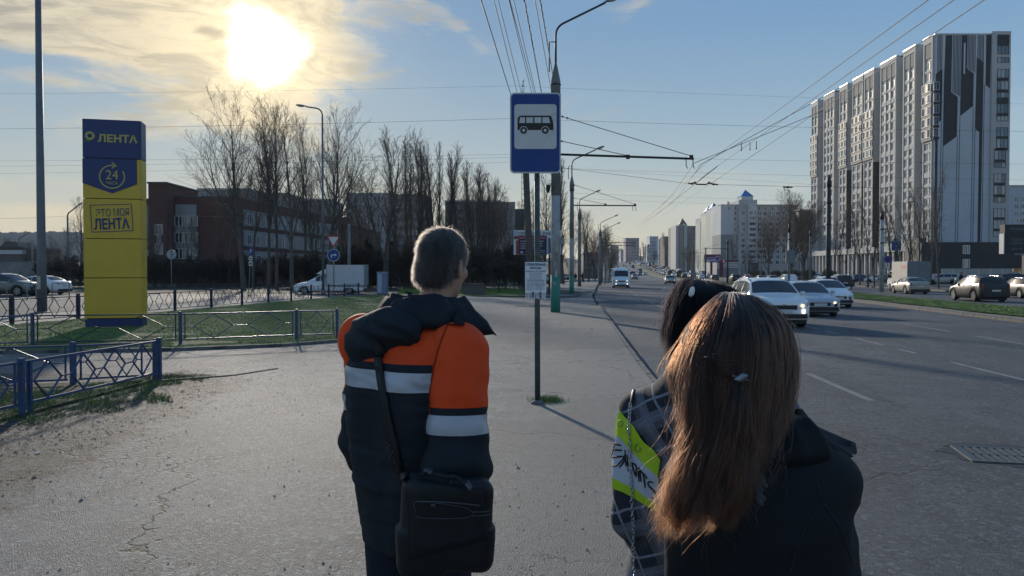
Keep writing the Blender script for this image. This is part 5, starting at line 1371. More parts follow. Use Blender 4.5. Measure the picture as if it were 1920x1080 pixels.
mast(1479, 66, 425, 'grey pole with a flat board among the queuing cars', .22, M_galv)
mast(1519, 100, 435, 'thin pole between the parked cars before the colonnade', .36, M_concd)
mast(1364, 128, 452, 'catenary pole with an arm to the left before the white block', .36, M_dpole, (z_at(466, 128), 4.0, 1))
mast(1323, 205, 466, 'small catenary pole by the purple billboard', .40, M_dpole, (z_at(474, 205) - rise(205), 4.6, 1))
mast(1299, 270, 468, 'far catenary pole left of the purple billboard', .44, M_dpole, (z_at(476, 270) - rise(270), 5, 1))
mast(1391, 150, 470, 'slim pole right of the catenary pole before the white block', .24, M_concd)
mast(1427, 110, 468, 'slim pole near the large bare tree on the right', .22, M_concd)
t = thing('sign_board', 'grey flat board hung on the pole among the queuing cars', 'sign', (x_at(1480, 66), 65.8, z_at(494, 66))); bxo('board', -.38, .38, -.04, .04, 0, (494 - 470) / F * 66, mat('board_grey', (.16, .19, .20), .6), t)
bxo('clamp', -.1, .1, .04, .08, .4, .6, M_rust, t)
def sign_disc(bm, r, y, cx=0, cz=0, n=28, flip=False):
 bm.faces.new([bm.verts.new((cx + r * math.cos(2 * PI * i / n), y, cz + r * math.sin(2 * PI * i / n))) for i in range(n)])
def disc_plate(name, r, m, parent, c, th=.02, n=28, y=0):
 bm = bmesh.new(); prism(bm, [(c[0] + r * math.cos(2 * PI * i / n), c[1] + r * math.sin(2 * PI * i / n)) for i in range(n)], y - th, y); bmesh.ops.recalc_face_normals(bm, faces=bm.faces[:]); return mkobj(name, bm, m, parent)
# give way + keep right assembly
g = G(626, 553, 0); t = thing('road_sign', 'give way triangle above a blue arrow disc on one post', 'road sign', g); Y = g.y
bm = bmesh.new(); tube(bm, [(0, 0, -.1), (0, 0, z_at(441, Y))], .045, 10); mkobj('post', bm, M_galv, t)
def tri(name, s, cz, y, m, th=.015):
 bm = bmesh.new(); pts = []
 for a in (90, 210, 330):
  c = (s * .86 * math.cos(math.radians(-a)), cz + s * .86 * math.sin(math.radians(-a)))
  for k_ in range(-2, 3): pts.append((c[0] + .14 * s * math.cos(math.radians(-a - k_ * 28)), c[1] + .14 * s * math.sin(math.radians(-a - k_ * 28))))
 prism(bm, pts, y - th, y); bmesh.ops.recalc_face_normals(bm, faces=bm.faces[:]); return mkobj(name, bm, m, t)
zz = z_at(450, Y); s = .56
tri('triangle_plate', s, zz, -.05, M_red); tri('triangle_face', s * .72, zz, -.066, M_signwhite, .004)
zz = z_at(478.5, Y); disc_plate('disc_plate', .475, M_signwhite, t, (0, zz), y=-.05); disc_plate('disc_face', .44, M_signblue, t, (0, zz), .004, y=-.071)
bm = bmesh.new()
for q in (((-.19, -.22), (-.11, -.22), (-.11, .02), (-.19, .06)), ((-.19, .06), (-.11, -.02), (.10, -.02), (.10, .06)), ((.10, .14), (.10, -.10), (.27, .02))):
 bm.faces.new([bm.verts.new((x, -.077, zz + z_)) for x, z_ in q])
mkobj('arrow', bm, M_signwhite, t)
# parking sign seen edge-on
g = G(466, 548, 0); t = thing('road_sign', 'narrow leaning post with a blue P sign and two small plates', 'road sign', g); Y = g.y
tp = P(471, 462, Y) - g; bm = bmesh.new(); tube(bm, [(0, 0, -.1), tp * 1.15], .04, 8); mkobj('post', bm, M_galv, t)
z0, z1 = z_at(479, Y), z_at(463, Y); c = tp.x; bxo('p_plate', c - .16, c + .13, -.06, -.04, z0, z1, M_signblue, t); text_on('P', .15, .36, (c - .01, -.064, (z0 + z1) / 2), M_signwhite, t, bold=.02)
for a, b_ in ((488, 481), (498.5, 490)):
 z0, z1 = z_at(a, Y), z_at(b_, Y); bxo('small_plate', c - .20, c + .11, -.06, -.04, z0, z1, M_signwhite, t); bxo('plate_symbol', c - .13, c + .04, -.066, -.0605, z0 + .1, z1 - .12, M_black, t)
# round sign seen from behind
g = G(321.5, 545, 0); t = thing('road_sign', 'round road sign seen from behind right of the pylon', 'road sign', g); Y = g.y
bm = bmesh.new(); tube(bm, [(0, 0, -.1), (.02, 0, z_at(468, Y))], .04, 8); mkobj('post', bm, M_galv, t); disc_plate('disc_back', .47, M_signback, t, (.02, z_at(477, Y)), y=.06)
bxo('clamp', -.07, .11, .0, .045, z_at(478, Y), z_at(476, Y), M_rust, t)
# parking plates on the pale pole
t = thing('road_sign', 'dark round sign over a white arrow plate on the pale pole', 'road sign', (x_at(1665, 73.6), 73.5, 0))
bm = bmesh.new(); tube(bm, [(-.42, .1, z_at(505, 73.5)), (-.42, .1, z_at(480, 73.5))], .03, 6); mkobj('bracket', bm, M_galv, t)
disc_plate('disc_plate', .33, mat('sign_purple', (.03, .02, .16), .5), t, (-.1, z_at(486.5, 73.5)))
bxo('arrow_plate', -.28, .05, -.02, 0, z_at(501.5, 73.5), z_at(492, 73.5), M_signwhite, t); bxo('arrow', -.15, -.08, -.026, -.0205, z_at(500, 73.5), z_at(493.5, 73.5), M_black, t)
bxo('lower_plate', -.5, .3, -.02, 0, z_at(506.5, 73.5), z_at(503, 73.5), M_signback, t)
# blue arched shop sign on a leg
t = thing('shop_sign', 'blue arched shop sign with a white diamond among the young trees', 'sign', (x_at(1680, 100), 100, 0)); Y = 100
bm = bmesh.new(); tube(bm, [(0, .1, 0), (0, .1, z_at(470, Y))], .12, 8); mkobj('post', bm, M_rust, t)
bxo('panel', -.58 * 1, .58, -.1, .1, z_at(470, Y), z_at(453.5, Y), M_signblue, t)
bm = bmesh.new(); zc = z_at(453.5, Y) + .003; prism(bm, [(.56 * math.cos(PI * i / 14), zc + .50 * math.sin(PI * i / 14)) for i in range(15)], -.08, .08); bmesh.ops.recalc_face_normals(bm, faces=bm.faces[:]); mkobj('arch', bm, mat('arch_grey', (.25, .30, .30), .5), t)
bm = bmesh.new(); zc = z_at(461.5, Y); bm.faces.new([bm.verts.new(v) for v in ((-.17, -.106, zc), (0, -.106, zc - .15), (.17, -.106, zc), (0, -.106, zc + .15))]); mkobj('diamond', bm, M_signwhite, t)
text_on('АПТЕКА', .8, .11, (0, -.106, z_at(456.5, Y)), M_signwhite, t); text_on('АПТЕКА', .62, .17, (0, -.106, z_at(467.5, Y)), M_signwhite, t, bold=.02)
# recruiting billboard behind the sign
g = G(979, 560, 0); YB_ = 62; t = thing('billboard', 'recruiting billboard with dark red and blue panels behind the bus stop post', 'billboard', (0, YB_, 0))
X = lambda px: x_at(px, YB_); Z = lambda py: z_at(py, YB_)
bxo('board', X(963), X(1052), 0, .15, Z(477.5), Z(431.5), M_signwhite, t)
bxo('leg', X(984) - .07, X(984) + .12, .02, .14, 0, Z(477.5) - .003, M_rust, t); bxo('leg', X(1030) - .07, X(1030) + .1, .02, .14, 0, Z(477.5) - .003, M_rust, t)
M_navyp = mat('print_navy', (.022, .018, .055), .5); M_redp = mat('print_red', (.24, .03, .035), .5); M_lil = mat('print_lilac', (.42, .43, .60), .5)
bxo('navy_panel', X(972), X(1025), -.006, -.001, Z(477.2), Z(441.5), M_navyp, t); bxo('red_band', X(963.6), X(1024), -.010, -.0065, Z(448.5), Z(442.8), M_redp, t)
bxo('red_strip', X(967.5), X(973.5), -.010, -.0065, Z(477.2), Z(450.5), M_redp, t); bxo('lilac_corner', X(964), X(971.5), -.010, -.0065, Z(442.2), Z(432.5), M_lil, t)
bxo('phone_panel', X(1025.5), X(1051), -.010, -.001, Z(477.2), Z(444.5), M_lil, t); bxo('phone_figure', X(1028), X(1034), -.016, -.0105, Z(475), Z(447), mat('print_teal', (.05, .09, .11), .5), t)
text_on('ПРИЁМ НА РАБОТУ', X(1050) - X(972.5), (441 - 434) / F * YB_ * .95, ((X(1050) + X(972.5)) / 2, -.012, Z(437.3)), M_navyp, t, bold=.02)
text_on('БЕЗ ОПЫТА РАБОТЫ', X(1022) - X(974), .11, ((X(1022) + X(974)) / 2, -.012, Z(446)), M_lil, t)
for i, s_ in enumerate(('ВОДИТЕЛЬ-УПАКОВКА', 'РАБОЧИЙ СКЛАДА ОВ', 'СЛЕСАРЬ-НАЛАДКА', 'ГРУЗЧИК')):
 w_ = (1020 - 976) if i < 3 else 24
 text_on(s_, w_ / F * YB_ * (1 - .07 * (i in (1, 2))), .105, (X(976 + w_ / 2 - (1.5 if i in (1, 2) else 0)), -.008, Z(452.5 + i * 4.4)), M_signwhite, t, bold=.02)
bxo('logo_tile', X(976), X(980.5), -.010, -.0065, Z(475), Z(471), M_lil, t)
for i in range(2): bxo('small_print', X(1008), X(1022), -.010, -.0065, Z(470.3 + i * 3), Z(469.6 + i * 3), M_lil, t)
# purple billboard on the right and the dark one at the edge
YB2 = 215; t = thing('billboard', 'purple billboard with a white wheel emblem before the white block', 'billboard', (0, YB2, 0)); X = lambda px: x_at(px, YB2); Z = lambda py: z_at(py, YB2)
M_purp = mat('print_purple', (.15, .02, .08), .5)
bxo('board', X(1320), X(1351), 0, .4, Z(492), Z(477), M_purp, t); bxo('leg', X(1334) - .3, X(1334) + .3, .1, .5, 0, Z(492) - .003, M_rust, t)
bm = bmesh.new(); ring = []; cz2, cx2 = Z(485), X(1345)
for i in range(25):
 a = 2 * PI * i / 24; ring.append([bm.verts.new((cx2 + r * math.cos(a), -.01, cz2 + r * math.sin(a))) for r in (.55, .78)])
for p, q in zip(ring, ring[1:]): bm.faces.new((p[0], p[1], q[1], q[0]))
mkobj('wheel_emblem', bm, M_lil, t)
bxo('white_strip', X(1323), X(1339), -.01, -.001, Z(484), Z(482.6), M_lil, t); bxo('white_tile', X(1321), X(1324), -.012, -.001, Z(491.5), Z(486), M_signwhite, t); bxo('white_tile', X(1325), X(1330), -.012, -.001, Z(491.5), Z(486), M_signwhite, t); bxo('lilac_sheet', X(1331), X(1341), -.012, -.001, Z(490), Z(486), M_lil, t)
YB3 = 118; t = thing('billboard', 'dark billboard with pale lettering at the right edge', 'billboard', (0, YB3, 0)); X = lambda px: x_at(px, YB3); Z = lambda py: z_at(py, YB3)
bxo('board', X(1883), X(1962), 0, 1.2, Z(476), Z(421), M_navy, t); bxo('pale_edge', X(1881), X(1882.6), -.02, 1.1, Z(476), Z(438), M_signback, t)  # pale grey strip down the left edge of the board
bxo('foot_beam', X(1901), X(1962), -.12, -.01, Z(477), Z(475.5), M_signback, t)
bxo('leg', X(1922), X(1927), .2, .8, 0, Z(476) - .003, M_rust, t)
for s_, a, b_, yy, h_ in (('МОЛОДЕЦ', 1893, 1919, 429.5, .42), ('ОТКРОЙ БАНК', 1893, 1919, 447.8, .24), ('К ЦЕНТРУ', 1897, 1915, 452.2, .22), ('ВНИМАНИЯ', 1896, 1917, 456.4, .22), ('99.92  90', 1896, 1916, 467, .28)):
 text_on(s_, (b_ - a) / F * YB3, h_, (X((a + b_) / 2), -.012, Z(yy)), mat('dim_letters', (.22, .25, .28), .5), t)
t = thing('barrier_boom', 'orange and white barrier beam on a block at the right edge', 'barrier', (0, 125, 0)); X = lambda px: x_at(px, 125); Z = lambda py: z_at(py, 125)
for i in range(6): bxo('boom_segment', X(1900 + i * 8), X(1907.6 + i * 8), 0, .25, Z(509), Z(504), mat('boom_orange', (.55, .22, .06), .6) if i % 2 == 0 else mat('boom_yellow', (.60, .33, .10), .6), t)
bxo('boom_post', X(1917), X(1926), .3, .9, 0, Z(504), M_navy, t)
# cabinet beyond the lawn
g = G(717.5, 553, 0); t = thing('electric_cabinet', 'pale blue upright cabinet beside the side street', 'cabinet', g)
bm = bmesh.new(); box(bm, -.38, .38, -.3, .3, .1, 1.72); mkobj('cabinet_body', bm, mat('cabinet_blue', (.15, .20, .30), .5, var=.1), t)
bxo('door', -.34, -.02, -.318, -.302, .18, 1.64, mat('cabinet_pale', (.36, .42, .50), .5), t); bxo('door', .02, .34, -.318, -.302, .18, 1.64, MATS['cabinet_blue'], t); bxo('plinth', -.4, .4, -.32, .32, 0, .1, M_kerb, t); bxo('cap', -.42, .42, -.34, .34, 1.722, 1.77, MATS['cabinet_pale'], t)
# low brick bin-shed right of the man's shoulder and a rail fence over the far lawn
g = G(889, 553, 0); t = thing('planter_block', 'dark brick block at the left end of the far lawn', 'block', g); bxo('wall', -.85, .85, -.4, .4, 0, .78, M_dbrown, t); bxo('cap', -.9, .9, -.45, .45, .783, .85, M_rust, t)
t = thing('rail_fence', 'low single rail fence on the lawn behind the bus stop post', 'fence'); a, b_ = G(908, 548, 0), G(990, 548, 0)
for i in range(6): p = a.lerp(b_, i / 5); bxo('post', p.x - .03, p.x + .03, p.y - .03, p.y + .03, 0, .52, M_galv, t)
bm = bmesh.new(); bar(bm, a + Vector((0, 0, .5)), b_ + Vector((0, 0, .5)), .045); mkobj('rail', bm, M_signwhite, t)
# ---------------------------------------------------------------- wires
def wire(name, a, b_, r, sag, label, cat='cable', group=None, n=14, m=M_wire):
 a, b_ = Vector(a), Vector(b_)
 pts = [a.lerp(b_, i / n) - Vector((0, 0, sag * 4 * (i / n) * (1 - i / n))) for i in range(n + 1)]
 bm = bmesh.new(); tube(bm, pts, r, 5); o = mkobj(name, bm, m, smooth=False); return tag(o, label, cat, group)
# bundle running from the nearest post over the viewer's head
top = Vector((g1.x, g1.y, 0))
bund = [((957, 175), (902, 0)), ((970, 175), (926, 0)), ((973.5, 158), (934, 0)), ((998, 178), (954, 0)), ((1003, 178), (955.5, 0)), ((1001, 160), (963, 0)), ((1016, 178), (983, 0)), ((1035, 178), (1003, 0)), ((1037, 145), (1012.5, 0))]
for i, ((xb, yb_), (xt, yt)) in enumerate(bund):
 A = P(xb, yb_, g1.y + .4); Bp = P(xt, yt, g1.y * .56)
 e = A + (Bp - A) * 2.1
 A2 = A + (A - Bp) * .25
 wire('overhead_cable', A2, e, .016 if i in (0, 6, 8) else .011, 0, 'one of the black cables running from the nearest lamp post over the pavement', group='cables over the pavement')
 if i in (6, 8):
  bm = bmesh.new(); d = e - A2; n = 200; pts = [A2 + d * (j / n) + Vector((.02 * math.cos(j * 1.1), 0, .02 * math.sin(j * 1.1))) for j in range(n + 1)]; tube(bm, pts, .008, 4); o = mkobj('overhead_cable', bm, M_wire); tag(o, 'one of the black cables running from the nearest lamp post over the pavement', 'cable', 'cables over the pavement')
# cross wires spanning the picture: (left px,py) -> (right px,py) at depths
cross = [((-40, 176), (960, 161), 60, 60, .010), ((955, 161), (1960, 196), 60, 60, .010), ((-40, 242), (960, 222), 48, 48, .013), ((955, 222), (1960, 247), 48, 48, .013), ((-40, 302), (960, 289), 62, 62, .012), ((955, 289), (1960, 308), 62, 62, .012),
         ((-40, 312), (960, 295), 66, 66, .012), ((-40, 326), (960, 304), 70, 70, .012), ((1050, 316), (1960, 338), 70, 70, .012), ((-40, 410), (130, 405), 95, 95, .02), ((1060, 315), (1960, 372), 90, 90, .014), ((1070, 362), (1700, 382), 110, 110, .016), ((1088, 372), (1520, 388), 120, 120, .016)]
for i, (a, b_, Ya, Yb_, r) in enumerate(cross):
 wire('overhead_wire', P(*a, Ya), P(*b_, Yb_), r * .6, .10, 'one of the thin wires strung across the sky above the road', group='wires across the sky', n=10)
# twin trolley wires and their crossings
t1 = wire('trolley_wire', P(1190, 425, 300), P(1345, 312, 33), .014, .5, 'left trolley wire over the nearest lanes', group='trolley wires');
VPx, VPy = 1190, 428
for i, (x_, y_) in enumerate(((1740, 0), (1788, 0), (1845, 0), (1848, -2))):
 Yn = 19.0
 if i == 3: continue
 p1 = P(x_, y_, Yn)
 pf = P(1196 + i * 4, 424, 330)
 mid = P((1318, 1330, 1345)[i], (310, 322, 336)[i], 60)
 d = (p1 - mid)
 wire('trolley_wire', mid, mid + d * 1.7, .013, .0, ['left trolley wire running to the upper right', 'middle trolley wire running to the upper right', 'right trolley wire running to the upper right'][i], n=8)
 wire('trolley_wire', mid, pf, .016, .35, ['left trolley wire sagging into the distance', 'middle trolley wire sagging into the distance', 'right trolley wire sagging into the distance'][i], n=20)
ae = Vector((g1.x, g1.y, 0)) + Vector(((1310 - 1050) / F * g1.y, .2, 0))
for i, (px, py) in enumerate(((1301, 306), (1313, 309))):
 a = P(px, py, g1.y + .2); b_ = P((1249, 1262)[i], (377, 378)[i], 62)
 wire('trolley_wire', a, b_, .012, .1, ['left wire dropping from the tip of the nearest arm', 'right wire dropping from the tip of the nearest arm'][i])
 wire('trolley_wire', b_, P((1192, 1198)[i], (420, 421)[i], 200), .014, .3, ['left wire running on from the nearest arm', 'right wire running on from the nearest arm'][i])
 p = P((1380, 1398)[i], (274, 262)[i], 34); wire('trolley_wire', P(px, py, g1.y + .2), p + (p - a) * 2.2, .012, .0, ['left wire running right from the tip of the nearest arm', 'right wire running right from the tip of the nearest arm'][i], n=6)
# span wire with insulator chain
A, Bp = P(1055, 317, 55), P(1700, 362, 55)
wire('span_wire', P(1056, 315, 55), P(1290, 344, 55), .012, .0, 'span wire from the pole to the insulator chain', n=6); wire('span_wire', P(1345, 346, 55), P(1760, 353, 55), .012, .05, 'span wire right of the insulator chain', n=6)
t = thing('insulator_chain', 'dark wavy insulator chain hanging between trolley wires', 'insulator', P(1290, 344, 55)); q = t.location
pts = [P(x_, y_, 55) - q for x_, y_ in ((1290, 344), (1297, 344.5), (1302, 342), (1306, 345.5), (1324, 346), (1330, 342), (1335, 345), (1346, 346))]
bm = bmesh.new(); tube(bm, pts, .055, 6); mkobj('chain', bm, M_wire, t)
for x_, y_ in ((1298, 344.5), (1303, 342.5), (1329, 343), (1338, 345.5)):
 bm = bmesh.new(); bmesh.ops.create_icosphere(bm, subdivisions=1, radius=.10); mkobj('insulator', bm, M_wire, t, P(x_, y_, 55) - q)
t = thing('insulator_chain', 'short dark insulator on the span wire right of the white block', 'insulator', P(1468, 351, 55)); q = t.location
bm = bmesh.new(); tube(bm, [(0, 0, 0), P(1486, 351.3, 55) - q], .05, 6); mkobj('chain', bm, M_wire, t); bm = bmesh.new(); bmesh.ops.create_icosphere(bm, subdivisions=1, radius=.10); mkobj('insulator', bm, M_wire, t, P(1477, 351, 55) - q)
for i, (x_, y_) in enumerate(((1390, 273), (1406, 272), (1418, 270))):
 t = thing('wire_fitting', ['left', 'middle', 'right'][i] + ' small clamp joining the trolley wires above the avenue', 'fitting', P(x_, y_, 34)); bm = bmesh.new(); bar(bm, (0, 0, .12), (0, 0, -.22), .035); mkobj('clamp', bm, M_wire, t)
 bm = bmesh.new(); bmesh.ops.create_icosphere(bm, subdivisions=1, radius=.04); mkobj('pin', bm, M_wire, t, (0, 0, -.2))
# ================================================================== TREES (bare, early spring)
M_bark = mat('bark_grey', (.11, .10, .088), .95, var=.35, vscale=2.0, bump=.5, bscale=12, bdist=.03)
M_twig = mat('twig_brown', (.13, .10, .078), .9, var=.3, vscale=.7)
M_birch = mat('bark_birch', (.40, .39, .36), .9, var=.2, vscale=3, dirt=((.03, .03, .03), .9, 5))
M_conif = mat('needles_dark', (.018, .030, .016), .9, var=.4, vscale=.8)
M_shrubm = mat('shrub_twigs', (.085, .072, .058), .95, var=.35, vscale=.3)
class TreeGeo:
 def __init__(s): s.v, s.f, s.nv = [], [], 0
 def branch(s, pts, rad, n=3):
  base = s.nv
  for i, p in enumerate(pts):
   t = (pts[min(i + 1, len(pts) - 1)] - pts[max(i - 1, 0)])
   if t.length < 1e-6: t = Vector((0, 0, 1))
   t.normalize(); u = t.cross(Vector((.31, .67, .23))).normalized(); w = t.cross(u)
   for j in range(n):
    a = 2 * PI * j / n; q = p + (u * math.cos(a) + w * math.sin(a)) * rad[i]; s.v.append((q.x, q.y, q.z))
  for i in range(len(pts) - 1):
   for j in range(n):
    a, b_ = base + i * n + j, base + i * n + (j + 1) % n; s.f.append((a, b_, b_ + n, a + n))
  s.nv += len(pts) * n
 def mesh(s, name, m):
  me = bpy.data.meshes.new(name); me.vertices.add(s.nv); me.vertices.foreach_set('co', np.array(s.v, np.float32).ravel())
  k = len(s.f); me.loops.add(k * 4); me.polygons.add(k); me.loops.foreach_set('vertex_index', np.array(s.f, np.int32).ravel())
  me.polygons.foreach_set('loop_start', np.arange(0, k * 4, 4, dtype=np.int32)); me.polygons.foreach_set('use_smooth', np.ones(k, bool)); me.update(calc_edges=True); me.materials.append(m); return me
def grow(seed, H, r0, start=.2, limbs=16, up=.62, spread=.42, sub=(7, 6, 4), curve=.25, forks=0, twig=.011, droop=0.0, trunkwob=.02, col=False):
 """H height, start = fraction of clear trunk, up = how upright the limbs go (0 flat .. 1 vertical)"""
 r = random.Random(seed); T_, C_ = TreeGeo(), TreeGeo()
 def rdir(base, ang, az):
  o = base.orthogonal().normalized(); q = base.cross(o)
  return (base * math.cos(ang) + (o * math.cos(az) + q * math.sin(az)) * math.sin(ang)).normalized()
 def axis(p, d, L, ra, rb, n, wob, lift):
  pts, rad = [p.copy()], [ra]; d = d.copy()
  for i in range(n):
   d = (d + Vector((r.gauss(0, wob), r.gauss(0, wob), r.gauss(0, wob) + lift / n))).normalized(); p = p + d * (L / n); pts.append(p.copy()); rad.append(ra + (rb - ra) * (i + 1) / n)
  return pts, rad, d
 def at(pts, rad, t):
  x = t * (len(pts) - 1); i = min(int(x), len(pts) - 2); f = x - i
  return pts[i].lerp(pts[i + 1], f), rad[i] + (rad[i + 1] - rad[i]) * f, (pts[i + 1] - pts[i]).normalized()
 trunks = []
 nt_ = 1 + forks
 for k_ in range(nt_):
  if k_ == 0: p0, d0, L0, ra = Vector((0, 0, -.2)), Vector((r.gauss(0, .02), r.gauss(0, .02), 1)).normalized(), H * (.96), r0
  else:
   q, rr, dd = at(*trunks[0][:2], r.uniform(.16, .34)); p0, d0, L0, ra = q, rdir(dd, r.uniform(.22, .42), r.uniform(0, 2 * PI)), H * r.uniform(.55, .7), rr * .72
  pts, rad, d = axis(p0, d0, L0, ra, .02, 14, trunkwob * (1 + k_), .12 * k_); T_.branch(pts, rad, 8); trunks.append((pts, rad, L0))
 az = r.random() * 6
 for ti, (tp, tr, TL) in enumerate(trunks):
  nl = limbs if ti == 0 else int(limbs * .6)
  s0 = start if ti == 0 else .22
  for i in range(nl):
   t = s0 + (1 - s0) * ((i + r.random() * .6) / nl) ** .9; t = min(t, .98)
   p, rr, dd = at(tp, tr, t); az += 2.4 + r.gauss(0, .4)
   a = (1 - up) * 1.35 * (1.05 - .45 * t) + r.gauss(0, .08)
   L = H * spread * (1.06 - .60 * t) * r.uniform(.7, 1.15) * (1 if ti == 0 else .8)
   if col: L = H * spread * (.55 + .5 * math.sin(PI * min(1, t * 1.05))) * r.uniform(.7, 1.1)
   d = rdir(dd, max(.12, a), az)
   pts, rad, dn = axis(p, d, L, max(rr * .5, .018), twig * 1.2, 7, .07, curve - droop); (T_ if rad[0] > .035 else C_).branch(pts, rad, 4 if rad[0] > .035 else 3)
   for j in range(sub[0]):
    t2 = .15 + .85 * (j + r.random()) / sub[0]; p2, r2, d2 = at(pts, rad, min(t2, .99)); L2 = L * .52 * (1.15 - t2 * .75) * r.uniform(.6, 1.2)
    q2, w2, _ = axis(p2, rdir(d2, r.uniform(.35, .85) * (.6 if col else 1), r.uniform(0, 6.28)), L2, max(r2 * .55, twig), twig * .8, 5, .10, curve * .7 - droop * 1.5); C_.branch(q2, w2, 3)
    for k_ in range(sub[1]):
     t3 = .12 + .88 * (k_ + r.random()) / sub[1]; p3, r3, d3 = at(q2, w2, min(t3, .99)); L3 = max(.25, L2 * .5 * r.uniform(.5, 1.2))
     q3, w3, _ = axis(p3, rdir(d3, r.uniform(.3, .9) * (.6 if col else 1), r.uniform(0, 6.28)), L3, twig * .75, twig * .5, 3, .12, curve * .4 - droop * 3); C_.branch(q3, w3, 3)
     for m_ in range(sub[2]):
      p4, r4, d4 = at(q3, w3, r.uniform(.25, .95)); L4 = max(.15, L3 * .5 * r.uniform(.5, 1.2))
      q4, w4, _ = axis(p4, rdir(d4, r.uniform(.3, .9), r.uniform(0, 6.28)), L4, twig * .5, twig * .3, 2, .1, -droop * 3); C_.branch(q4, w4, 3)
 return T_, C_
PROTO = {}
def proto(key, *a, bark=None, twm=None, **kw):
 T_, C_ = grow(*a, **kw); PROTO[key] = (T_.mesh('trunk', bark or M_bark), C_.mesh('crown', twm or M_twig), a[1])
proto('tall0', 1, 20.0, .26, start=.30, limbs=20, up=.60, spread=.44, sub=(7, 5, 2), forks=1, curve=.42)
proto('tall1', 2, 20.0, .24, start=.33, limbs=22, up=.64, spread=.38, sub=(7, 5, 2), forks=1, curve=.45)
proto('tall2', 5, 20.0, .28, start=.30, limbs=20, up=.55, spread=.47, sub=(7, 5, 2), forks=2, curve=.45)
proto('round', 4, 13.0, .24, start=.25, limbs=20, up=.55, spread=.46, sub=(7, 5, 2), forks=1)
proto('pop0', 6, 17.0, .20, start=.10, limbs=46, up=.86, spread=.22, sub=(5, 4, 1), col=True, curve=.35)
proto('pop1', 7, 17.0, .18, start=.14, limbs=40, up=.88, spread=.19, sub=(5, 4, 1), col=True, curve=.4)
proto('young0', 8, 10.5, .13, start=.22, limbs=15, up=.72, spread=.34, sub=(5, 3, 1), trunkwob=.045, twig=.012)
proto('young1', 9, 10.5, .12, start=.28, limbs=13, up=.66, spread=.38, sub=(5, 3, 1), trunkwob=.05, twig=.012, forks=1)
proto('lime', 12, 13.5, .30, start=.18, limbs=24, up=.50, spread=.52, sub=(8, 6, 2), forks=3, twig=.013)
proto('birchy', 13, 9.0, .12, start=.2, limbs=22, up=.62, spread=.36, sub=(6, 4, 2), forks=1, droop=.12, bark=M_birch)
proto('shrub', 14, 4.6, .05, start=.05, limbs=26, up=.70, spread=.42, sub=(6, 5, 1), forks=4, twig=.012, twm=M_shrubm, bark=M_shrubm)
proto('shrub1', 15, 3.4, .045, start=.04, limbs=26, up=.58, spread=.55, sub=(6, 5, 1), forks=4, twig=.012, twm=M_shrubm, bark=M_shrubm)
def tree(key, px, Y, ptop, label, rz=None, group='bare trees', wide=1.0, name='bare_tree', cat='tree', zb=0.0, lean=(0, 0)):
 tm, cm, H = PROTO[key]; x = x_at(px, Y); z0 = rise(Y) + zb
 h = z_at(ptop, Y) - z0; s = h / H * (.84 if key[:2] == 'ta' else .93 if H > 6 else 1)
 t = thing(name, label, cat, (x, Y, z0), rs.uniform(0, 6.28) if rz is None else rz, group); t.scale = (s * wide, s * wide, s)
 t.rotation_euler = (lean[0], lean[1], t.rotation_euler[2])
 for nm, me in (('trunk', tm), ('crown', cm)):
  o = bpy.data.objects.new(nm, me); COL.objects.link(o); o.parent = t
 return t
TG = 'tall bare trees behind the side street'
for i, (k_, px, Y, py, wd, lb) in enumerate([
 ('tall2', 457, 74, 150, 1.10, 'leftmost tall bare tree with limbs spreading far to the left'), ('tall1', 475, 80, 185, 0.75, 'slim bare tree just right of the leftmost tall tree'),
 ('tall1', 503, 76, 150, 0.94, 'tall straight bare tree right under the sun'), ('tall0', 519, 79, 165, 0.88, 'tall bare tree close right of the one under the sun'),
 ('tall0', 548, 73, 165, 1.06, 'tall bare tree with a pale trunk in the middle of the group'), ('tall1', 572, 84, 180, 0.75, 'slim bare tree behind the swan necked lamp post'),
 ('tall2', 614, 75, 172, 1.12, 'tall bare tree with dark forked limbs right of the swan necked lamp post'), ('tall0', 640, 88, 215, 0.75, 'thin bare tree behind the give way sign'),
 ('round', 722, 80, 262, 1.25, 'broad round bare tree before the pale nine storey block'), ('tall1', 430, 92, 280, 0.75, 'lower thin bare tree before the brick wall'),
 ('round', 588, 96, 300, 1.00, 'lower bushy bare tree behind the tall group'), ('round', 680, 99, 320, 0.88, 'small bare tree left of the pale nine storey block')]):
 tree(k_, px, Y, py, lb, group=TG, wide=wd)
PG = 'columnar poplars'
for i, (px, Y, py) in enumerate([(747, 92, 232), (762, 96, 246), (785, 94, 236), (793, 100, 255), (818, 97, 262), (824, 92, 258), (838, 95, 266), (850, 101, 275), (862, 96, 292), (874, 93, 292), (886, 98, 300), (897, 94, 300), (908, 99, 305), (918, 95, 318), (930, 100, 330), (771, 104, 262), (806, 106, 270), (1046, 112, 300), (1056, 116, 318), (1050, 124, 290)]):
 nm = ['pointed', 'slim', 'ragged', 'dense', 'leaning'][i % 5]
 tree('pop%d' % (i % 2), px, Y, py, ('tall %s columnar poplar in the row right of the nine storey block' % nm) if px < 1000 else 'dark columnar poplar right behind the nearest lamp post', group=PG if px < 1000 else 'poplars behind the nearest lamp post', wide=1.15 if px < 900 else 1.35)
for i, (px, Y, py) in enumerate([(890, 88, 345), (925, 90, 350), (952, 92, 372), (975, 96, 380), (1000, 110, 350), (1020, 115, 330), (850, 86, 380), (905, 104, 325), (941, 108, 345), (830, 90, 395), (870, 84, 400)]):
 tree('round' if i % 2 else 'birchy', px, Y, py, 'bare tree in the thicket behind the man' if px < 960 else 'bare tree behind the bus stop sign post', group='bare trees in the thicket', wide=.85)
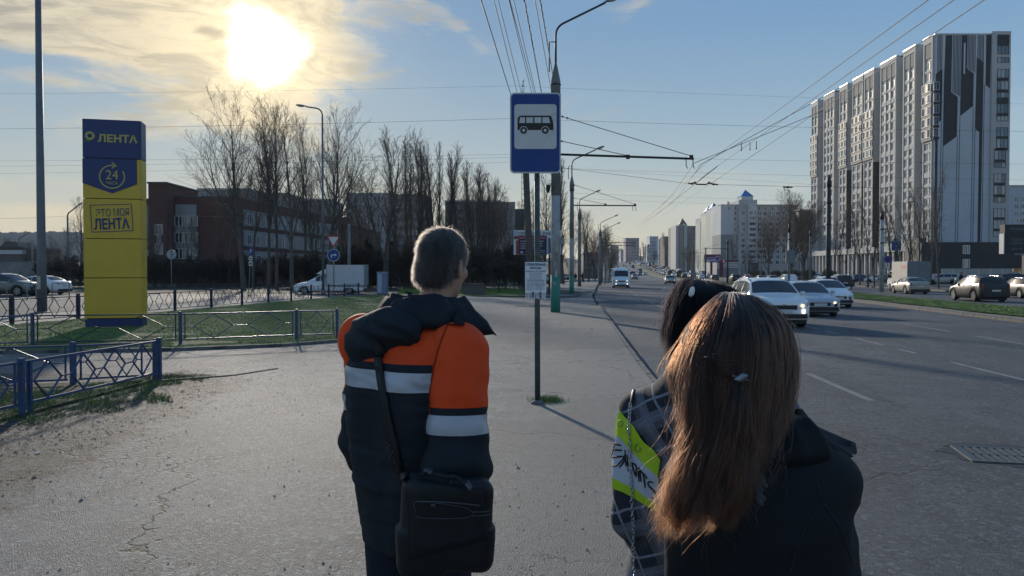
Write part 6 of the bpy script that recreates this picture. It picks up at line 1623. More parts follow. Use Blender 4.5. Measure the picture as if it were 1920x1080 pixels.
# leaning birch
tm, cm, H = PROTO['birchy']; t = thing('birch_tree', 'leaning white birch trunk right of the give way sign', 'tree', G(645, 541, 0), .3); t.rotation_euler = (0, .10, .3); t.scale = (.7, .7, 1.0)
for nm, me in (('trunk', tm), ('crown', cm)):
 o = bpy.data.objects.new(nm, me); COL.objects.link(o); o.parent = t
# left edge
for px, Y, py, k_, lb in ((152, 110, 372, 'round', 'bushy bare tree peeking out left of the pylon'), (120, 118, 428, 'round', 'low bare tree left of the pylon'), (98, 125, 440, 'birchy', 'low bare tree right of the tall pole'), (20, 160, 448, 'round', 'low bare tree above the warehouse'), (56, 150, 452, 'birchy', 'low bare tree right of the warehouse'), (178, 120, 425, 'round', 'low bare tree hidden partly by the pylon'), (292, 104, 385, 'tall0', 'thin bare tree before the brick stair tower'), (322, 100, 400, 'young1', 'small bare tree before the left brick bay'), (352, 98, 410, 'young0', 'small bare tree before the white window bay'), (405, 96, 400, 'young1', 'small bare tree before the plain brick wall'), (375, 108, 395, 'tall1', 'thin bare tree right of the white window bay')):
 tree(k_, px, Y, py, lb, group='bare trees on the left', wide=.9)
# shrub thicket: individual bushes
n = 0
for i in range(74):
 px = 285 + i * 9.8 + rs.uniform(-6, 6); Y = rs.choice((66, 76, 83, 88, 95)) if px > 560 else rs.choice((86, 90, 95, 99))
 if px > 1000: Y = rs.uniform(95, 115)
 tp = rs.uniform(462, 488) if px > 620 else rs.uniform(478, 505)
 if 560 < px < 735 and Y < 80: Y = 84
 if Y < 75: tp = rs.uniform(470, 500)
 tree('shrub' if i % 2 else 'shrub1', px, Y, tp, 'one of the dark leafless bushes beneath the trees behind the side street', group='leafless bushes behind the side street', name='bush', cat='bush', wide=1.5)
for i in range(16):
 tree('shrub1', 84 + i * 13 + rs.uniform(-5, 5), rs.uniform(84, 97), rs.uniform(482, 502), 'one of the dark leafless bushes behind the parked cars and the pylon', group='leafless bushes behind the parked cars', name='bush', cat='bush', wide=1.5)
def conifer(px, Y, ptop, label, seed):
 r = random.Random(seed); z0 = rise(Y); h = z_at(ptop, Y) - z0
 t = thing('conifer_tree', label, 'tree', (x_at(px, Y), Y, z0), 0, 'dark conifers')
 bm = bmesh.new(); lathe(bm, [(.12, -.1), (.02, h * .95)], 6); mkobj('trunk', bm, M_bark, t)
 g = TreeGeo(); v, f = [], []
 for i in range(1500):
  a = r.random() * 6.28; u = r.random() ** .7; zz = h * (.06 + .94 * u); R_ = (1 - u) * h * .27 * r.uniform(.35, 1.1) + .05
  p = Vector((R_ * math.cos(a), R_ * math.sin(a), zz - R_ * .25)); d = Vector((math.cos(a), math.sin(a), -.25 + r.gauss(0, .3))).normalized() * r.uniform(.25, .55); s_ = d.orthogonal().normalized() * r.uniform(.05, .12)
  b_ = len(v); v += [tuple(p - s_), tuple(p + s_), tuple(p + d)]; f.append((b_, b_ + 1, b_ + 2))
 o = raw_mesh('crown', np.array(v), np.array(f), M_conif); o.parent = t
for i, (px, Y, py) in enumerate(((668, 92, 455), (690, 94, 448), (640, 96, 462), (712, 90, 470), (590, 98, 470), (735, 96, 452), (762, 98, 460))): conifer(px, Y, py, 'dark conifer in the thicket right of the give way sign' if px > 600 else 'dark conifer left of the swan necked lamp post', 40 + i)
# right side: row of young trees between the roadway and the parking
RG = 'young bare trees along the far carriageway'
for i, (px, Y, py, wd) in enumerate([(1760, 84, 300, .75), (1742, 86, 330, .8), (1722, 90, 345, .9), (1700, 92, 350, .9), (1688, 98, 372, .9), (1668, 96, 352, .9), (1652, 101, 378, .9), (1640, 104, 366, .9), (1628, 98, 358, .9), (1612, 106, 380, .9), (1600, 102, 372, .9), (1588, 110, 388, .9), (1575, 108, 382, .9), (1562, 116, 398, .9), (1716, 102, 372, .8), (1735, 95, 380, .8)]):
 tree('young%d' % (i % 2), px, Y, py, ['young bare tree against the white end wall of the tower', 'leaning young bare tree before the corner of the tower', 'young bare tree right of the blue shop sign', 'young bare tree just left of the blue shop sign'][i] if i < 4 else 'one of the slender young bare trees in the row before the colonnade', group=RG, wide=wd, lean=(rs.uniform(-.04, .04), rs.uniform(-.09, .06)))
tree('lime', 1484, 118, 363, 'large spreading bare tree before the white block', group='large bare trees on the right', wide=1.0)
tree('lime', 1506, 124, 378, 'second large bare tree close behind the spreading one', group='large bare trees on the right', wide=.8)
tree('lime', 1440, 150, 400, 'smaller spreading bare tree left of the large one', group='large bare trees on the right', wide=.8)
# avenue trees left of the roadway
for i, (px, Y, py, k_) in enumerate([(1134, 126, 425, 'birchy'), (1139, 135, 418, 'birchy'), (1128, 150, 432, 'round'), (1122, 122, 440, 'birchy'), (1142, 165, 440, 'round'), (1135, 190, 448, 'round'), (1145, 215, 456, 'round'), (1116, 170, 448, 'round'), (1104, 150, 400, 'round'), (1094, 140, 375, 'tall1'), (1150, 270, 468, 'round'), (1112, 200, 420, 'tall0'), (1075, 145, 385, 'tall0')]):
 tree(k_, px, Y, py, 'one of the bushy bare trees along the left side of the avenue', group='bare trees on the left side of the avenue', wide=1.0)
for i in range(70):
 Y = 260 + i * 12 + rs.uniform(-8, 8); side = i % 3
 x = (kerbR(Y) + rs.uniform(4, 26)) if side else kerbL(Y) - rs.uniform(4, 18)
 px = 960 + F * x / Y; H_ = rs.uniform(9, 15) if side else rs.uniform(8, 12)
 py = 512 - (rise(Y) + H_ - EYE) * F / Y
 tree(('round', 'pop0', 'tall1', 'birchy')[i % 4], px, Y, py, 'one of the small far trees lining the avenue' , group='far trees lining the avenue', wide=1.2)
for i, (px, Y, py) in enumerate([(1206, 700, 452), (1210, 690, 455), (1250, 520, 434), (1256, 515, 432), (1262, 510, 436), (1268, 505, 446), (1202, 720, 462)]):
 tree('pop%d' % (i % 2), px, Y, py, 'one of the far poplars by the brown block', group='far poplars', wide=1.6)
# plane of further bushes to the left of the avenue, and low greenery round the billboard
for i in range(26):
 Y = rs.uniform(150, 240); x = kerbR(Y) + rs.uniform(6.8, 11); px = 960 + F * x / Y
 tree('shrub1', px, Y, 512 - (2.2 - EYE) * F / Y, 'one of the low leafless bushes by the far parking', group='low bushes by the far parking', name='bush', cat='bush', wide=1.6)
# ================================================================== VEHICLES
def paint(name, col, metal=.3): return mat(name, col, .38, metal, coat=.5, var=.05, vscale=1.5, dirt=(tuple(x * .6 + .03 for x in col), .45, 1.4))
P_white = paint('paint_white', (.80, .80, .80), 0); P_silver = paint('paint_silver', (.38, .39, .40), .5); P_grey = paint('paint_grey', (.12, .125, .13), .4)
P_black = mat('paint_black', (.010, .011, .013), .4, 0, coat=.3); P_blue = paint('paint_blue', (.03, .06, .14), .3); P_red = paint('paint_red', (.25, .03, .03), .1)
P_beige = paint('paint_beige', (.36, .33, .27), .4); P_brown = paint('paint_brown', (.07, .045, .035), .3); P_greenish = paint('paint_olive', (.13, .15, .14), .4)
PAINTS = [P_white, P_silver, P_grey, P_black, P_blue, P_red, P_beige, P_brown, P_greenish]
M_carglass = mat('car_glass', (.018, .022, .028), .08, spec=.7); M_plastic = mat('black_plastic', (.018, .018, .02), .6)
M_tyre = mat('tyre', (.014, .014, .014), .85); M_rim = mat('rim', (.30, .31, .32), .35, .7); M_headl = mat('headlight_glass', (.45, .46, .48), .1, spec=.8)
M_tail = mat('tail_light', (.22, .01, .012), .2); M_plate = mat('number_plate', (.55, .56, .58), .5); M_chrome = mat('chrome', (.55, .56, .58), .15, .9)
M_lit = mat('headlight_on', (.9, .85, .6), .3, emit=((1.0, .85, .5), 1.3)); M_litw = mat('daylight_lamp', (.9, .9, .9), .3, emit=((.95, 1.0, .98), 1.3))
def lerp_tab(tab, x):
 if x <= tab[0][0]: return tab[0][1]
 for (a, va), (b_, vb) in zip(tab, tab[1:]):
  if x <= b_: return va + (vb - va) * ((x - a) / (b_ - a))
 return tab[-1][1]
def car(key, L, Wd, H, top, belt, wheels, R, cabin, suv=False, roofw=.76, lit=None, wagon=False):
 """top/belt: tables over the length (0 = nose). cabin = (cowl, roof_front, roof_rear, tail) x positions"""
 t = thing('car', key, 'car', (0, 0, 0))
 cw, rf, rr, tl = cabin; hw = Wd / 2
 xs_ = sorted(set([0, .04, .12, .3] + [cw, rf, rr, tl] + [L - .3, L - .12, L - .03, L] + [i * L / 26 for i in range(27)] + [w + R * 1.12 * math.cos(PI * k_ / 8) for w in wheels for k_ in range(9)]))
 sill = .22 if not suv else .28
 def width(x): return hw * (.80 + .20 * min(1, x / .35) ** .55) * (.86 + .14 * min(1, (L - x) / .3) ** .6)
 def low(x):
  z = sill + (.10 if x < .12 or x > L - .1 else 0)
  for w in wheels:
   d = abs(x - w)
   if d <= R * 1.14: z = max(z, R + math.sqrt(max(0, (R * 1.14) ** 2 - d * d)) * 1.0 - .02)
  return z
 def sect(x):
  w, zt, zb, zl = width(x), lerp_tab(top, x), lerp_tab(belt, x), low(x); zb = min(zb, zt - .005)
  zl = min(zl, zb - .12); incab = cw < x < tl
  if incab:
   e = min(1, (x - cw) / max(.01, rf - cw), (tl - x) / max(.01, tl - rr) if tl > rr else 1); wr = w * (roofw + (1 - e) * (.90 - roofw))
   zs_ = zt - .05 * e - .01
  else: wr, zs_ = w * .86, zt - .015
  return [(w * .96, zl), (w * 1.0, zl + (zb - zl) * .30), (w * .99, zl + (zb - zl) * .72), (w * .955, zb), (wr, max(zs_, zb + .003)), (wr * .62, zt), (0, zt + .012 * (1 if incab else .5))]
 def S_(x, v):
  s = sect(x); v = max(0, min(5.9999, v)); i = int(v); f = v - i; return (s[i][0] + (s[i + 1][0] - s[i][0]) * f, s[i][1] + (s[i + 1][1] - s[i][1]) * f)
 bm = bmesh.new(); rows = []
 for x in xs_:
  s = sect(x); rows.append([bm.verts.new((x, -w, z)) for w, z in s] + [bm.verts.new((x, w, z)) for w, z in s[-2::-1]])
 for a, b_ in zip(rows, rows[1:]):
  for j in range(len(a) - 1): bm.faces.new((a[j], a[j + 1], b_[j + 1], b_[j])).smooth = True
 bm.faces.new(rows[0][::-1]); bm.faces.new(rows[-1])
 n = len(rows[0])
 for a, b_ in zip(rows, rows[1:]): bm.faces.new((a[0], b_[0], b_[n - 1], a[n - 1]))
 bmesh.ops.recalc_face_normals(bm, faces=bm.faces[:])
 body = mkobj('body', bm, P_white, t)
 # glazing patches a little proud of the shell
 def patch(name, grid, m=M_carglass, off=.008):
  bm = bmesh.new(); g = [[bm.verts.new(p) for p in r_] for r_ in grid]
  for a, b_ in zip(g, g[1:]):
   for j in range(len(a) - 1): bm.faces.new((a[j], a[j + 1], b_[j + 1], b_[j]))
  bmesh.ops.recalc_face_normals(bm, faces=bm.faces[:]); return mkobj(name, bm, m, t, smooth=True)
 def lin(a, b_, n): return [a + (b_ - a) * i / n for i in range(n + 1)]
 for sgn in (-1, 1):
  cuts = [(cw + (rf - cw) * .55, cw + (tl - cw) * .40), (cw + (tl - cw) * .42, cw + (tl - cw) * .69), (cw + (tl - cw) * .71, rr + (tl - rr) * (.35 if tl - rr > .35 else -.15))]
  for a, b_ in cuts:
   if b_ - a < .15: continue
   gr = [[(x, sgn * (S_(x, v)[0] + .007), S_(x, v)[1]) for v in (3.08, 3.35, 3.65, 3.93)] for x in lin(a, b_, 5)]
   patch('side_window', gr)
  bm = bmesh.new(); mx = cw + (rf - cw) * .35; s0 = S_(mx, 3.1); box(bm, mx - .05, mx + .08, sgn * (s0[0] + .03), sgn * (s0[0] + .20), s0[1] + .0, s0[1] + .14); bmesh.ops.bevel(bm, geom=bm.edges[:], offset=.025, segments=2, affect='EDGES'); mkobj('mirror', bm, P_white, t)
 for nm, a, b_ in (('windscreen', cw + .05, rf - .03), ('rear_window', rr + .04, tl - (.06 if tl - rr > .3 else .02))):
  if b_ - a < .05: a, b_ = rr + .01, tl - .01
  gr = []
  for x in lin(a, b_, 5):
   w4, z4 = S_(x, 4.0); w5, z5 = S_(x, 5.0); z6 = S_(x, 5.99)[1]; up = .010
   gr.append([(x, -w4 * .93, z4 + up), (x, -w5, z5 + up), (x, 0, z6 + up), (x, w5, z5 + up), (x, w4 * .93, z4 + up)])
  if nm == 'rear_window' and tl - rr < .30:      # upright tailgate glass
   z1, z0 = lerp_tab(top, rr) - .10, lerp_tab(belt, tl) + .02; w1 = width(rr) * roofw * .9; w0 = width(tl) * .84
   gr = [[(tl + .012 + (L - tl) * .0, -w0, z0), (tl + .012, w0, z0)], [(rr + .05, -w1, z1), (rr + .05, w1, z1)]]
  patch(nm, gr)
 # wheels
 for wx_ in wheels:
  for sgn in (-1, 1):
   w = bpy.data.objects.new('wheel', None); COL.objects.link(w)
   w.parent = t; w.location = (wx_, sgn * (hw - .12), R); M = Matrix.Rotation(PI / 2, 4, 'X')
   bm = bmesh.new(); lathe(bm, [(R * .62, -.105), (R * .96, -.10), (R, -.07), (R, .07), (R * .96, .10), (R * .62, .105)], 20, M=M); mkobj('tyre', bm, M_tyre, w)
   bm = bmesh.new(); y0 = sgn * .108
   for i in range(5):
    a = 2 * PI * i / 5; c_, s_ = math.cos(a), math.sin(a)
    q = [(R * .10, -.05), (R * .62, -.035), (R * .62, .035), (R * .10, .05)]
    bm.faces.new([bm.verts.new((r * c_ - o * s_, y0, r * s_ + o * c_)) for r, o in q])
   for i in range(20):
    a, b_ = 2 * PI * i / 20, 2 * PI * (i + 1) / 20; bm.faces.new([bm.verts.new((r * math.cos(q), y0 + sgn * .001, r * math.sin(q))) for r, q in ((R * .60, a), (R * .68, a), (R * .68, b_), (R * .60, b_))])
   mkobj('rim', bm, M_rim, w)
 # wheel wells and underside
 bxo('underbody', .25, L - .25, -hw + .16, hw - .16, .14, sill + .22, M_plastic, t)
 # front
 zh = lerp_tab(belt, .2); zf = lerp_tab(top, .05); wf = width(.02)
 bxo('lower_bumper', -.035, .10, -wf * .97, wf * .97, sill + .06, sill + .20, M_plastic, t, bev=.02)
 bxo('grille', -.022, .06, -wf * .55, wf * .55, zf - .24, zf - .10, M_plastic, t, bev=.02)
 bxo('grille_trim', -.032, -.02, -wf * .57, wf * .57, zf - .10, zf - .085, M_chrome, t)
 bxo('number_plate', -.045, -.036, -.26, .26, sill + .24, sill + .35, M_plate, t)
 bxo('badge', -.04, -.024, -.05, .05, zf - .09, zf - .05, M_chrome, t)
 for sgn in (-1, 1):
  bm = bmesh.new(); q = [(.0, sgn * wf * .60), (.0, sgn * wf * .93), (.10, sgn * (wf * 1.03)), (.34, sgn * width(.34) * 1.003)]
  zt_, zb_ = zf - .03, zf - .20
  a = [bm.verts.new((x - .014, y + sgn * .004, zb_ + .05 * i)) for i, (x, y) in enumerate(q)]; b_ = [bm.verts.new((x - .010, y + sgn * .004, min(zt_ + .015 * i, lerp_tab(top, x) - .02) + .0)) for i, (x, y) in enumerate(q)]
  for i in range(3): bm.faces.new((a[i], a[i + 1], b_[i + 1], b_[i]))
  bmesh.ops.recalc_face_normals(bm, faces=bm.faces[:]); o = mkobj('headlight', bm, M_headl, t)
  bm = bmesh.new(); lathe(bm, [(.055, 0), (.06, .012), (.03, .03)], 12, M=Matrix.Rotation(-PI / 2, 4, 'Y')); mkobj('bulb', bm, M_lit if lit else M_headl, o, (-.012, sgn * wf * .76, zf - .11))
  bxo('fog_light', -.036, -.01, sgn * wf * .80 - .05, sgn * wf * .80 + .05, sill + .22, sill + .36, M_litw if lit == 2 else M_plastic, t)
 # rear
 wr_ = width(L - .02); zr = lerp_tab(top, L - .03)
 bxo('rear_bumper', L - .08, L + .04, -wr_ * .96, wr_ * .96, sill + .04, sill + .22, M_plastic, t, bev=.02)
 bxo('number_plate', L + .006, L + .014, -.26, .26, (sill + zr) / 2 + .02, (sill + zr) / 2 + .13, M_plate, t)
 for sgn in (-1, 1):
  zt2 = zr - .04 if not (suv or wagon) else lerp_tab(belt, L - .1) + .14
  bm = bmesh.new(); box(bm, L - .12, L + .012, sgn * wr_ * .98 - .10 * (1 if sgn > 0 else 0), sgn * wr_ * .98 + .10 * (1 if sgn < 0 else 0), zt2 - (.16 if not suv else .34), zt2); bmesh.ops.bevel(bm, geom=bm.edges[:], offset=.02, segments=1, affect='EDGES'); mkobj('tail_light', bm, M_tail, t)
  # handles and sill trim
  for hx in (cw + (tl - cw) * .36, cw + (tl - cw) * .64):
   s0 = S_(hx, 2.6); bxo('door_handle', hx - .08, hx + .08, sgn * (s0[0] + .002) - .012, sgn * (s0[0] + .002) + .012, s0[1], s0[1] + .03, P_white, t)
 if suv or wagon:
  for sgn in (-1, 1):
   bm = bmesh.new(); pts = [(x, sgn * S_(x, 4.2)[0], S_(x, 4.2)[1] + (.05 if 0 < i < 4 else .005)) for i, x in enumerate(lin(rf + .1, rr - .05, 4))]; tube(bm, pts, .018, 6); mkobj('roof_rail', bm, M_chrome, t)
 return t
SED = dict(L=4.6, Wd=1.80, H=1.46, top=[(0, .62), (.06, .72), (.3, .80), (1.15, .94), (1.22, .96), (2.0, 1.40), (2.6, 1.47), (3.1, 1.46), (3.55, 1.36), (4.0, 1.10), (4.1, 1.06), (4.5, 1.02), (4.58, .95), (4.6, .85)],
           belt=[(0, .58), (.3, .74), (1.2, .90), (2.5, .95), (3.9, .99), (4.5, .97), (4.6, .80)], wheels=(.88, 3.55), R=.32, cabin=(1.2, 2.0, 3.35, 4.02))
SUVp = dict(L=4.45, Wd=1.84, H=1.68, top=[(0, .72), (.05, .86), (.25, .98), (1.0, 1.10), (1.06, 1.12), (1.72, 1.56), (2.3, 1.65), (3.3, 1.64), (4.0, 1.57), (4.28, 1.10), (4.42, 1.02), (4.45, .9)],
   belt=[(0, .66), (.25, .88), (1.1, 1.03), (2.5, 1.08), (4.1, 1.14), (4.4, 1.0), (4.45, .85)], wheels=(.86, 3.50), R=.36, cabin=(1.05, 1.72, 4.0, 4.27), suv=True)
HAT = dict(L=4.1, Wd=1.74, H=1.48, top=[(0, .62), (.06, .73), (.3, .83), (1.0, .98), (1.05, 1.0), (1.8, 1.42), (2.3, 1.49), (3.1, 1.46), (3.7, 1.36), (4.0, 1.02), (4.07, .95), (4.1, .85)],
           belt=[(0, .58), (.3, .76), (1.1, .93), (2.5, .97), (3.8, 1.02), (4.05, .93), (4.1, .8)], wheels=(.80, 3.30), R=.31, cabin=(1.04, 1.8, 3.66, 3.98))
WAG = dict(L=4.65, Wd=1.80, H=1.52, top=[(0, .62), (.06, .73), (.3, .82), (1.15, .96), (1.2, .98), (1.95, 1.42), (2.5, 1.49), (3.6, 1.46), (4.2, 1.38), (4.5, 1.0), (4.62, .95), (4.65, .85)],
           belt=[(0, .58), (.3, .76), (1.2, .92), (2.5, .96), (4.3, 1.0), (4.6, .93), (4.65, .8)], wheels=(.90, 3.60), R=.32, cabin=(1.19, 1.95, 4.18, 4.48), wagon=True)
VAN = dict(L=5.4, Wd=2.02, H=2.45, top=[(0, .85), (.05, 1.0), (.3, 1.16), (.75, 1.30), (.80, 1.34), (1.45, 2.15), (1.9, 2.42), (2.6, 2.48), (5.2, 2.45), (5.35, 2.30), (5.4, 1.2)],
           belt=[(0, .75), (.3, 1.05), (.9, 1.22), (2.5, 1.30), (5.2, 1.30), (5.4, 1.1)], wheels=(.95, 4.3), R=.35, cabin=(.79, 1.45, 5.2, 5.36), roofw=.88)
K = dict(sedan=SED, suv=SUVp, hatch=HAT, wagon=WAG, van=VAN)
SNAP = {}
def park_at(px=None, Y=None, X=None, heading=-90, kind='sedan', col=None, label='', group=None, z=None, lit=None, py=None, first=False, name=None):
 """heading: direction the nose points, degrees from +X"""
 if z is None: z = ROAD
 if Y is None: Y = (EYE - z) * F / (py - 512)
 if X is None: X = x_at(px, Y)
 key = (kind, lit)
 a = math.radians(heading) + PI          # nose is at local x = 0, pointing to -x
 L = K[kind]['L']
 loc = Vector((X, Y, z + rise(Y))) - Vector((math.cos(a), math.sin(a), 0)) * (L / 2)
 if key not in SNAP:
  t = car(label, lit=lit, **K[kind]); SNAP[key] = t; t.location = loc; t.rotation_euler = (0, 0, a); o = t
  SNAP[key] = snapshot(t)
 else: o = dup(SNAP[key], loc, a)
 o['label'] = label
 if group: o['group'] = group
 elif 'group' in o: del o['group']
 o.name = name or {'van': 'minibus', 'suv': 'suv_car'}.get(kind, 'car'); o['category'] = {'van': 'minibus'}.get(kind, 'car')
 if col:
  for c in idx_kids(o):
   if c.type != 'MESH': continue
   for i_, s_ in enumerate(c.material_slots):
    if c.data.materials[i_] == P_white:
     s_.link = 'OBJECT'; s_.material = col
 return o
def idx_kids(o):
 if bpy.app.version >= (3, 1): return list(o.children_recursive)
 return []
def thing_noprops(): pass
FLAT = {}
def flat_at(kind, col, X, Y, heading, z=ROAD, label='', group=None):
 """far car: the same shapes joined into one mesh"""
 if kind not in FLAT:
  t = car('x', **K[kind]); bpy.context.view_layer.update(); bm = bmesh.new(); mats = []
  for c in t.children_recursive:
   if c.type != 'MESH' or c.name.split('.')[0] in ('rim', 'door_handle', 'badge', 'grille_trim', 'bulb', 'roof_rail'): continue
   m = c.data.materials[0]
   if m not in mats: mats.append(m)
   n0 = len(bm.faces); v0 = len(bm.verts); bm.from_mesh(c.data); bm.verts.ensure_lookup_table(); bm.faces.ensure_lookup_table()
   for v in bm.verts[v0:]: v.co = c.matrix_world @ v.co
   for f_ in bm.faces[n0:]: f_.material_index = mats.index(m)
  me = bpy.data.meshes.new('far_car'); bm.to_mesh(me); bm.free()
  for m in mats: me.materials.append(m)
  for c in list(t.children_recursive): bpy.data.objects.remove(c)
  bpy.data.objects.remove(t); FLAT[kind] = me
 a = math.radians(heading) + PI; L = K[kind]['L']; o = bpy.data.objects.new('car', FLAT[kind]); COL.objects.link(o)
 o.location = Vector((X, Y, z + rise(Y))) - Vector((math.cos(a), math.sin(a), 0)) * (L / 2); o.rotation_euler = (0, 0, a)
 for i_, s_ in enumerate(o.material_slots):
  if o.data.materials[i_] == P_white: s_.link = 'OBJECT'; s_.material = col
 return tag(o, label, 'car', group)
hd = lambda Y: math.degrees(math.atan2(20, kerbL(Y + 10) - kerbL(Y - 10)))       # direction of the road
GN, GF, GQ = 'cars on the near carriageway', 'cars on the far carriageway', 'queue of far cars'
park_at(1437, 27.4, kind='suv', col=P_white, heading=hd(26) - 180 + 1, label='white SUV with lit headlights right behind the two girls', group=GN, lit=2)
park_at(1508, 34.0, kind='sedan', col=paint('paint_pale', (.44, .47, .52), .2), heading=hd(32) - 180, label='pale grey-blue sedan with headlights on between two white cars', group=GN, lit=1)
park_at(1549, 42.0, kind='hatch', col=P_white, heading=hd(42) - 180, label='white car with a dark grille at the edge of the median', group=GN)
park_at(1419, 47, kind='sedan', col=P_white, heading=hd(47) - 180, label='white car whose roof shows over the white SUV', group=GN)
park_at(1256, 132, kind='sedan', col=P_beige, heading=hd(132) - 180, label='beige sedan with headlights on alone in the middle lane', group=GN, lit=1)
park_at(1164, 96, kind='van', col=P_white, heading=hd(96) - 180 + 1, label='white minibus with bright headlights in the kerb lane', group=GN, lit=2)
park_at(1190, 222, kind='suv', col=P_silver, heading=hd(222) - 180, label='silver car just right of the white minibus', group=GN)
park_at(1186, 262, kind='van', col=P_grey, heading=hd(262) - 180, label='grey van behind the silver car in the distance', group=GN)
park_at(1199, 330, kind='wagon', col=P_blue, heading=hd(330) - 180, label='dark blue wagon farther along by the median', group=GN)
# far carriageway, tails towards the viewer
park_at(1834, 50.0, kind='suv', col=mat('paint_dark_olive', (.014, .014, .014), .4, .0, coat=.2), heading=hd(48), label='dark SUV with red tail lights driving away on the far carriageway', group=GF)
park_at(1706, 68, kind='sedan', col=P_beige, heading=hd(66), label='pale silver sedan driving away before the box truck', group=GF)
park_at(1917, 56, kind='wagon', col=P_black, heading=hd(54), label='black car cut by the right edge beside the dark SUV', group=GF)
park_at(1574, 88, kind='suv', col=P_black, heading=hd(88), label='black SUV in front of the white wagon on the far carriageway', group=GF)
park_at(1545, 78, kind='wagon', col=P_white, heading=hd(80), label='white wagon on the far carriageway behind the dark pole', group=GF)
park_at(1477, 103, kind='suv', col=P_white, heading=hd(103), label='white SUV driving away right of the grey hatchback', group=GF)
park_at(1447, 123, kind='hatch', col=P_grey, heading=hd(123), label='grey hatchback driving away left of the white SUV', group=GF)
park_at(1427, 140, kind='sedan', col=P_beige, heading=hd(140), label='beige sedan ahead of the grey hatchback', group=GF)
park_at(1401, 172, kind='hatch', col=mat('paint_pink', (.50, .20, .22), .4, coat=.4), heading=hd(172), label='pinkish hatchback driving away right of the dark SUV', group=GF)
park_at(1378, 158, kind='suv', col=P_black, heading=hd(158), label='tall dark SUV driving away beside the pinkish hatchback', group=GF)
park_at(1339, 182, kind='hatch', col=P_brown, heading=hd(182), label='brown hatchback driving away behind the white one', group=GF)
park_at(1315, 226, kind='hatch', col=P_white, heading=hd(226), label='small white hatchback driving away before the purple billboard', group=GF)
park_at(1298, 235, kind='sedan', col=P_black, heading=hd(235), label='small dark sedan left of the white hatchback', group=GF)
rc = random.Random(5); kn = ['sedan', 'hatch', 'suv', 'sedan', 'wagon', 'van']
cn = {P_white.name: 'white', P_silver.name: 'silver', P_grey.name: 'grey', P_black.name: 'black', P_blue.name: 'dark blue', P_red.name: 'red', P_beige.name: 'beige', P_brown.name: 'brown', P_greenish.name: 'olive'}
for lane in (.14, .40, .68, .90):
 Y = 236 + lane * 20
 while Y < 930:
  Y += rc.uniform(6.5, 17) * (1.0 if lane > .3 else 1.4); X = medR(Y) + (kerbR(Y) - medR(Y)) * lane; c = rc.choice(PAINTS + [P_white, P_silver, P_black]); k_ = rc.choice(kn)
  flat_at(k_, c, X, Y, hd(Y), label='tiny %s car in the far traffic driving away up the avenue' % cn[c.name], group=GQ)
Y = 300
for i in range(30):
 Y += rc.uniform(10, 30); lane = rc.choice((.12, .35, .6, .85)); X = kerbL(Y) + (medL(Y) - kerbL(Y)) * lane; c = rc.choice(PAINTS[:5])
 flat_at(rc.choice(kn), c, X, Y, hd(Y) - 180, label='tiny %s car in the far traffic coming down the avenue' % cn[c.name], group='far oncoming cars')
# parked cars
GP = 'cars parked in the lot beyond the far carriageway'
lots = [(1893, 118, 'suv', P_black, 4, 'black SUV parked broadside in the lot below the dark billboard'), (1848, 128, 'sedan', P_grey, 6, 'grey car parked behind the dark SUV near the fence'), (1790, 135, 'sedan', P_black, 3, 'dark car parked in the lot behind the leaning tree'), (1766, 132, 'wagon', P_grey, 5, 'grey wagon parked behind the box truck')]
for px, Y, k_, c, h_, lb in lots: park_at(px, Y, kind=k_, col=c, heading=180 + h_, label=lb, z=-.02, group=GP)
for i in range(44):
 Y = 100 + i * 3.1; X = kerbR(Y) + 14.0 + (i % 3) * 7.5; c = rc.choice(PAINTS); k_ = rc.choice(('sedan', 'hatch', 'suv', 'wagon'))
 flat_at(k_, c, X, Y, hd(Y) + rc.choice((90, -90)) - 30, z=-.02, label='%s car parked in the lot before the colonnade' % cn[c.name] if Y < 190 else '%s car parked in the far lot before the shop hall' % cn[c.name], group=GP)
for i in range(9):
 Y = 128 + i * 9; X = kerbL(Y) - 9.5 - (i % 2) * 6; c = rc.choice(PAINTS)
 flat_at(rc.choice(('sedan', 'hatch', 'suv')), c, X, Y, hd(Y) - 60, z=0.02, label='%s car parked on the left beyond the pavement' % cn[c.name], group='cars parked left of the avenue')
# left edge
park_at(13, 56.0, kind='suv', col=P_greenish, heading=-2, z=.02, label='grey-green SUV parked at the left edge behind the hoop rails', group='cars parked on the left')
park_at(72, 60.0, kind='sedan', col=P_white, heading=172, z=.02, label='white sedan with a dark rear bumper parked behind the tall lamp pole', group='cars parked on the left')
# white pickup with a box body on the side street
t = thing('box_van', 'white pickup van with a plain white box body on the side street', 'van')
base = car('x', L=5.5, Wd=1.78, H=1.5, top=[(0, .60), (.06, .74), (.3, .84), (1.15, 1.02), (1.2, 1.05), (2.05, 1.56), (2.35, 1.62), (2.5, 1.62), (2.56, .66), (5.4, .64), (5.5, .60)], belt=[(0, .56), (.3, .76), (1.2, .96), (2.5, 1.0), (2.56, .62), (5.5, .58)], wheels=(.85, 4.35), R=.31, cabin=(1.19, 2.02, 2.42, 2.53))
for c in list(base.children): c.parent = t
bpy.data.objects.remove(base)
bxo('box_body', 2.62, 5.55, -.98, .98, .68, 2.30, mat('box_white', (.55, .56, .58), .5, dirt=((.40, .41, .42), .5, 1.0)), t, bev=.02); bxo('box_frame', 2.60, 2.66, -1.0, 1.0, .66, 2.33, M_signback, t); bxo('box_frame', 5.53, 5.59, -1.0, 1.0, .66, 2.33, M_signback, t)
bm = bmesh.new(); prism(bm, [(1.75, 1.58), (2.15, 1.86), (2.55, 1.98), (2.58, 1.60)], -.62, .62); bmesh.ops.recalc_face_normals(bm, faces=bm.faces[:]); mkobj('wind_deflector', bm, P_white, t)
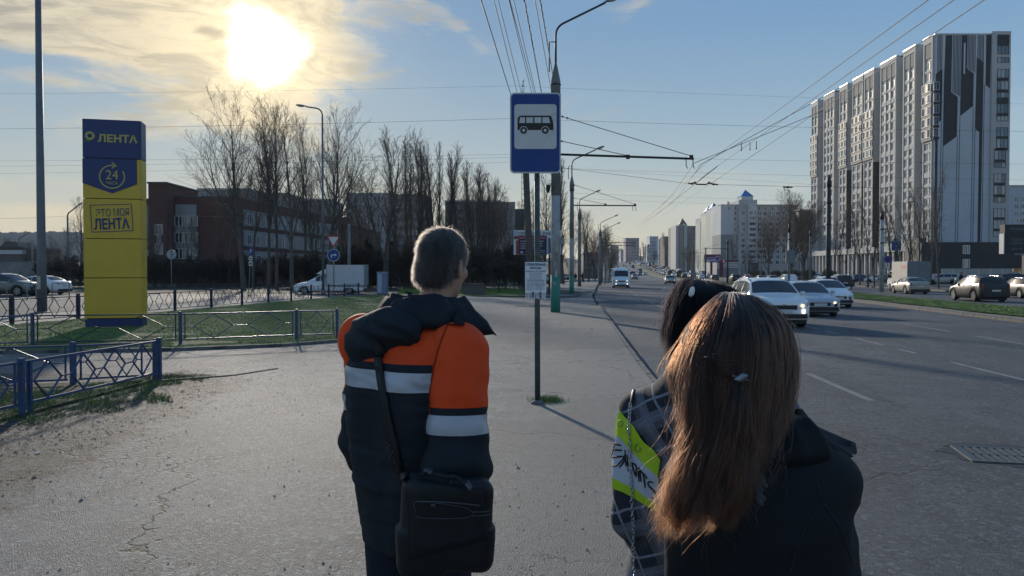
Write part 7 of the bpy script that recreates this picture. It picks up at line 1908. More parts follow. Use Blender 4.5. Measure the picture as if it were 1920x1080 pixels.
p = G(548, 552, 0); t.location = (p.x, 61.0, .02); t.location.x = x_at(549, 60.2); t.rotation_euler = (0, 0, .03)
# box truck on the right
t = thing('box_truck', 'grey box truck parked nose away beside the young trees', 'truck', (x_at(1723, 74), 74, ROAD), math.radians(hd(74)) )
M_bt = mat('truck_box', (.17, .19, .21), .6, var=.15, vscale=.6, dirt=((.12, .13, .14), .6, 1)); M_bt_sunlit = mat('truck_side_sunlit', (.36, .33, .30), .6, var=.12, vscale=.8)  # side colour warmer and lighter than the box, sunlight painted in
bxo('box_body', 0, 4.0, -1.05, 1.05, .75, 2.95, M_bt, t, bev=.02)
bxo('sunlit_side_panel', .03, 3.97, 1.052, 1.07, .8, 2.9, M_bt_sunlit, t); bxo('side_print', .3, 1.5, 1.072, 1.076, 2.2, 2.6, mat('print_pale_red', (.45, .16, .14), .6), t)
for sgn in (0, 1): bxo('rear_door', -.03, -.002, -1.0 + sgn * 1.01, -.01 + sgn * 1.01, .82, 2.88, M_bt, t)
bm = bmesh.new(); prism(bm, [(4.1, .55), (5.6, .55), (5.65, 1.1), (5.2, 1.35), (4.85, 2.05), (4.1, 2.1)], -.95, .95); bmesh.ops.recalc_face_normals(bm, faces=bm.faces[:]); bmesh.ops.bevel(bm, geom=bm.edges[:], offset=.05, segments=2, affect='EDGES'); mkobj('cab', bm, P_white, t)
for sgn in (-1, 1):
 bm = bmesh.new(); q = [(4.3, 1.35), (5.05, 1.35), (4.8, 1.95), (4.3, 1.98)]; bm.faces.new([bm.verts.new((x, sgn * .957, z)) for x, z in q]); mkobj('side_window', bm, M_carglass, t)
 bxo('mirror', 5.0, 5.1, sgn * 1.05 - .08, sgn * 1.05 + .08, 1.35, 1.65, M_plastic, t); bxo('tail_light', -.04, .0, sgn * .85 - .1, sgn * .85 + .1, .56, .68, M_tail, t)
 for wx_ in (1.0, 4.9):
  bm = bmesh.new(); lathe(bm, [(.2, -.12), (.37, -.11), (.38, 0), (.37, .11), (.2, .12)], 18, M=Matrix.Rotation(PI / 2, 4, 'X')); w = mkobj('wheel', bm, M_tyre, t, (wx_, sgn * .86, .38)); bm = bmesh.new(); lathe(bm, [(.19, 0), (.14, sgn * .03)], 14, M=Matrix.Rotation(-PI / 2, 4, 'X')); mkobj('rim', bm, M_rim, w, (0, sgn * .12, 0))
bxo('chassis', -.05, 5.4, -.45, .45, .42, .74, M_plastic, t); bxo('number_plate', -.06, -.045, -.26, .26, .55, .67, M_plate, t)
# ================================================================== PEOPLE
def surface_nets(D, org, h):
 nx, ny, nz = D.shape; S_ = D < 0
 c = [S_[i:nx - 1 + i, j:ny - 1 + j, k:nz - 1 + k] for i in (0, 1) for j in (0, 1) for k in (0, 1)]
 cnt = sum(x.astype(np.int8) for x in c); mask = (cnt > 0) & (cnt < 8); idx = np.argwhere(mask)
 vid = -np.ones(mask.shape, np.int32); vid[mask] = np.arange(len(idx))
 acc = np.zeros((len(idx), 3)); num = np.zeros(len(idx)); I, J, K_ = idx.T
 cor = [(i, j, k) for i in (0, 1) for j in (0, 1) for k in (0, 1)]
 val = {q: D[I + q[0], J + q[1], K_ + q[2]] for q in cor}
 for a in cor:
  for ax in range(3):
   if a[ax] == 0:
    b_ = list(a); b_[ax] = 1; b_ = tuple(b_); va, vb = val[a], val[b_]; m = (va < 0) != (vb < 0)
    t = np.where(m, va / np.where(m, va - vb, 1), 0); p = np.tile(np.array(a, float), (len(idx), 1)); p[:, ax] = t
    acc += p * m[:, None]; num += m
 co = (idx + acc / num[:, None]) * h + org
 F_ = []
 for ax in range(3):
  sl0 = [slice(1, -1)] * 3; sl0[ax] = slice(0, -1); sl1 = list(sl0); sl1[ax] = slice(1, None)
  A, B__ = S_[tuple(sl0)], S_[tuple(sl1)]; e = np.argwhere(A != B__)
  if not len(e): continue
  off = np.ones(3, int); off[ax] = 0; e = e + off; sgn = S_[e[:, 0], e[:, 1], e[:, 2]]
  u, v = [(1, 2), (2, 0), (0, 1)][ax]; q = []
  for du, dv in ((-1, -1), (0, -1), (0, 0), (-1, 0)):
   w = e.copy(); w[:, u] += du; w[:, v] += dv; q.append(vid[w[:, 0], w[:, 1], w[:, 2]])
  q = np.stack(q, 1); q[~sgn] = q[~sgn][:, ::-1]; F_.append(q)
 return co, np.concatenate(F_)
class SDF:
 def __init__(s, lo, hi, h):
  s.h = h; s.org = np.array(lo, float); n = [int((b_ - a) / h) + 2 for a, b_ in zip(lo, hi)]
  g = np.meshgrid(*[np.arange(k) * h + a for k, a in zip(n, lo)], indexing='ij'); s.P = np.stack(g, -1); s.D = np.full(n, 9.0)
 def cap(s, a, b_, ra, rb):
  a, b_ = np.array(a, float), np.array(b_, float); d = b_ - a; t = np.clip(((s.P - a) @ d) / (d @ d), 0, 1)
  return np.linalg.norm(s.P - a - t[..., None] * d, axis=-1) - (ra + (rb - ra) * t)
 def ell(s, c, r, R=None):
  q = s.P - np.array(c, float)
  if R is not None: q = q @ np.array(R)
  k = np.linalg.norm(q / np.array(r), axis=-1); return (k - 1) * min(r)
 def loft(s, tab):
  """tab rows: z, cx, cy, rx, ry"""
  tab = np.array(tab, float); z = s.P[..., 2]; cx, cy, rx, ry = [np.interp(z, tab[:, 0], tab[:, i]) for i in (1, 2, 3, 4)]
  p = 2.4; k = ((np.abs(s.P[..., 0] - cx) / rx) ** p + (np.abs(s.P[..., 1] - cy) / ry) ** p) ** (1 / p)
  d = (k - 1) * np.minimum(rx, ry); dz = np.maximum(tab[0, 0] - z, z - tab[-1, 0]); return np.maximum(d, dz)
 def add(s, d, k=.03):
  if k <= 0: s.D = np.minimum(s.D, d); return
  h = np.clip(.5 + .5 * (s.D - d) / k, 0, 1); s.D = s.D * (1 - h) + d * h - k * h * (1 - h)
 def cut(s, d, k=.01):
  d = -d; h = np.clip(.5 - .5 * (s.D - d) / k, 0, 1); s.D = s.D * (1 - h) + d * h + k * h * (1 - h)
 def noise(s, sc, seed, n=7):
  r = np.random.RandomState(seed); o = 0; q = s.P * np.array(sc)
  w = np.stack([np.sin(q @ r.normal(0, 1, 3) + r.rand() * 6) for _ in range(3)], -1) * .8; q = q + w
  for i in range(n):
   k = r.normal(0, 1, 3); k = k / np.linalg.norm(k) * r.uniform(.7, 1.7); o = o + np.sin(q @ k + r.rand() * 6.28)
  return o / math.sqrt(n)
 def mesh(s, name, m, parent, smooth=True, relax=1):
  co, f = surface_nets(s.D, s.org, s.h)
  o = raw_mesh(name, co, f, m, smooth=smooth, loops=4); o.parent = parent; return o
def skin_mat(name, col):
 m = mat(name, col, .5, var=.08, vscale=30, bump=.15, bscale=220); b = m.node_tree.nodes['Principled BSDF']
 b.inputs['Subsurface Weight'].default_value = .15; b.inputs['Subsurface Radius'].default_value = (.012, .005, .003); return m
M_skin = skin_mat('skin_man', (.42, .24, .17)); M_skin2 = skin_mat('skin_woman', (.52, .33, .25))
def cloth(name, col, rough=.85, weave=900, bump=.25, var=.12, sheen=.0, spec=.3, dirt=None):
 m = mat(name, col, rough, spec=spec, var=var, vscale=9, bump=bump, bscale=weave, bdist=.0008, dirt=dirt); b = m.node_tree.nodes['Principled BSDF']; b.inputs['Sheen Weight'].default_value = sheen; return m
M_orange = cloth('cloth_orange', (.80, .075, .010), .72, dirt=((.50, .05, .012), .5, 6)); M_dark = cloth('cloth_dark_blue', (.016, .021, .028), .8, spec=.25, dirt=((.03, .034, .04), .6, 7)); M_reflect = cloth('reflective_tape', (.44, .46, .50), .35, weave=400, bump=.5, spec=.7, dirt=((.25, .26, .28), .6, 14))
M_darkor = cloth('seam_orange', (.30, .03, .006), .8); M_trouser = cloth('trousers_navy', (.010, .016, .030), .85); M_shoe = cloth('shoe_black', (.012, .012, .012), .5)
M_bagm = cloth('bag_black', (.007, .009, .012), .55, weave=500, bump=.4, spec=.4); M_buckle = mat('buckle_metal', (.10, .10, .11), .4, .7); M_piping = mat('piping_grey', (.05, .06, .07), .6)
def head(parent, c, yaw, tilt, r, m, name='body_head'):
 """head with face, ears and neck; returns the object. c = centre of the cranium, yaw = way the face points (local, from +y clockwise)"""
 f = SDF((-.13, -.15, -.27), (.13, .16, .15), .0042)
 f.add(f.ell((0, -.008, .02), (.076, .096, .098)), 0); f.add(f.ell((0, .035, -.045), (.060, .062, .075)), .03); f.add(f.ell((0, .065, -.095), (.030, .028, .028)), .03)
 f.add(f.cap((0, .088, .005), (0, .112, -.028), .009, .013), .012); f.add(f.ell((0, .092, -.064), (.024, .014, .007)), .008); f.add(f.ell((0, .090, -.075), (.020, .014, .007)), .006)
 f.add(f.ell((0, .080, .026), (.050, .016, .010)), .012)
 for s in (-1, 1):
  f.cut(f.ell((s * .031, .100, .006), (.017, .014, .010)), .012); f.add(f.ell((s * .044, .066, -.025), (.022, .022, .020)), .02)
  e = f.ell((s * .079, -.006, -.012), (.010, .020, .033), Matrix.Rotation(s * .35, 3, 'Z')); f.add(e, .008); f.cut(f.ell((s * .086, -.002, -.010), (.007, .010, .018)), .006)
 f.add(f.cap((0, -.020, -.05), (0, -.035, -.24), .054, .060), .03)
 o = f.mesh(name, m, parent); o.location = c; o.rotation_euler = (tilt[0], tilt[1], -yaw)
 for s in (-1, 1):
  bm = bmesh.new(); bmesh.ops.create_uvsphere(bm, u_segments=16, v_segments=10, radius=.0125); e = mkobj('eye', bm, mat('eye_white', (.7, .68, .65), .2), o, (s * .031, .083, .006), smooth=True)
 return o
def bvh_world(o):
 bpy.context.view_layer.update(); me = o.data; mw = o.matrix_world
 return BVHTree.FromPolygons([mw @ v.co for v in me.vertices], [tuple(p.vertices) for p in me.polygons])
EYEV = Vector((0, 0, EYE))
def cast(trees_, px, py):
 d = (P(px, py, 2.0) - EYEV).normalized(); best = None
 for t in trees_:
  h = t.ray_cast(EYEV, d)
  if h[0] is not None and (best is None or h[3] < best[3]): best = h
 return best
def surf_strip(trees_, pts, w, off, name, m, parent, thick=.003, taper=False):
 """ribbon laid on the cloth through the points where the sight lines of the given pixels meet it"""
 hs = []
 for px, py in pts:
  h = cast(trees_, px, py)
  if h: hs.append((h[0], h[1]))
 if len(hs) < 2: return None
 inv = parent.matrix_world.inverted(); bm = bmesh.new(); L_, R_, L2, R2 = [], [], [], []
 for i, (p, n) in enumerate(hs):
  a = hs[max(0, i - 1)][0]; b_ = hs[min(len(hs) - 1, i + 1)][0]; t = (b_ - a).normalized(); s = t.cross(n).normalized(); ww = w * (1 if not taper else (.45 + .55 * math.sin(PI * (i + .6) / (len(hs) + .2))))
  q = p + n * off
  for lst, sd, o_ in ((L_, -1, 0), (R_, 1, 0), (L2, -1, -thick), (R2, 1, -thick)): lst.append(bm.verts.new(inv @ (q + s * ww / 2 * sd + n * o_)))
 for i in range(len(hs) - 1):
  bm.faces.new((L_[i], R_[i], R_[i + 1], L_[i + 1])); bm.faces.new((L_[i], L_[i + 1], L2[i + 1], L2[i])); bm.faces.new((R_[i + 1], R_[i], R2[i], R2[i + 1]))
 return mkobj(name, bm, m, parent, smooth=True)
def dens(pts, n):
 """resample a pixel polyline smoothly (Catmull-Rom)"""
 P_ = [pts[0]] + list(pts) + [pts[-1]]; out = []
 for i in range(1, len(P_) - 2):
  p0, p1, p2, p3 = [np.array(P_[i + k], float) for k in (-1, 0, 1, 2)]
  for j in range(n):
   t = j / n; out.append(tuple(.5 * ((2 * p1) + (-p0 + p2) * t + (2 * p0 - 5 * p1 + 4 * p2 - p3) * t ** 2 + (-p0 + 3 * p1 - 3 * p2 + p3) * t ** 3)))
 out.append(tuple(P_[-1])); return out
def band(src, name, m, parent, planes, push=.003):
 """slice of a garment between planes (point, normal pairs; keeps the side the normal points to), set proud of it"""
 bm = bmesh.new(); bm.from_mesh(src.data); bm.transform(src.matrix_basis)
 for co, no in planes:
  g = bm.verts[:] + bm.edges[:] + bm.faces[:]; bmesh.ops.bisect_plane(bm, geom=g, plane_co=co, plane_no=no, clear_inner=True, clear_outer=False)
 bm.normal_update()
 for v in bm.verts: v.co += v.normal * push
 o = mkobj(name, bm, m, parent, smooth=True)
 return o
# ---------------------------------------------------------------- the man in the work jacket
MX, MY, MPSI = -.315, 2.50, math.radians(40)
MAN = thing('person', 'man seen from behind in an orange and dark work jacket with reflective bands', 'person', (MX, MY, 0), -MPSI)
bpy.context.view_layer.update()
# torso of the jacket
f = SDF((-.34, -.30, .78), (.34, .30, 1.66), .0075)
f.add(f.loft([(.80, 0, .0, .200, .150), (.88, 0, 0, .205, .162), (1.0, 0, -.005, .212, .168), (1.15, 0, -.01, .210, .164), (1.30, 0, -.018, .215, .160), (1.40, 0, -.02, .205, .148), (1.47, 0, -.015, .185, .130), (1.53, 0, 0, .120, .100), (1.60, 0, .01, .075, .080)]), 0)
for s in (-1, 1):
 f.add(f.ell((s * .165, -.01, 1.43), (.095, .10, .085)), .05)
 f.add(f.cap((s * .10, -.10, 1.34), (s * .09, -.09, 1.12), .07, .06), .08)
f.D += .0035 * f.noise((9, 9, 22), 3) + .0042 * np.abs(f.noise((16, 16, 44), 5)) + .0020 * np.abs(f.noise((48, 48, 80), 6)) + .0035 * np.abs(f.noise((20, 20, 7), 7)) - .010 * np.exp(-((f.P[..., 2] - 1.015) / .014) ** 2)
torso = f.mesh('jacket_torso', M_dark, MAN)
# sleeves
def sleeve(s, el, wr, ra, seed):
 sh = (s * .205, -.012, 1.44); lo = [min(a) - .13 for a in zip(sh, el, wr)]; hi = [max(a) + .13 for a in zip(sh, el, wr)]
 g = SDF(lo, hi, .0072); g.add(g.cap(sh, el, ra, ra * .95), 0); g.add(g.cap(el, wr, ra * .97, ra * .68), .035)
 g.add(g.ell((el[0] - s * .01, el[1] - .005, el[2] - .035), (ra * .92, ra * .98, ra * 1.2)), .04)
 ax = np.array(el) - np.array(sh); ax = ax / np.linalg.norm(ax); t = (g.P - np.array(sh)) @ ax
 ang = g.P[..., 0] * 20 + g.P[..., 1] * 26
 g.D += .0045 * np.sin(t * 62 + 1.6 * np.sin(ang * .6) + 2.2 * g.noise((5, 5, 5), seed)) * np.clip((t - .03) * 5, .25, 1) + .004 * g.noise((16, 16, 16), seed + 1)
 return g.mesh('sleeve', M_dark, MAN)
elR, wrR = (.250, -.060, 1.115), (.105, .125, 1.03); elL, wrL = (-.228, -.01, 1.13), (-.18, .17, 1.05)
slR, slL = sleeve(1, elR, wrR, .094, 21), sleeve(-1, elL, wrL, .088, 31)
def paint_cut(o, planes, mats):
 """cut the mesh along planes and give each layer its own cloth"""
 bm = bmesh.new(); bm.from_mesh(o.data)
 for co, no in planes: bmesh.ops.bisect_plane(bm, geom=bm.verts[:] + bm.edges[:] + bm.faces[:], plane_co=co, plane_no=no)
 for fc in bm.faces:
  c = fc.calc_center_median(); k = 0
  for i, (co, no) in enumerate(planes):
   if (c - Vector(co)).dot(Vector(no)) > 0: k = i + 1
  fc.material_index = k
 o.data.materials.clear()
 for m in mats: o.data.materials.append(m)
 bm.to_mesh(o.data); bm.free(); o.data.shade_smooth()
ZB = 1.405
nb = Vector((0, .0, 1)).normalized()
paint_cut(torso, [((0, 0, ZB), nb)], [M_dark, M_orange])
band(torso, 'reflective_band', M_reflect, MAN, [((0, 0, ZB - .082), nb), ((0, 0, ZB - .024), -nb)])
for sl_, el, s in ((slR, elR, 1), (slL, elL, -1)):
 ax = (Vector((s * .205, -.012, 1.44)) - Vector(el)).normalized(); nn = (ax * .6 + Vector((0, 0, 1)) * .8).normalized()
 c0 = Vector(el) + Vector((0, 0, .165)); paint_cut(sl_, [(c0, nn)], [M_dark, M_orange])
 band(sl_, 'reflective_band', M_reflect, MAN, [(c0 - nn * .078, nn), (c0 - nn * .022, -nn)])
# seams
for zz in (1.02,):
 pass
# hood folded on the back, collar and storm flap
f = SDF((-.27, -.30, 1.34), (.24, .20, 1.68), .0065)
f.add(f.ell((-.015, -.130, 1.490), (.135, .060, .078), Matrix.Rotation(-.25, 3, 'Y')), 0)
f.add(f.ell((-.075, -.120, 1.44), (.080, .062, .080)), .05); f.add(f.ell((.07, -.12, 1.510), (.10, .06, .05)), .05)
f.D += .004 * f.noise((14, 14, 14), 8) + .008 * np.abs(f.noise((22, 30, 30), 9)) + .0025 * np.abs(f.noise((60, 60, 60), 10))
hood = f.mesh('hood', M_dark, MAN)
f = SDF((-.34, -.22, 1.36), (-.06, .12, 1.60), .007)      # puffed orange yoke of the left shoulder beside the hood
f.add(f.ell((-.165, -.080, 1.450), (.072, .078, .085)), 0); f.D += .005 * f.noise((16, 16, 16), 18)
f.mesh('shoulder_yoke', M_orange, MAN)
def collar_strip(name, a0, a1, r0, r1, z0, z1, th, m, parent, n=26, wing=None, c=(0, -.0)):
 bm = bmesh.new(); rows = []
 for i in range(n + 1):
  t = i / n; a = math.radians(a0 + (a1 - a0) * t); w = wing(t) if wing else (0, 0)
  fold = .006 * math.sin(t * 21) + .004 * math.sin(t * 47)
  row = []
  for r, z, o_ in ((r0, z0, 0), ((r0 + r1) / 2 + .006, (z0 + z1) / 2, 0), (r1 + w[0], z1 + w[1], 0), (r1 + w[0] + th * .5, z1 + w[1] - .003, 0), ((r0 + r1) / 2 + th + .008, (z0 + z1) / 2, 0), (r0 + th, z0, 0)):
   row.append(bm.verts.new((c[0] + (r + fold) * math.sin(a), c[1] - (r + fold) * .92 * math.cos(a), z + fold * .6)))
  rows.append(row)
 for p, q in zip(rows, rows[1:]):
  for j in range(6): bm.faces.new((p[j], p[(j + 1) % 6], q[(j + 1) % 6], q[j]))
 bm.faces.new(rows[0]); bm.faces.new(rows[-1][::-1]); bmesh.ops.recalc_face_normals(bm, faces=bm.faces[:]); bmesh.ops.subdivide_edges(bm, edges=bm.edges[:], cuts=1, use_grid_fill=True, smooth=.3)
 return mkobj(name, bm, m, parent, smooth=True)
# stand-up collar round the neck; its right front end sticks out as a wing
collar_strip('collar', -150, 150, .100, .112, 1.49, 1.615, .012, M_dark, MAN, wing=lambda t: (.0, -.02 * (abs(t - .5) * 2) ** 2), c=(.03, .02))
collar_strip('collar_fold', -60, 122, .118, .165, 1.60, 1.515, .010, M_dark, MAN, wing=lambda t: (.065 * max(0, t - .80) / .2, -.035 * max(0, t - .6) / .4), c=(.03, .02))
trs = [bvh_world(x) for x in (torso, slR, hood)]
# storm flap lying over the right shoulder blade
def surf_patch(trees_, quad, nu, nv, off, name, m, parent, thick=.006, wav=.0):
 """cloth patch: bilinear pixel grid dropped along the sight lines on to the garment; has thickness"""
 inv = parent.matrix_world.inverted(); g, ok = [], True
 last = None
 for j in range(nv + 1):
  row = []
  for i in range(nu + 1):
   u, v = i / nu, j / nv; a, b_, c, d = [np.array(q, float) for q in quad]
   p = (a * (1 - u) + b_ * u) * (1 - v) + (d * (1 - u) + c * u) * v; h = cast(trees_, *p)
   if h is None: row.append(None)
   else: row.append((h[0], h[1]))
  g.append(row)
 # fill missing by the nearest found depth
 found = [(i, j) for j in range(nv + 1) for i in range(nu + 1) if g[j][i]]
 if not found: return None
 for j in range(nv + 1):
  for i in range(nu + 1):
   if not g[j][i]:
    k_ = min(found, key=lambda q: (q[0] - i) ** 2 + (q[1] - j) ** 2); hp = g[k_[1]][k_[0]]
    u, v = i / nu, j / nv; a, b_, c, d = [np.array(q, float) for q in quad]; p = (a * (1 - u) + b_ * u) * (1 - v) + (d * (1 - u) + c * u) * v
    dd = (P(p[0], p[1], 2.0) - EYEV).normalized(); dist = (hp[0] - EYEV).length; g[j][i] = (EYEV + dd * dist, hp[1])
 bm = bmesh.new(); T_ = [[bm.verts.new(inv @ (q[0] - (q[0] - EYEV).normalized() * (off + wav * math.sin(i * .9 + j * .5)))) for i, q in enumerate(r_)] for j, r_ in enumerate(g)]
 B_ = [[bm.verts.new(inv @ (q[0] - (q[0] - EYEV).normalized() * (off + wav * math.sin(i * .9 + j * .5) - thick))) for i, q in enumerate(r_)] for j, r_ in enumerate(g)]
 for j in range(nv):
  for i in range(nu):
   bm.faces.new((T_[j][i], T_[j + 1][i], T_[j + 1][i + 1], T_[j][i + 1])); bm.faces.new((B_[j][i], B_[j][i + 1], B_[j + 1][i + 1], B_[j + 1][i]))
 ed = [(0, i) for i in range(nu)], [(j, nu) for j in range(nv)]
 def side(p, q, p2, q2): bm.faces.new((T_[p][q], T_[p2][q2], B_[p2][q2], B_[p][q]))
 for i in range(nu): side(0, i, 0, i + 1); side(nv, i + 1, nv, i)
 for j in range(nv): side(j, nu, j + 1, nu); side(j + 1, 0, j, 0)
 bmesh.ops.recalc_face_normals(bm, faces=bm.faces[:])
 return mkobj(name, bm, m, parent, smooth=True)
surf_strip(trs, dens([(838, 612), (822, 655), (812, 700), (806, 745), (808, 790)], 6), .004, .003, 'armhole_seam', M_darkor, MAN, .002)
surf_patch(trs, ((758, 545), (868, 570), (871, 609), (812, 607)), 14, 8, .016, 'storm_flap', M_dark, MAN, .008, .002)
# trousers and shoes
f = SDF((-.24, -.22, -.0), (.24, .28, .92), .011)
for s in (-1, 1):
 f.add(f.cap((s * .095, 0, .86), (s * .105, .01, .48), .115, .085), .03); f.add(f.cap((s * .105, .01, .48), (s * .11, -.01, .09), .085, .075), .03)
f.D += .006 * f.noise((14, 14, 22), 12); f.mesh('trousers', M_trouser, MAN)
for s in (-1, 1):
 f = SDF((s * .11 - .08, -.13, -.01), (s * .11 + .08, .24, .14), .008); f.add(f.cap((s * .11, -.04, .045), (s * .115, .15, .035), .05, .042), 0); f.add(f.cap((s * .11, -.04, .05), (s * .11, -.03, .12), .05, .05), .02); f.cut(f.P[..., 2], .004) if False else None
 f.D = np.maximum(f.D, .004 - f.P[..., 2]); f.mesh('shoe', M_shoe, MAN)
# head
HY = math.radians(-14)
hx, hy = .085, .045
hd_ = head(MAN, (hx - .005, hy, 1.708), HY, (-.06, .07), 1, M_skin, 'body'); hd_.scale = (.90, .90, .93)
M_hairg = bpy.data.materials.new('hair_grey'); M_hairg.use_nodes = True; _n = M_hairg.node_tree; _n.nodes.clear(); _o = _n.nodes.new('ShaderNodeOutputMaterial'); _h = _n.nodes.new('ShaderNodeBsdfHairPrincipled')
def hair_shader(name, col, rough=.32, rr=.35, tip=None, ior=1.55):
 m = bpy.data.materials.new(name); m.use_nodes = True; k = NT(m.node_tree); m.node_tree.nodes.clear(); MATS[name] = m
 h = k.n('ShaderNodeBsdfHairPrincipled'); h.parametrization = 'COLOR'; o = k.n('ShaderNodeOutputMaterial')
 info = k.n('ShaderNodeHairInfo'); c = col
 if tip: c = k.mix(k.m('POWER', info.outputs['Intercept'], 1.6), col, tip)
 rnd = k.rng(info.outputs['Random'], 0, 1, .5, 1.6); c = k.mix(1.0, c, rnd, 'MULTIPLY')
 lk = k.noise(k.mapping(k.n('ShaderNodeTexCoord').outputs['Object'], scale=(70, 70, 7)), 1.0, 3, .6); c = k.mix(1.0, c, k.rng(lk, .38, .62, .28, 2.1), 'MULTIPLY'); k.val(c, h.inputs['Color'])
 h.inputs['IOR'].default_value = ior; h.inputs['Roughness'].default_value = rough; h.inputs['Radial Roughness'].default_value = rr
 k.l(h.outputs[0], o.inputs[0]); return m
bpy.data.materials.remove(M_hairg)
M_hairg = hair_shader('hair_grey', (.022, .019, .017), .4, .5); M_hairbr = hair_shader('hair_brown', (.0022, .0010, .0006), .28, .4, tip=(.034, .0115, .0048)); M_hairbl = hair_shader('hair_black', (.0012, .0010, .0013), .5, .6, ior=1.28)
M_capg = mat('hair_base_grey', (.05, .045, .04), .8, bump=.5, bscale=300); M_capbr = mat('hair_base_brown', (.018, .009, .006), .7); M_capbl = mat('hair_base_black', (.004, .004, .005), .6)
def hair_obj(name, strands, rad, m, parent, tip=.25):
 """strands: array (N, K, 3) in the parent's space"""
 N, K_ = strands.shape[:2]; c = bpy.data.hair_curves.new(name); c.add_curves([K_] * N)
 c.attributes['position'].data.foreach_set('vector', strands.astype(np.float32).ravel())
 if 'radius' not in c.attributes: c.attributes.new('radius', 'FLOAT', 'POINT')
 rr = rad * (1 - (1 - tip) * np.linspace(0, 1, K_) ** 2); rr = np.tile(rr, N) * np.repeat(np.random.RandomState(3).uniform(.7, 1.3, N), K_)
 c.attributes['radius'].data.foreach_set('value', rr.astype(np.float32)); c.materials.append(m)
 o = bpy.data.objects.new(name, c); COL.objects.link(o); o.parent = parent; return o
# short grey hair: cap and bristles
f = SDF((-.10, -.13, -.10), (.10, .10, .14), .0045)
f.add(f.ell((0, -.010, .024), (.0815, .1015, .1035)), 0); f.add(f.ell((0, -.055, -.035), (.066, .052, .055)), .03)
q = f.P; cutp = (q[..., 1] * .75 + (-q[..., 2]) * .66 - .035); f.D = np.maximum(f.D, cutp); f.D = np.maximum(f.D, -.085 - q[..., 2])
f.cut(f.ell((.085, .012, -.02), (.03, .024, .036)), .01); f.cut(f.ell((-.085, .012, -.02), (.03, .024, .036)), .01)
f.D += .0018 * f.noise((60, 60, 60), 4)
cap = f.mesh('hair_cap', M_capg, hd_)
bpy.context.view_layer.update()
r_ = np.random.RandomState(5); me = cap.data; nv = len(me.vertices); co = np.zeros(nv * 3); me.vertices.foreach_get('co', co); co = co.reshape(-1, 3); no = np.zeros(nv * 3); me.vertices.foreach_get('normal', no); no = no.reshape(-1, 3)
sel = r_.randint(0, nv, 15000); p0 = co[sel] + r_.normal(0, .0016, (len(sel), 3)); n0 = no[sel]; down = np.array([0, -.35, -1.0])[None] + np.stack([np.sin(p0[:, 2] * 40) * .15, r_.normal(0, .1, len(sel)), r_.normal(0, .1, len(sel))], 1)
d1 = n0 * .55 + down * .75 + r_.normal(0, .22, n0.shape); d1 /= np.linalg.norm(d1, axis=1)[:, None]; Lh = r_.uniform(.008, .017, len(sel)) * (1 + .4 * (p0[:, 2] > .05))
st = np.stack([p0, p0 + d1 * Lh[:, None] * .5 + n0 * .001, p0 + d1 * Lh[:, None] + down * .002], 1); hair_obj('hair', st, .00022, M_hairg, hd_, .4)
# shoulder bag on his right hip, its strap across the back
BG = thing('shoulder_bag', "black shoulder bag hanging at the man's right hip on a long strap", 'bag', (0, 0, 0))
bc = P(838, 985, 2.17); BG.location = bc; BG.rotation_euler = (0, .05, .22); bpy.context.view_layer.update()
f = SDF((-.16, -.07, -.18), (.16, .09, .18), .006)
q = np.abs(f.P - np.array((0, .01, 0))); rx = .128 + .010 * (f.P[..., 2] < 0); hz_ = np.where(f.P[..., 0] > 0, .138, .150)
d = np.stack([q[..., 0] - rx + .035, q[..., 1] - .040 + .025, q[..., 2] - hz_ + .04], -1); f.D = np.linalg.norm(np.maximum(d, 0), axis=-1) + np.minimum(d.max(-1), 0) - .036
f.D += .0025 * f.noise((18, 18, 18), 44); f.D = np.maximum(f.D, -(f.ell((.20, 0, -.20), (.10, .3, .10))))
bagb = f.mesh('bag_body', M_bagm, BG)
tb = [bvh_world(bagb)]
surf_patch(tb, ((763, 894), (906, 918), (918, 1010), (768, 1050)), 12, 10, .006, 'front_flap', M_bagm, BG, .006, .001)
surf_strip(tb, dens([(780, 960), (778, 945), (786, 938), (872, 950), (876, 968), (790, 968), (780, 962)], 4), .0022, .0135, 'pocket_piping', M_piping, BG, .002)
surf_strip(tb, dens([(783, 938), (840, 940), (898, 946)], 5), .0045, .0135, 'zip', M_buckle, BG, .003)
surf_strip(tb, [(806, 944), (814, 945)], .008, .018, 'zip_pull', M_buckle, BG, .004)
for a, b_ in (((884, 958), (915, 956)), ((884, 965), (915, 963))): surf_strip(tb, [a, ((a[0] + b_[0]) / 2, a[1]), b_], .003, .014, 'side_buckle', M_buckle, BG, .003)
hp = dens([(785, 898), (800, 896), (830, 900), (858, 906), (876, 916), (880, 922)], 5); surf_strip(tb, hp, .012, .024, 'handle', M_bagm, BG, .008)
surf_strip(tb, [(792, 894), (800, 894), (808, 897)], .020, .027, 'handle_buckle', M_buckle, BG, .004); surf_strip(tb, [(872, 912), (880, 918)], .018, .027, 'handle_buckle', M_buckle, BG, .004)
strs = [bvh_world(x) for x in (torso, hood, slR)]
surf_strip(strs, dens([(716, 640), (712, 665), (716, 700), (724, 750), (733, 800), (741, 838), (748, 870)], 6), .030, .012, 'strap', M_bagm, BG, .006)
surf_strip([*strs, tb[0]], dens([(745, 862), (752, 885), (764, 900)], 5), .024, .012, 'strap_end', M_bagm, BG, .006)
for i in range(9):
 h = cast(strs, 735 + i * 1.3 + 3 * math.sin(i * 1.9), 828 + i * 4.2)
 if h:
  bm = bmesh.new(); bmesh.ops.create_uvsphere(bm, u_segments=6, v_segments=5, radius=.0032); mkobj('clip_link', bm, M_buckle, BG, BG.matrix_world.inverted() @ (h[0] + h[1] * .022))
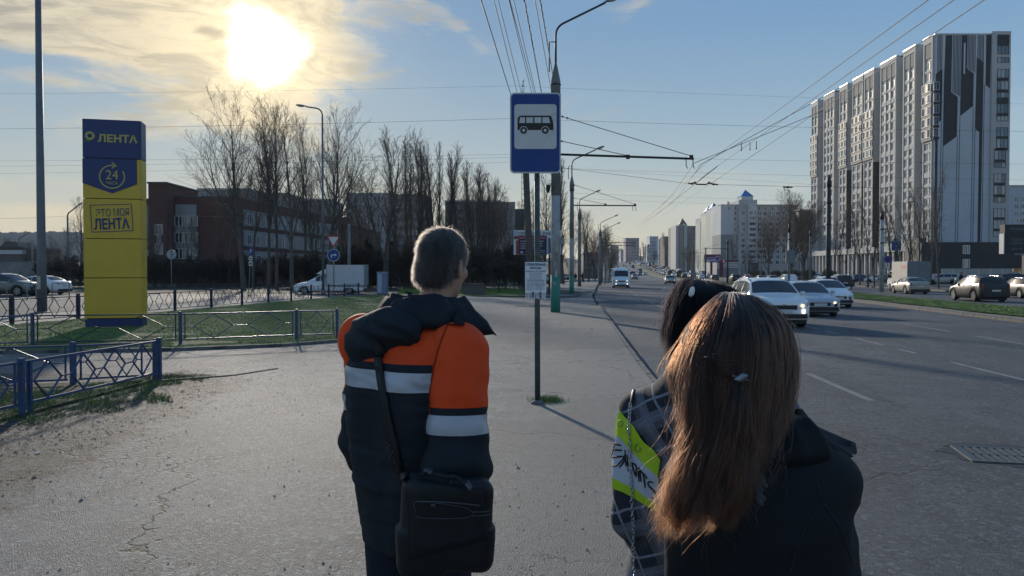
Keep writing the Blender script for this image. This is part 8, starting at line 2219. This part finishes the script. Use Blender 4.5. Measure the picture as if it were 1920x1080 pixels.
# ---------------------------------------------------------------- two young women
def garment(parent, tab, arms, m, seed, h=.0075, extra=None, wr=.004, lo=None, hi=None):
 f = SDF(lo or (-.30, -.24, .70), hi or (.30, .26, 1.56), h); f.add(f.loft(tab), 0)
 for sh, el, wr_, ra in arms:
  f.add(f.cap(sh, el, ra, ra * .85), .035); f.add(f.cap(el, wr_, ra * .85, ra * .62), .02)
 if extra: extra(f)
 f.D += wr * f.noise((11, 11, 16), seed) + wr * .8 * np.abs(f.noise((20, 20, 30), seed + 1))
 return f.mesh('x', m, parent)
def legs(parent, m, hip=.80, w=.08):
 f = SDF((-.20, -.18, 0), (.20, .2, hip + .08), .012)
 for s in (-1, 1): f.add(f.cap((s * w, 0, hip), (s * w, .01, .46), .095, .07), .03); f.add(f.cap((s * w, .01, .46), (s * w, 0, .07), .07, .06), .03)
 f.mesh('trousers', m, parent)
 for s in (-1, 1):
  f = SDF((s * w - .07, -.12, -.01), (s * w + .07, .2, .13), .009); f.add(f.cap((s * w, -.04, .04), (s * w, .13, .03), .043, .036), 0); f.add(f.cap((s * w, -.03, .05), (s * w, -.02, .11), .042, .042), .02); f.D = np.maximum(f.D, .004 - f.P[..., 2]); f.mesh('shoe', M_shoe, parent)
def plaid():
 m = bpy.data.materials.new('plaid_cloth'); m.use_nodes = True; MATS['plaid_cloth'] = m; k = NT(m.node_tree); b = m.node_tree.nodes['Principled BSDF']
 o = k.n('ShaderNodeTexCoord').outputs['Object']; wob = k.noise(o, 6, 3, .5, 0, out=1)
 v = k.n('ShaderNodeVectorMath', operation='MULTIPLY_ADD'); k.l(wob, v.inputs[0]); v.inputs[1].default_value = (.03, .0, .03); k.l(o, v.inputs[2])
 mp = k.mapping(v.outputs[0], rot=(0, math.radians(28), 0)); s = k.n('ShaderNodeSeparateXYZ'); k.l(mp, s.inputs[0])
 def lines(x, per, off, w):
  fr = k.m('FRACT', k.m('ADD', k.m('DIVIDE', x, per), off)); return k.m('LESS_THAN', fr, w)
 X, Z = s.outputs[0], s.outputs[2]
 def soft(a, f, c): return k.mix(f, a, c)
 c = (.018, .022, .032)
 for ax, o_ in ((X, .1), (Z, .35)):
  c = k.mix(k.m('MULTIPLY', lines(ax, .105, o_, .34), .6), c, (.12, .108, .12))
 for ax, o_ in ((X, .55), (Z, .8)):
  c = k.mix(k.m('MULTIPLY', lines(ax, .105, o_, .05), .8), c, (.24, .26, .30)); c = k.mix(k.m('MULTIPLY', lines(ax, .105, o_ + .35, .035), .65), c, (.18, .20, .24)); c = k.mix(k.m('MULTIPLY', lines(ax, .105, o_ + .42, .20), .55), c, (.14, .15, .18))
 tw = k.m('MULTIPLY', k.noise(o, 260, 2, .6), 1.0); c = k.mix(1.0, c, k.rng(tw, .3, .7, .75, 1.25), 'MULTIPLY')
 k.l(c, b.inputs['Base Color']); b.inputs['Roughness'].default_value = .9; k.l(k.bump(tw, .3, .001), b.inputs['Normal']); return m
M_plaid = plaid(); M_lime = cloth('panel_lime', (.42, .60, .02), .55); M_gp = cloth('panel_pale', (.38, .42, .50), .5); M_marker = mat('marker_black', (.006, .007, .012), .7); M_faint = mat('panel_print', (.26, .38, .08), .7)
PL = thing('person', 'black-haired young woman in a checked shirt with a lime and grey back panel', 'person', (.458, 1.84, 0), math.radians(-12))
bpy.context.view_layer.update()
sh1 = garment(PL, [(.72, 0, 0, .175, .12), (.9, 0, 0, .185, .125), (1.05, 0, 0, .175, .12), (1.2, 0, -.01, .180, .12), (1.32, 0, -.015, .182, .118), (1.39, 0, -.01, .15, .10), (1.45, 0, 0, .085, .08), (1.50, 0, .01, .058, .062)],
              [((.165, 0, 1.34), (.215, -.02, 1.08), (.19, .14, .95), .062), ((-.150, 0, 1.345), (-.168, -.01, 1.08), (-.13, .14, .95), .054)], M_plaid, 61, wr=.0045)
sh1.name = 'shirt'; legs(PL, M_trouser)
hp1 = head(PL, (.030, .04, 1.535), math.radians(8), (0, .10), 1, M_skin2, 'body')
tp = [bvh_world(sh1)]
def curvy(quad_top, quad_bot, name, m, off, thick):
 """panel between an upper and a lower pixel line"""
 nu = 14; inv = PL.matrix_world.inverted(); bm = bmesh.new(); rows = []
 A, B__ = dens(quad_top, 6), dens(quad_bot, 6); nn = min(len(A), len(B__))
 for i in range(nn):
  a = np.array(A[int(i * (len(A) - 1) / (nn - 1))]); b_ = np.array(B__[int(i * (len(B__) - 1) / (nn - 1))]); row = []
  for j in range(7):
   p = a + (b_ - a) * j / 6; h = cast(tp, *p)
   if h is None:
    row.append(None); continue
   row.append((inv @ (h[0] + h[1] * off), inv @ (h[0] + h[1] * (off - thick))))
  rows.append(row)
 vt = [[(bm.verts.new(q[0]) if q else None) for q in r] for r in rows]
 for i in range(nn - 1):
  for j in range(6):
   q = (vt[i][j], vt[i][j + 1], vt[i + 1][j + 1], vt[i + 1][j])
   if all(q): bm.faces.new(q)
 bmesh.ops.recalc_face_normals(bm, faces=bm.faces[:])
 return mkobj(name, bm, m, PL, smooth=True)
L1 = [(1165, 769), (1182, 791), (1192, 802), (1208, 826), (1228, 844), (1240, 862)]; L2 = [(1152, 816), (1164, 819), (1181, 838), (1197, 855), (1214, 875), (1235, 893)]
L3 = [(1152, 895), (1169, 904), (1191, 914), (1214, 931), (1244, 948)]; L4 = [(1152, 915), (1173, 923), (1195, 935), (1216, 948), (1242, 962)]
curvy(L1, L2, 'lime_panel', M_lime, .006, .004); curvy(L2, L3, 'grey_panel', M_gp, .0063, .004); curvy(L3, L4, 'lime_panel', M_lime, .006, .004)
STR = [[(1152, 829), (1160, 832), (1169, 834)], [(1158, 832), (1155, 845), (1152, 858)], [(1153, 842), (1162, 843), (1171, 843)], [(1152, 857), (1163, 856), (1174, 855)], [(1152, 874), (1160, 873), (1168, 866), (1175, 856)],
       [(1175, 852), (1174, 865), (1165, 877)], [(1176, 842), (1177, 858), (1178, 875)], [(1178, 874), (1181, 862), (1180, 852)], [(1180, 852), (1182, 868), (1182, 884)], [(1190, 868), (1192, 880), (1196, 892)], [(1190, 868), (1197, 874), (1196, 893)],
       [(1196, 893), (1200, 882), (1202, 902)], [(1202, 876), (1204, 890), (1206, 902)], [(1200, 878), (1210, 888), (1217, 896)], [(1209, 888), (1212, 902), (1213, 914)], [(1228, 904), (1222, 901), (1218, 904), (1221, 911), (1228, 918), (1232, 926), (1229, 932), (1223, 930)]]
for s in STR: surf_strip(tp, dens(s, 4), .0042, .0082, 'marker_stroke', M_marker, PL, .001, taper=True)
for s in ([(1164, 792), (1168, 789), (1172, 793), (1168, 799), (1164, 795)], [(1178, 803), (1183, 806), (1181, 812), (1186, 815)], [(1199, 831), (1195, 833), (1194, 841), (1199, 846), (1204, 842), (1203, 837)]): surf_strip(tp, dens(s, 4), .0030, .0080, 'faint_letter', M_faint, PL, .001)
# chain strap of her bag
CH = thing('chain_strap', 'silver chain bag strap hanging down the back of the checked shirt', 'chain', (0, 0, 0))
path = dens([(1212, 682), (1200, 705), (1190, 735), (1186, 760)], 6); surf_strip(tp, path, .008, .007, 'leather_strap', M_bagm, CH, .004)
cp = dens([(1186, 762), (1185, 800), (1187, 850), (1189, 900), (1191, 950), (1193, 1000), (1195, 1050), (1198, 1110)], 14); pts3 = []
for q in cp:
 h = cast(tp, *q)
 if h: pts3.append(h[0] + h[1] * .011)
acc = [pts3[0]]
for q in pts3:
 while (q - acc[-1]).length > .0088: acc.append(acc[-1] + (q - acc[-1]).normalized() * .0088)
bm = bmesh.new(); ring = []; R1, r1 = .0052, .0014
for i in range(10):
 a = 2 * PI * i / 10; ring.append([bm.verts.new(((R1 + r1 * math.cos(b_)) * math.cos(a) * .72, r1 * math.sin(b_), (R1 + r1 * math.cos(b_)) * math.sin(a))) for b_ in (0, PI / 2, PI, 3 * PI / 2)])
for i in range(10):
 for j in range(4): bm.faces.new((ring[i][j], ring[(i + 1) % 10][j], ring[(i + 1) % 10][(j + 1) % 4], ring[i][(j + 1) % 4]))
M_chain = mat('chain_silver', (.55, .56, .60), .25, .9); me = bpy.data.meshes.new('link'); bmesh.ops.recalc_face_normals(bm, faces=bm.faces[:]); bm.to_mesh(me); bm.free(); me.materials.append(M_chain); me.shade_smooth()
for i, (a, b_) in enumerate(zip(acc, acc[1:])):
 o = bpy.data.objects.new('link', me); COL.objects.link(o); o.parent = CH; o.location = a; d = (b_ - a).normalized(); o.rotation_euler = (d.to_track_quat('Z', 'Y') @ Matrix.Rotation((.5 if i % 2 else -.9) + rs.uniform(-.2, .2), 3, 'Z').to_quaternion()).to_euler()
# brown-haired woman in front of her
M_jack = cloth('jacket_black', (.006, .008, .011), .8, weave=700, var=.2); M_seam = mat('seam_thread', (.011, .014, .018), .8)
BR = thing('person', 'brown-haired young woman in a black jacket leaning against the other', 'person', (.468, 1.43, 0), math.radians(8))
bpy.context.view_layer.update()
def ex(f):
 f.add(f.ell((.095, -.01, 1.30), (.08, .085, .065)), .04); f.add(f.ell((-.11, -.01, 1.30), (.075, .09, .07)), .04)
jk = garment(BR, [(.74, 0, 0, .165, .13), (.9, 0, 0, .165, .135), (1.1, 0, -.01, .155, .13), (1.22, 0, -.012, .155, .125), (1.30, .0, -.01, .14, .11), (1.36, 0, 0, .11, .09), (1.42, 0, .005, .07, .07)],
             [((.112, 0, 1.275), (.150, -.015, 1.02), (.13, .14, .93), .058), ((-.125, 0, 1.275), (-.142, -.01, 1.02), (-.12, .14, .93), .056)], M_jack, 71, wr=.0045, extra=ex, h=.0065)
jk.name = 'jacket'; legs(BR, M_trouser, .78)
hb = head(BR, (-.053, .035, 1.502), math.radians(-6), (.05, -.06), 1, M_skin2, 'body'); hb.scale = (.88, .92, .95)
# turned-down collar with a pointed right end
col_ = collar_strip('collar', -125, 112, .072, .112, 1.415, 1.350, .010, M_jack, BR, wing=lambda t: (.110 * max(0, t - .72) / .28, -.008 * max(0, t - .6) / .4), c=(.0, .0))
tj = [bvh_world(jk)]
for s in ([(1480, 1075), (1500, 1010), (1530, 960), (1548, 945)], [(1530, 900), (1545, 945), (1575, 990), (1600, 1060)], [(1330, 1075), (1326, 1030), (1330, 1000)]): surf_strip(tj, dens(s, 5), 0.0018, .0012, 'seam', M_seam, BR, .001)
lg = mat('faint_emblem', (.040, .050, .060), .8, var=.5, vscale=90)
for s in ([(1408, 890), (1414, 884), (1424, 892), (1434, 905)], [(1408, 898), (1416, 900), (1428, 905), (1438, 915)], [(1410, 908), (1420, 912), (1430, 922)], [(1412, 918), (1422, 926), (1434, 938)], [(1416, 930), (1424, 940), (1430, 948)]): surf_strip(tj, dens(s, 4), .010, .0022, 'back_print', lg, BR, .001, taper=True)
def hair_from_guides(name, guides, n, rad, m, parent, seed, spread=.008, wave=.010, K_=26, depth=.02, clumps=60, lift=.0, wf=(2.2, 4.5)):
 """guides: lists of (px, py, depth) from crown to tip; strands are spread between neighbouring guides, gathered into locks"""
 r = np.random.RandomState(seed); Gd = []
 for g in guides:
  g = ([(g[0][0], g[0][1] + 22, g[0][2] + .07)] if len(g) > 4 else []) + list(g); q = [np.array(P(*p)) for p in g]; q = [q[0]] + q + [q[-1]]; out = []
  for i in range(1, len(q) - 2):
   for j in range(6):
    t = j / 6; p0, p1, p2, p3 = q[i - 1:i + 3]; out.append(.5 * (2 * p1 + (p2 - p0) * t + (2 * p0 - 5 * p1 + 4 * p2 - p3) * t * t + (3 * p1 - p0 - 3 * p2 + p3) * t ** 3))
  out.append(q[-1]); out = np.array(out); s = np.linspace(0, len(out) - 1, K_); i0 = np.clip(s.astype(int), 0, len(out) - 2); f_ = (s - i0)[:, None]; Gd.append(out[i0] * (1 - f_) + out[i0 + 1] * f_)
 Gd = np.array(Gd); nG = len(Gd)
 cl = r.rand(clumps) * (nG - 1); cd_ = r.rand(clumps); cph = r.rand(clumps) * 6.28; cfr = r.uniform(wf[0], wf[1], clumps); clen = r.uniform(.74, 1.0, clumps)
 ci = r.randint(0, clumps, n); u = np.clip(cl[ci] + r.normal(0, .28, n), 0, nG - 1.001); i0 = u.astype(int); f_ = (u - i0)[:, None, None]
 base = Gd[i0] * (1 - f_) + Gd[i0 + 1] * f_
 uc = np.clip(cl[ci], 0, nG - 1.001); j0 = uc.astype(int); fc = (uc - j0)[:, None, None]; cen = Gd[j0] * (1 - fc) + Gd[j0 + 1] * fc
 t = np.linspace(0, 1, K_)[None, :, None]; gather = np.clip((t - .25) / .75, 0, 1) ** 1.2 * .72; st = base * (1 - gather) + cen * gather
 # shorten some locks
 ln = (clen[ci] * r.uniform(.86, 1.0, n)); idx = ln[:, None] * np.linspace(0, 1, K_)[None] * (K_ - 1); a = np.clip(idx.astype(int), 0, K_ - 2); fr = (idx - a)[..., None]
 st = np.take_along_axis(st, a[..., None], 1) * (1 - fr) + np.take_along_axis(st, a[..., None] + 1, 1) * fr
 tt = np.linspace(0, 1, K_)[None]; w = wave * np.clip(tt - .34, 0, 1) * 1.7
 ph = cph[ci][:, None] + tt * cfr[ci][:, None] * 6.28 + r.normal(0, .35, n)[:, None]
 st[..., 0] += np.sin(ph) * w; st[..., 1] += np.cos(ph * .9) * w * .7
 jit = r.normal(0, 1, (n, 3)) * spread; st += jit[:, None, :] * (.12 + 1.1 * tt[..., None])
 dp = (cd_[ci] * .7 + r.rand(n) * .3) * depth; st[..., 1] -= (dp[:, None] * np.sin(np.clip(tt * 1.6, 0, 1) * PI / 2)) * 1.0 - .0
 fl = r.rand(n) < .05; st[fl] += (r.normal(0, 1, (fl.sum(), 3)) * .022)[:, None, :] * (np.linspace(0, 1, K_) ** 1.5)[None, :, None]
 inv = np.array(parent.matrix_world.inverted()); st = st @ inv[:3, :3].T + inv[:3, 3]
 return hair_obj(name, st, rad, m, parent)
bpy.context.view_layer.update()
# solid mass under the locks of the brown hair
def hair_mass(name, balls, m, parent, h=.007, k=.03, seed=1, amp=.003):
 pts = [np.array(parent.matrix_world.inverted() @ P(px, py, Y)) for px, py, Y, r in balls]; lo = np.min(pts, 0) - .12; hi = np.max(pts, 0) + .12
 f = SDF(lo, hi, h)
 for (a, b_) in zip(range(len(balls)), range(1, len(balls))):
  if balls[b_][3] < 0: continue
  f.add(f.cap(pts[a], pts[b_], abs(balls[a][3]), abs(balls[b_][3])), k)
 f.D += amp * f.noise((30, 30, 8), seed); return f.mesh(name, m, parent)
hb_inv = hb
hair_mass('hair_mass', [(1374, 640, 1.44, .078), (1373, 680, 1.42, .076), (1362, 760, 1.355, .050), (1345, 850, 1.325, .038), (1318, 925, 1.312, .026)], M_capbr, BR, k=.05, seed=3)
GB = [[(1352, 553, 1.43), (1312, 592, 1.43), (1282, 645, 1.41), (1262, 702, 1.38), (1280, 762, 1.345), (1288, 830, 1.32), (1262, 900, 1.30), (1238, 965, 1.29), (1241, 1012, 1.29)],
      [(1356, 551, 1.42), (1318, 588, 1.38), (1290, 650, 1.345), (1284, 720, 1.33), (1302, 790, 1.31), (1298, 850, 1.30), (1274, 920, 1.285), (1254, 980, 1.28), (1256, 1018, 1.28)],
      [(1362, 550, 1.41), (1342, 600, 1.335), (1320, 665, 1.31), (1316, 740, 1.305), (1328, 810, 1.295), (1320, 870, 1.285), (1300, 930, 1.275), (1284, 985, 1.275), (1274, 1012, 1.275)],
      [(1370, 549, 1.405), (1368, 608, 1.31), (1352, 690, 1.295), (1348, 762, 1.29), (1350, 830, 1.28), (1342, 890, 1.275), (1322, 945, 1.27), (1310, 985, 1.27), (1300, 1002, 1.27)],
      [(1378, 549, 1.405), (1394, 612, 1.305), (1388, 700, 1.29), (1380, 780, 1.285), (1374, 842, 1.28), (1364, 905, 1.275), (1350, 950, 1.27), (1342, 985, 1.27), (1334, 1000, 1.27)],
      [(1386, 550, 1.405), (1420, 606, 1.32), (1426, 690, 1.30), (1416, 772, 1.29), (1402, 835, 1.28), (1388, 895, 1.275), (1376, 940, 1.27), (1370, 970, 1.27), (1362, 990, 1.27)],
      [(1394, 551, 1.41), (1446, 600, 1.35), (1455, 670, 1.33), (1438, 742, 1.31), (1415, 802, 1.295), (1395, 855, 1.285), (1396, 905, 1.28), (1386, 945, 1.275), (1380, 970, 1.275)],
      [(1400, 553, 1.42), (1462, 596, 1.40), (1478, 660, 1.38), (1468, 728, 1.35), (1442, 785, 1.32), (1415, 828, 1.30), (1396, 870, 1.29), (1396, 910, 1.285), (1388, 940, 1.28)],
      [(1404, 556, 1.44), (1468, 600, 1.43), (1484, 662, 1.42), (1480, 735, 1.39), (1466, 785, 1.36), (1440, 825, 1.33), (1418, 858, 1.31), (1404, 888, 1.30), (1396, 910, 1.295)]]
hair_from_guides('hair', GB, 14000, .00028, M_hairbr, BR, 4, spread=.0030, wave=.019, depth=.026, clumps=64, wf=(1.6, 3.0))
# long forelocks on the far left falling over the other's shoulder, loose ends
hair_from_guides('hair', GB[:3], 2500, .00026, M_hairbr, BR, 9, spread=.006, wave=.012, depth=.010, clumps=34)
# side strands drawn back to the clip and their tail
for gs in ([[(1288, 612, 1.37), (1312, 652, 1.315), (1350, 688, 1.285), (1388, 707, 1.272)], [(1278, 640, 1.37), (1310, 680, 1.312), (1350, 702, 1.284), (1388, 710, 1.271)], [(1282, 672, 1.365), (1316, 700, 1.31), (1352, 712, 1.282), (1388, 713, 1.270)]],
           [[(1468, 622, 1.37), (1446, 660, 1.325), (1420, 690, 1.290), (1392, 707, 1.272)], [(1482, 655, 1.375), (1456, 690, 1.325), (1424, 706, 1.288), (1392, 710, 1.271)], [(1484, 690, 1.37), (1456, 712, 1.322), (1424, 716, 1.286), (1392, 713, 1.270)]],
           [[(1384, 706, 1.272), (1372, 760, 1.262), (1362, 830, 1.256), (1340, 900, 1.258)], [(1390, 708, 1.268), (1386, 765, 1.256), (1378, 835, 1.252), (1362, 905, 1.256)], [(1396, 706, 1.272), (1404, 760, 1.262), (1396, 825, 1.258), (1378, 890, 1.26)]]):
 hair_from_guides('hair', gs, 1500, .00028, M_hairbr, BR, 31, spread=.0022, wave=.006, depth=.006, clumps=12)
clip_c = P(1390, 708, 1.240)
bm = bmesh.new(); bmesh.ops.create_icosphere(bm, subdivisions=2, radius=.009)
for v in bm.verts: v.co = Vector((v.co.x * 1.0 + .004 * math.sin(v.co.z * 300), v.co.y * .5, v.co.z * .75))
t = thing('hair_clip', 'small silvery clip holding the half-up brown hair', 'hair clip', clip_c); mkobj('ornament', bm, mat('clip_pearl', (.22, .24, .28), .2, .4), t)
bm = bmesh.new(); tube(bm, [(-.014, .004, .003), (0, 0, -.002), (.013, .004, -.006)], .0025, 6); mkobj('pin', bm, M_buckle, t)
# black hair of the other woman
hair_mass('hair_mass', [(1327, 602, 1.87, .090), (1334, 624, 1.88, .088), (1302, 640, 1.83, .064), (1284, 690, 1.79, .042)], M_capbl, PL, seed=8)
GK = [[(1300, 526, 1.86), (1275, 532, 1.84), (1256, 560, 1.82), (1247, 600, 1.80), (1240, 645, 1.78), (1236, 690, 1.76)], [(1304, 525, 1.85), (1282, 540, 1.80), (1266, 575, 1.77), (1258, 620, 1.76), (1252, 660, 1.75), (1248, 700, 1.74)],
      [(1308, 525, 1.84), (1294, 550, 1.77), (1282, 595, 1.75), (1276, 640, 1.745), (1272, 680, 1.735), (1268, 715, 1.73)], [(1316, 526, 1.84), (1316, 560, 1.76), (1312, 610, 1.74), (1306, 660, 1.735), (1300, 700, 1.73), (1296, 740, 1.73)],
      [(1326, 527, 1.84), (1345, 560, 1.76), (1350, 610, 1.74), (1346, 660, 1.735), (1340, 700, 1.73), (1335, 740, 1.73)], [(1334, 528, 1.85), (1372, 552, 1.79), (1390, 600, 1.78), (1392, 650, 1.77), (1390, 700, 1.76), (1385, 740, 1.75)], [(1338, 530, 1.87), (1384, 552, 1.84), (1404, 600, 1.84), (1408, 650, 1.83), (1405, 700, 1.82), (1400, 740, 1.8)]]
hair_from_guides('hair', GK, 6500, .00030, M_hairbl, PL, 12, spread=.0035, wave=.004, depth=.014, clumps=70)
t = thing('hair_clip', 'small white clip in the black hair', 'hair clip', P(1297, 548, 1.755)); bm = bmesh.new(); bmesh.ops.create_icosphere(bm, subdivisions=2, radius=.011)
for v in bm.verts: v.co = Vector((v.co.x * .62 + v.co.z * .25, v.co.y * .4, v.co.z * 1.25))
mkobj('ornament', bm, mat('clip_white', (.75, .76, .78), .3), t); bm = bmesh.new(); tube(bm, [(0, .004, .012), (.002, .006, 0), (0, .004, -.012)], .002, 6); mkobj('pin', bm, M_buckle, t)
# ---------------------------------------------------------------- distant pedestrians
def walker(px, Y, label, cols, rz=0, lean=0, z=0.0):
 t = thing('person', label, 'person', (x_at(px, Y), Y, z + rise(Y)), rz, 'distant pedestrians')
 f = SDF((-.30, -.25, 0), (.30, .25, 1.80), .026)
 for s in (-1, 1):
  f.add(f.cap((s * .09, 0, .88), (s * .10, .10 * s, .48), .095, .07), .03); f.add(f.cap((s * .10, .10 * s, .48), (s * .10, .04 * s - .02, .06), .07, .05), .03); f.add(f.cap((s * .10, .04 * s, .05), (s * .10, .04 * s + .14, .04), .05, .04), .02)
 f.mesh('trousers', cols[1], t)
 f = SDF((-.34, -.25, .75), (.34, .28, 1.56), .026); f.add(f.loft([(.78, 0, 0, .19, .14), (1.1, 0, 0, .18, .13), (1.35, 0, 0, .20, .13), (1.45, 0, 0, .12, .10), (1.52, 0, 0, .07, .07)]), 0)
 for s in (-1, 1): f.add(f.cap((s * .19, 0, 1.38), (s * .25, -.03, 1.1), .06, .055), .03); f.add(f.cap((s * .25, -.03, 1.1), (s * .22, .12, .9), .055, .045), .03)
 f.mesh('coat', cols[0], t)
 f = SDF((-.13, -.15, 1.42), (.13, .16, 1.80), .018); f.add(f.ell((0, 0, 1.65), (.08, .10, .115)), 0); f.add(f.cap((0, 0, 1.46), (0, 0, 1.6), .05, .05), .02); f.mesh('body', M_skin, t)
 f = SDF((-.13, -.15, 1.56), (.13, .12, 1.82), .018); f.add(f.ell((0, -.015, 1.68), (.09, .105, .10)), 0); f.mesh('hair', M_capbl, t)
 return t
K1, K2 = cloth('coat_black', (.015, .015, .018)), cloth('coat_light', (.40, .38, .34))
walker(1092, 148, 'dark pedestrian walking on the pavement before the parked cars', (K1, K1), .4)
walker(1079, 140, 'dark pedestrian half hidden by the second lamp post', (K1, M_trouser), -.2)
walker(1592, 101, 'pedestrian in dark clothes under the young trees', (K1, K1), 1.2)
walker(1600, 100, 'pedestrian in a light coat under the young trees', (K2, K1), 1.4)
walker(1651, 84, 'dark figure by the pale pole with parking signs', (M_trouser, K1), 2.2)
walker(1802, 92, 'person standing behind the dark SUV by the verge', (K1, K1), .5)
# ================================================================== AIR
hz = bpy.data.materials.new('haze_air'); hz.use_nodes = True; k = NT(hz.node_tree); hz.node_tree.nodes.clear()
pv = k.n('ShaderNodeVolumePrincipled'); pv.inputs['Color'].default_value = (.80, .90, 1, 1); pv.inputs['Density'].default_value = .00011; pv.inputs['Anisotropy'].default_value = .0
k.l(pv.outputs[0], k.n('ShaderNodeOutputMaterial').inputs['Volume'])
o = bxo('haze', -5100, 5100, -80, 3600, -3, 120, hz); o['kind'] = 'stuff'; o['label'] = 'thin pale haze over the avenue'
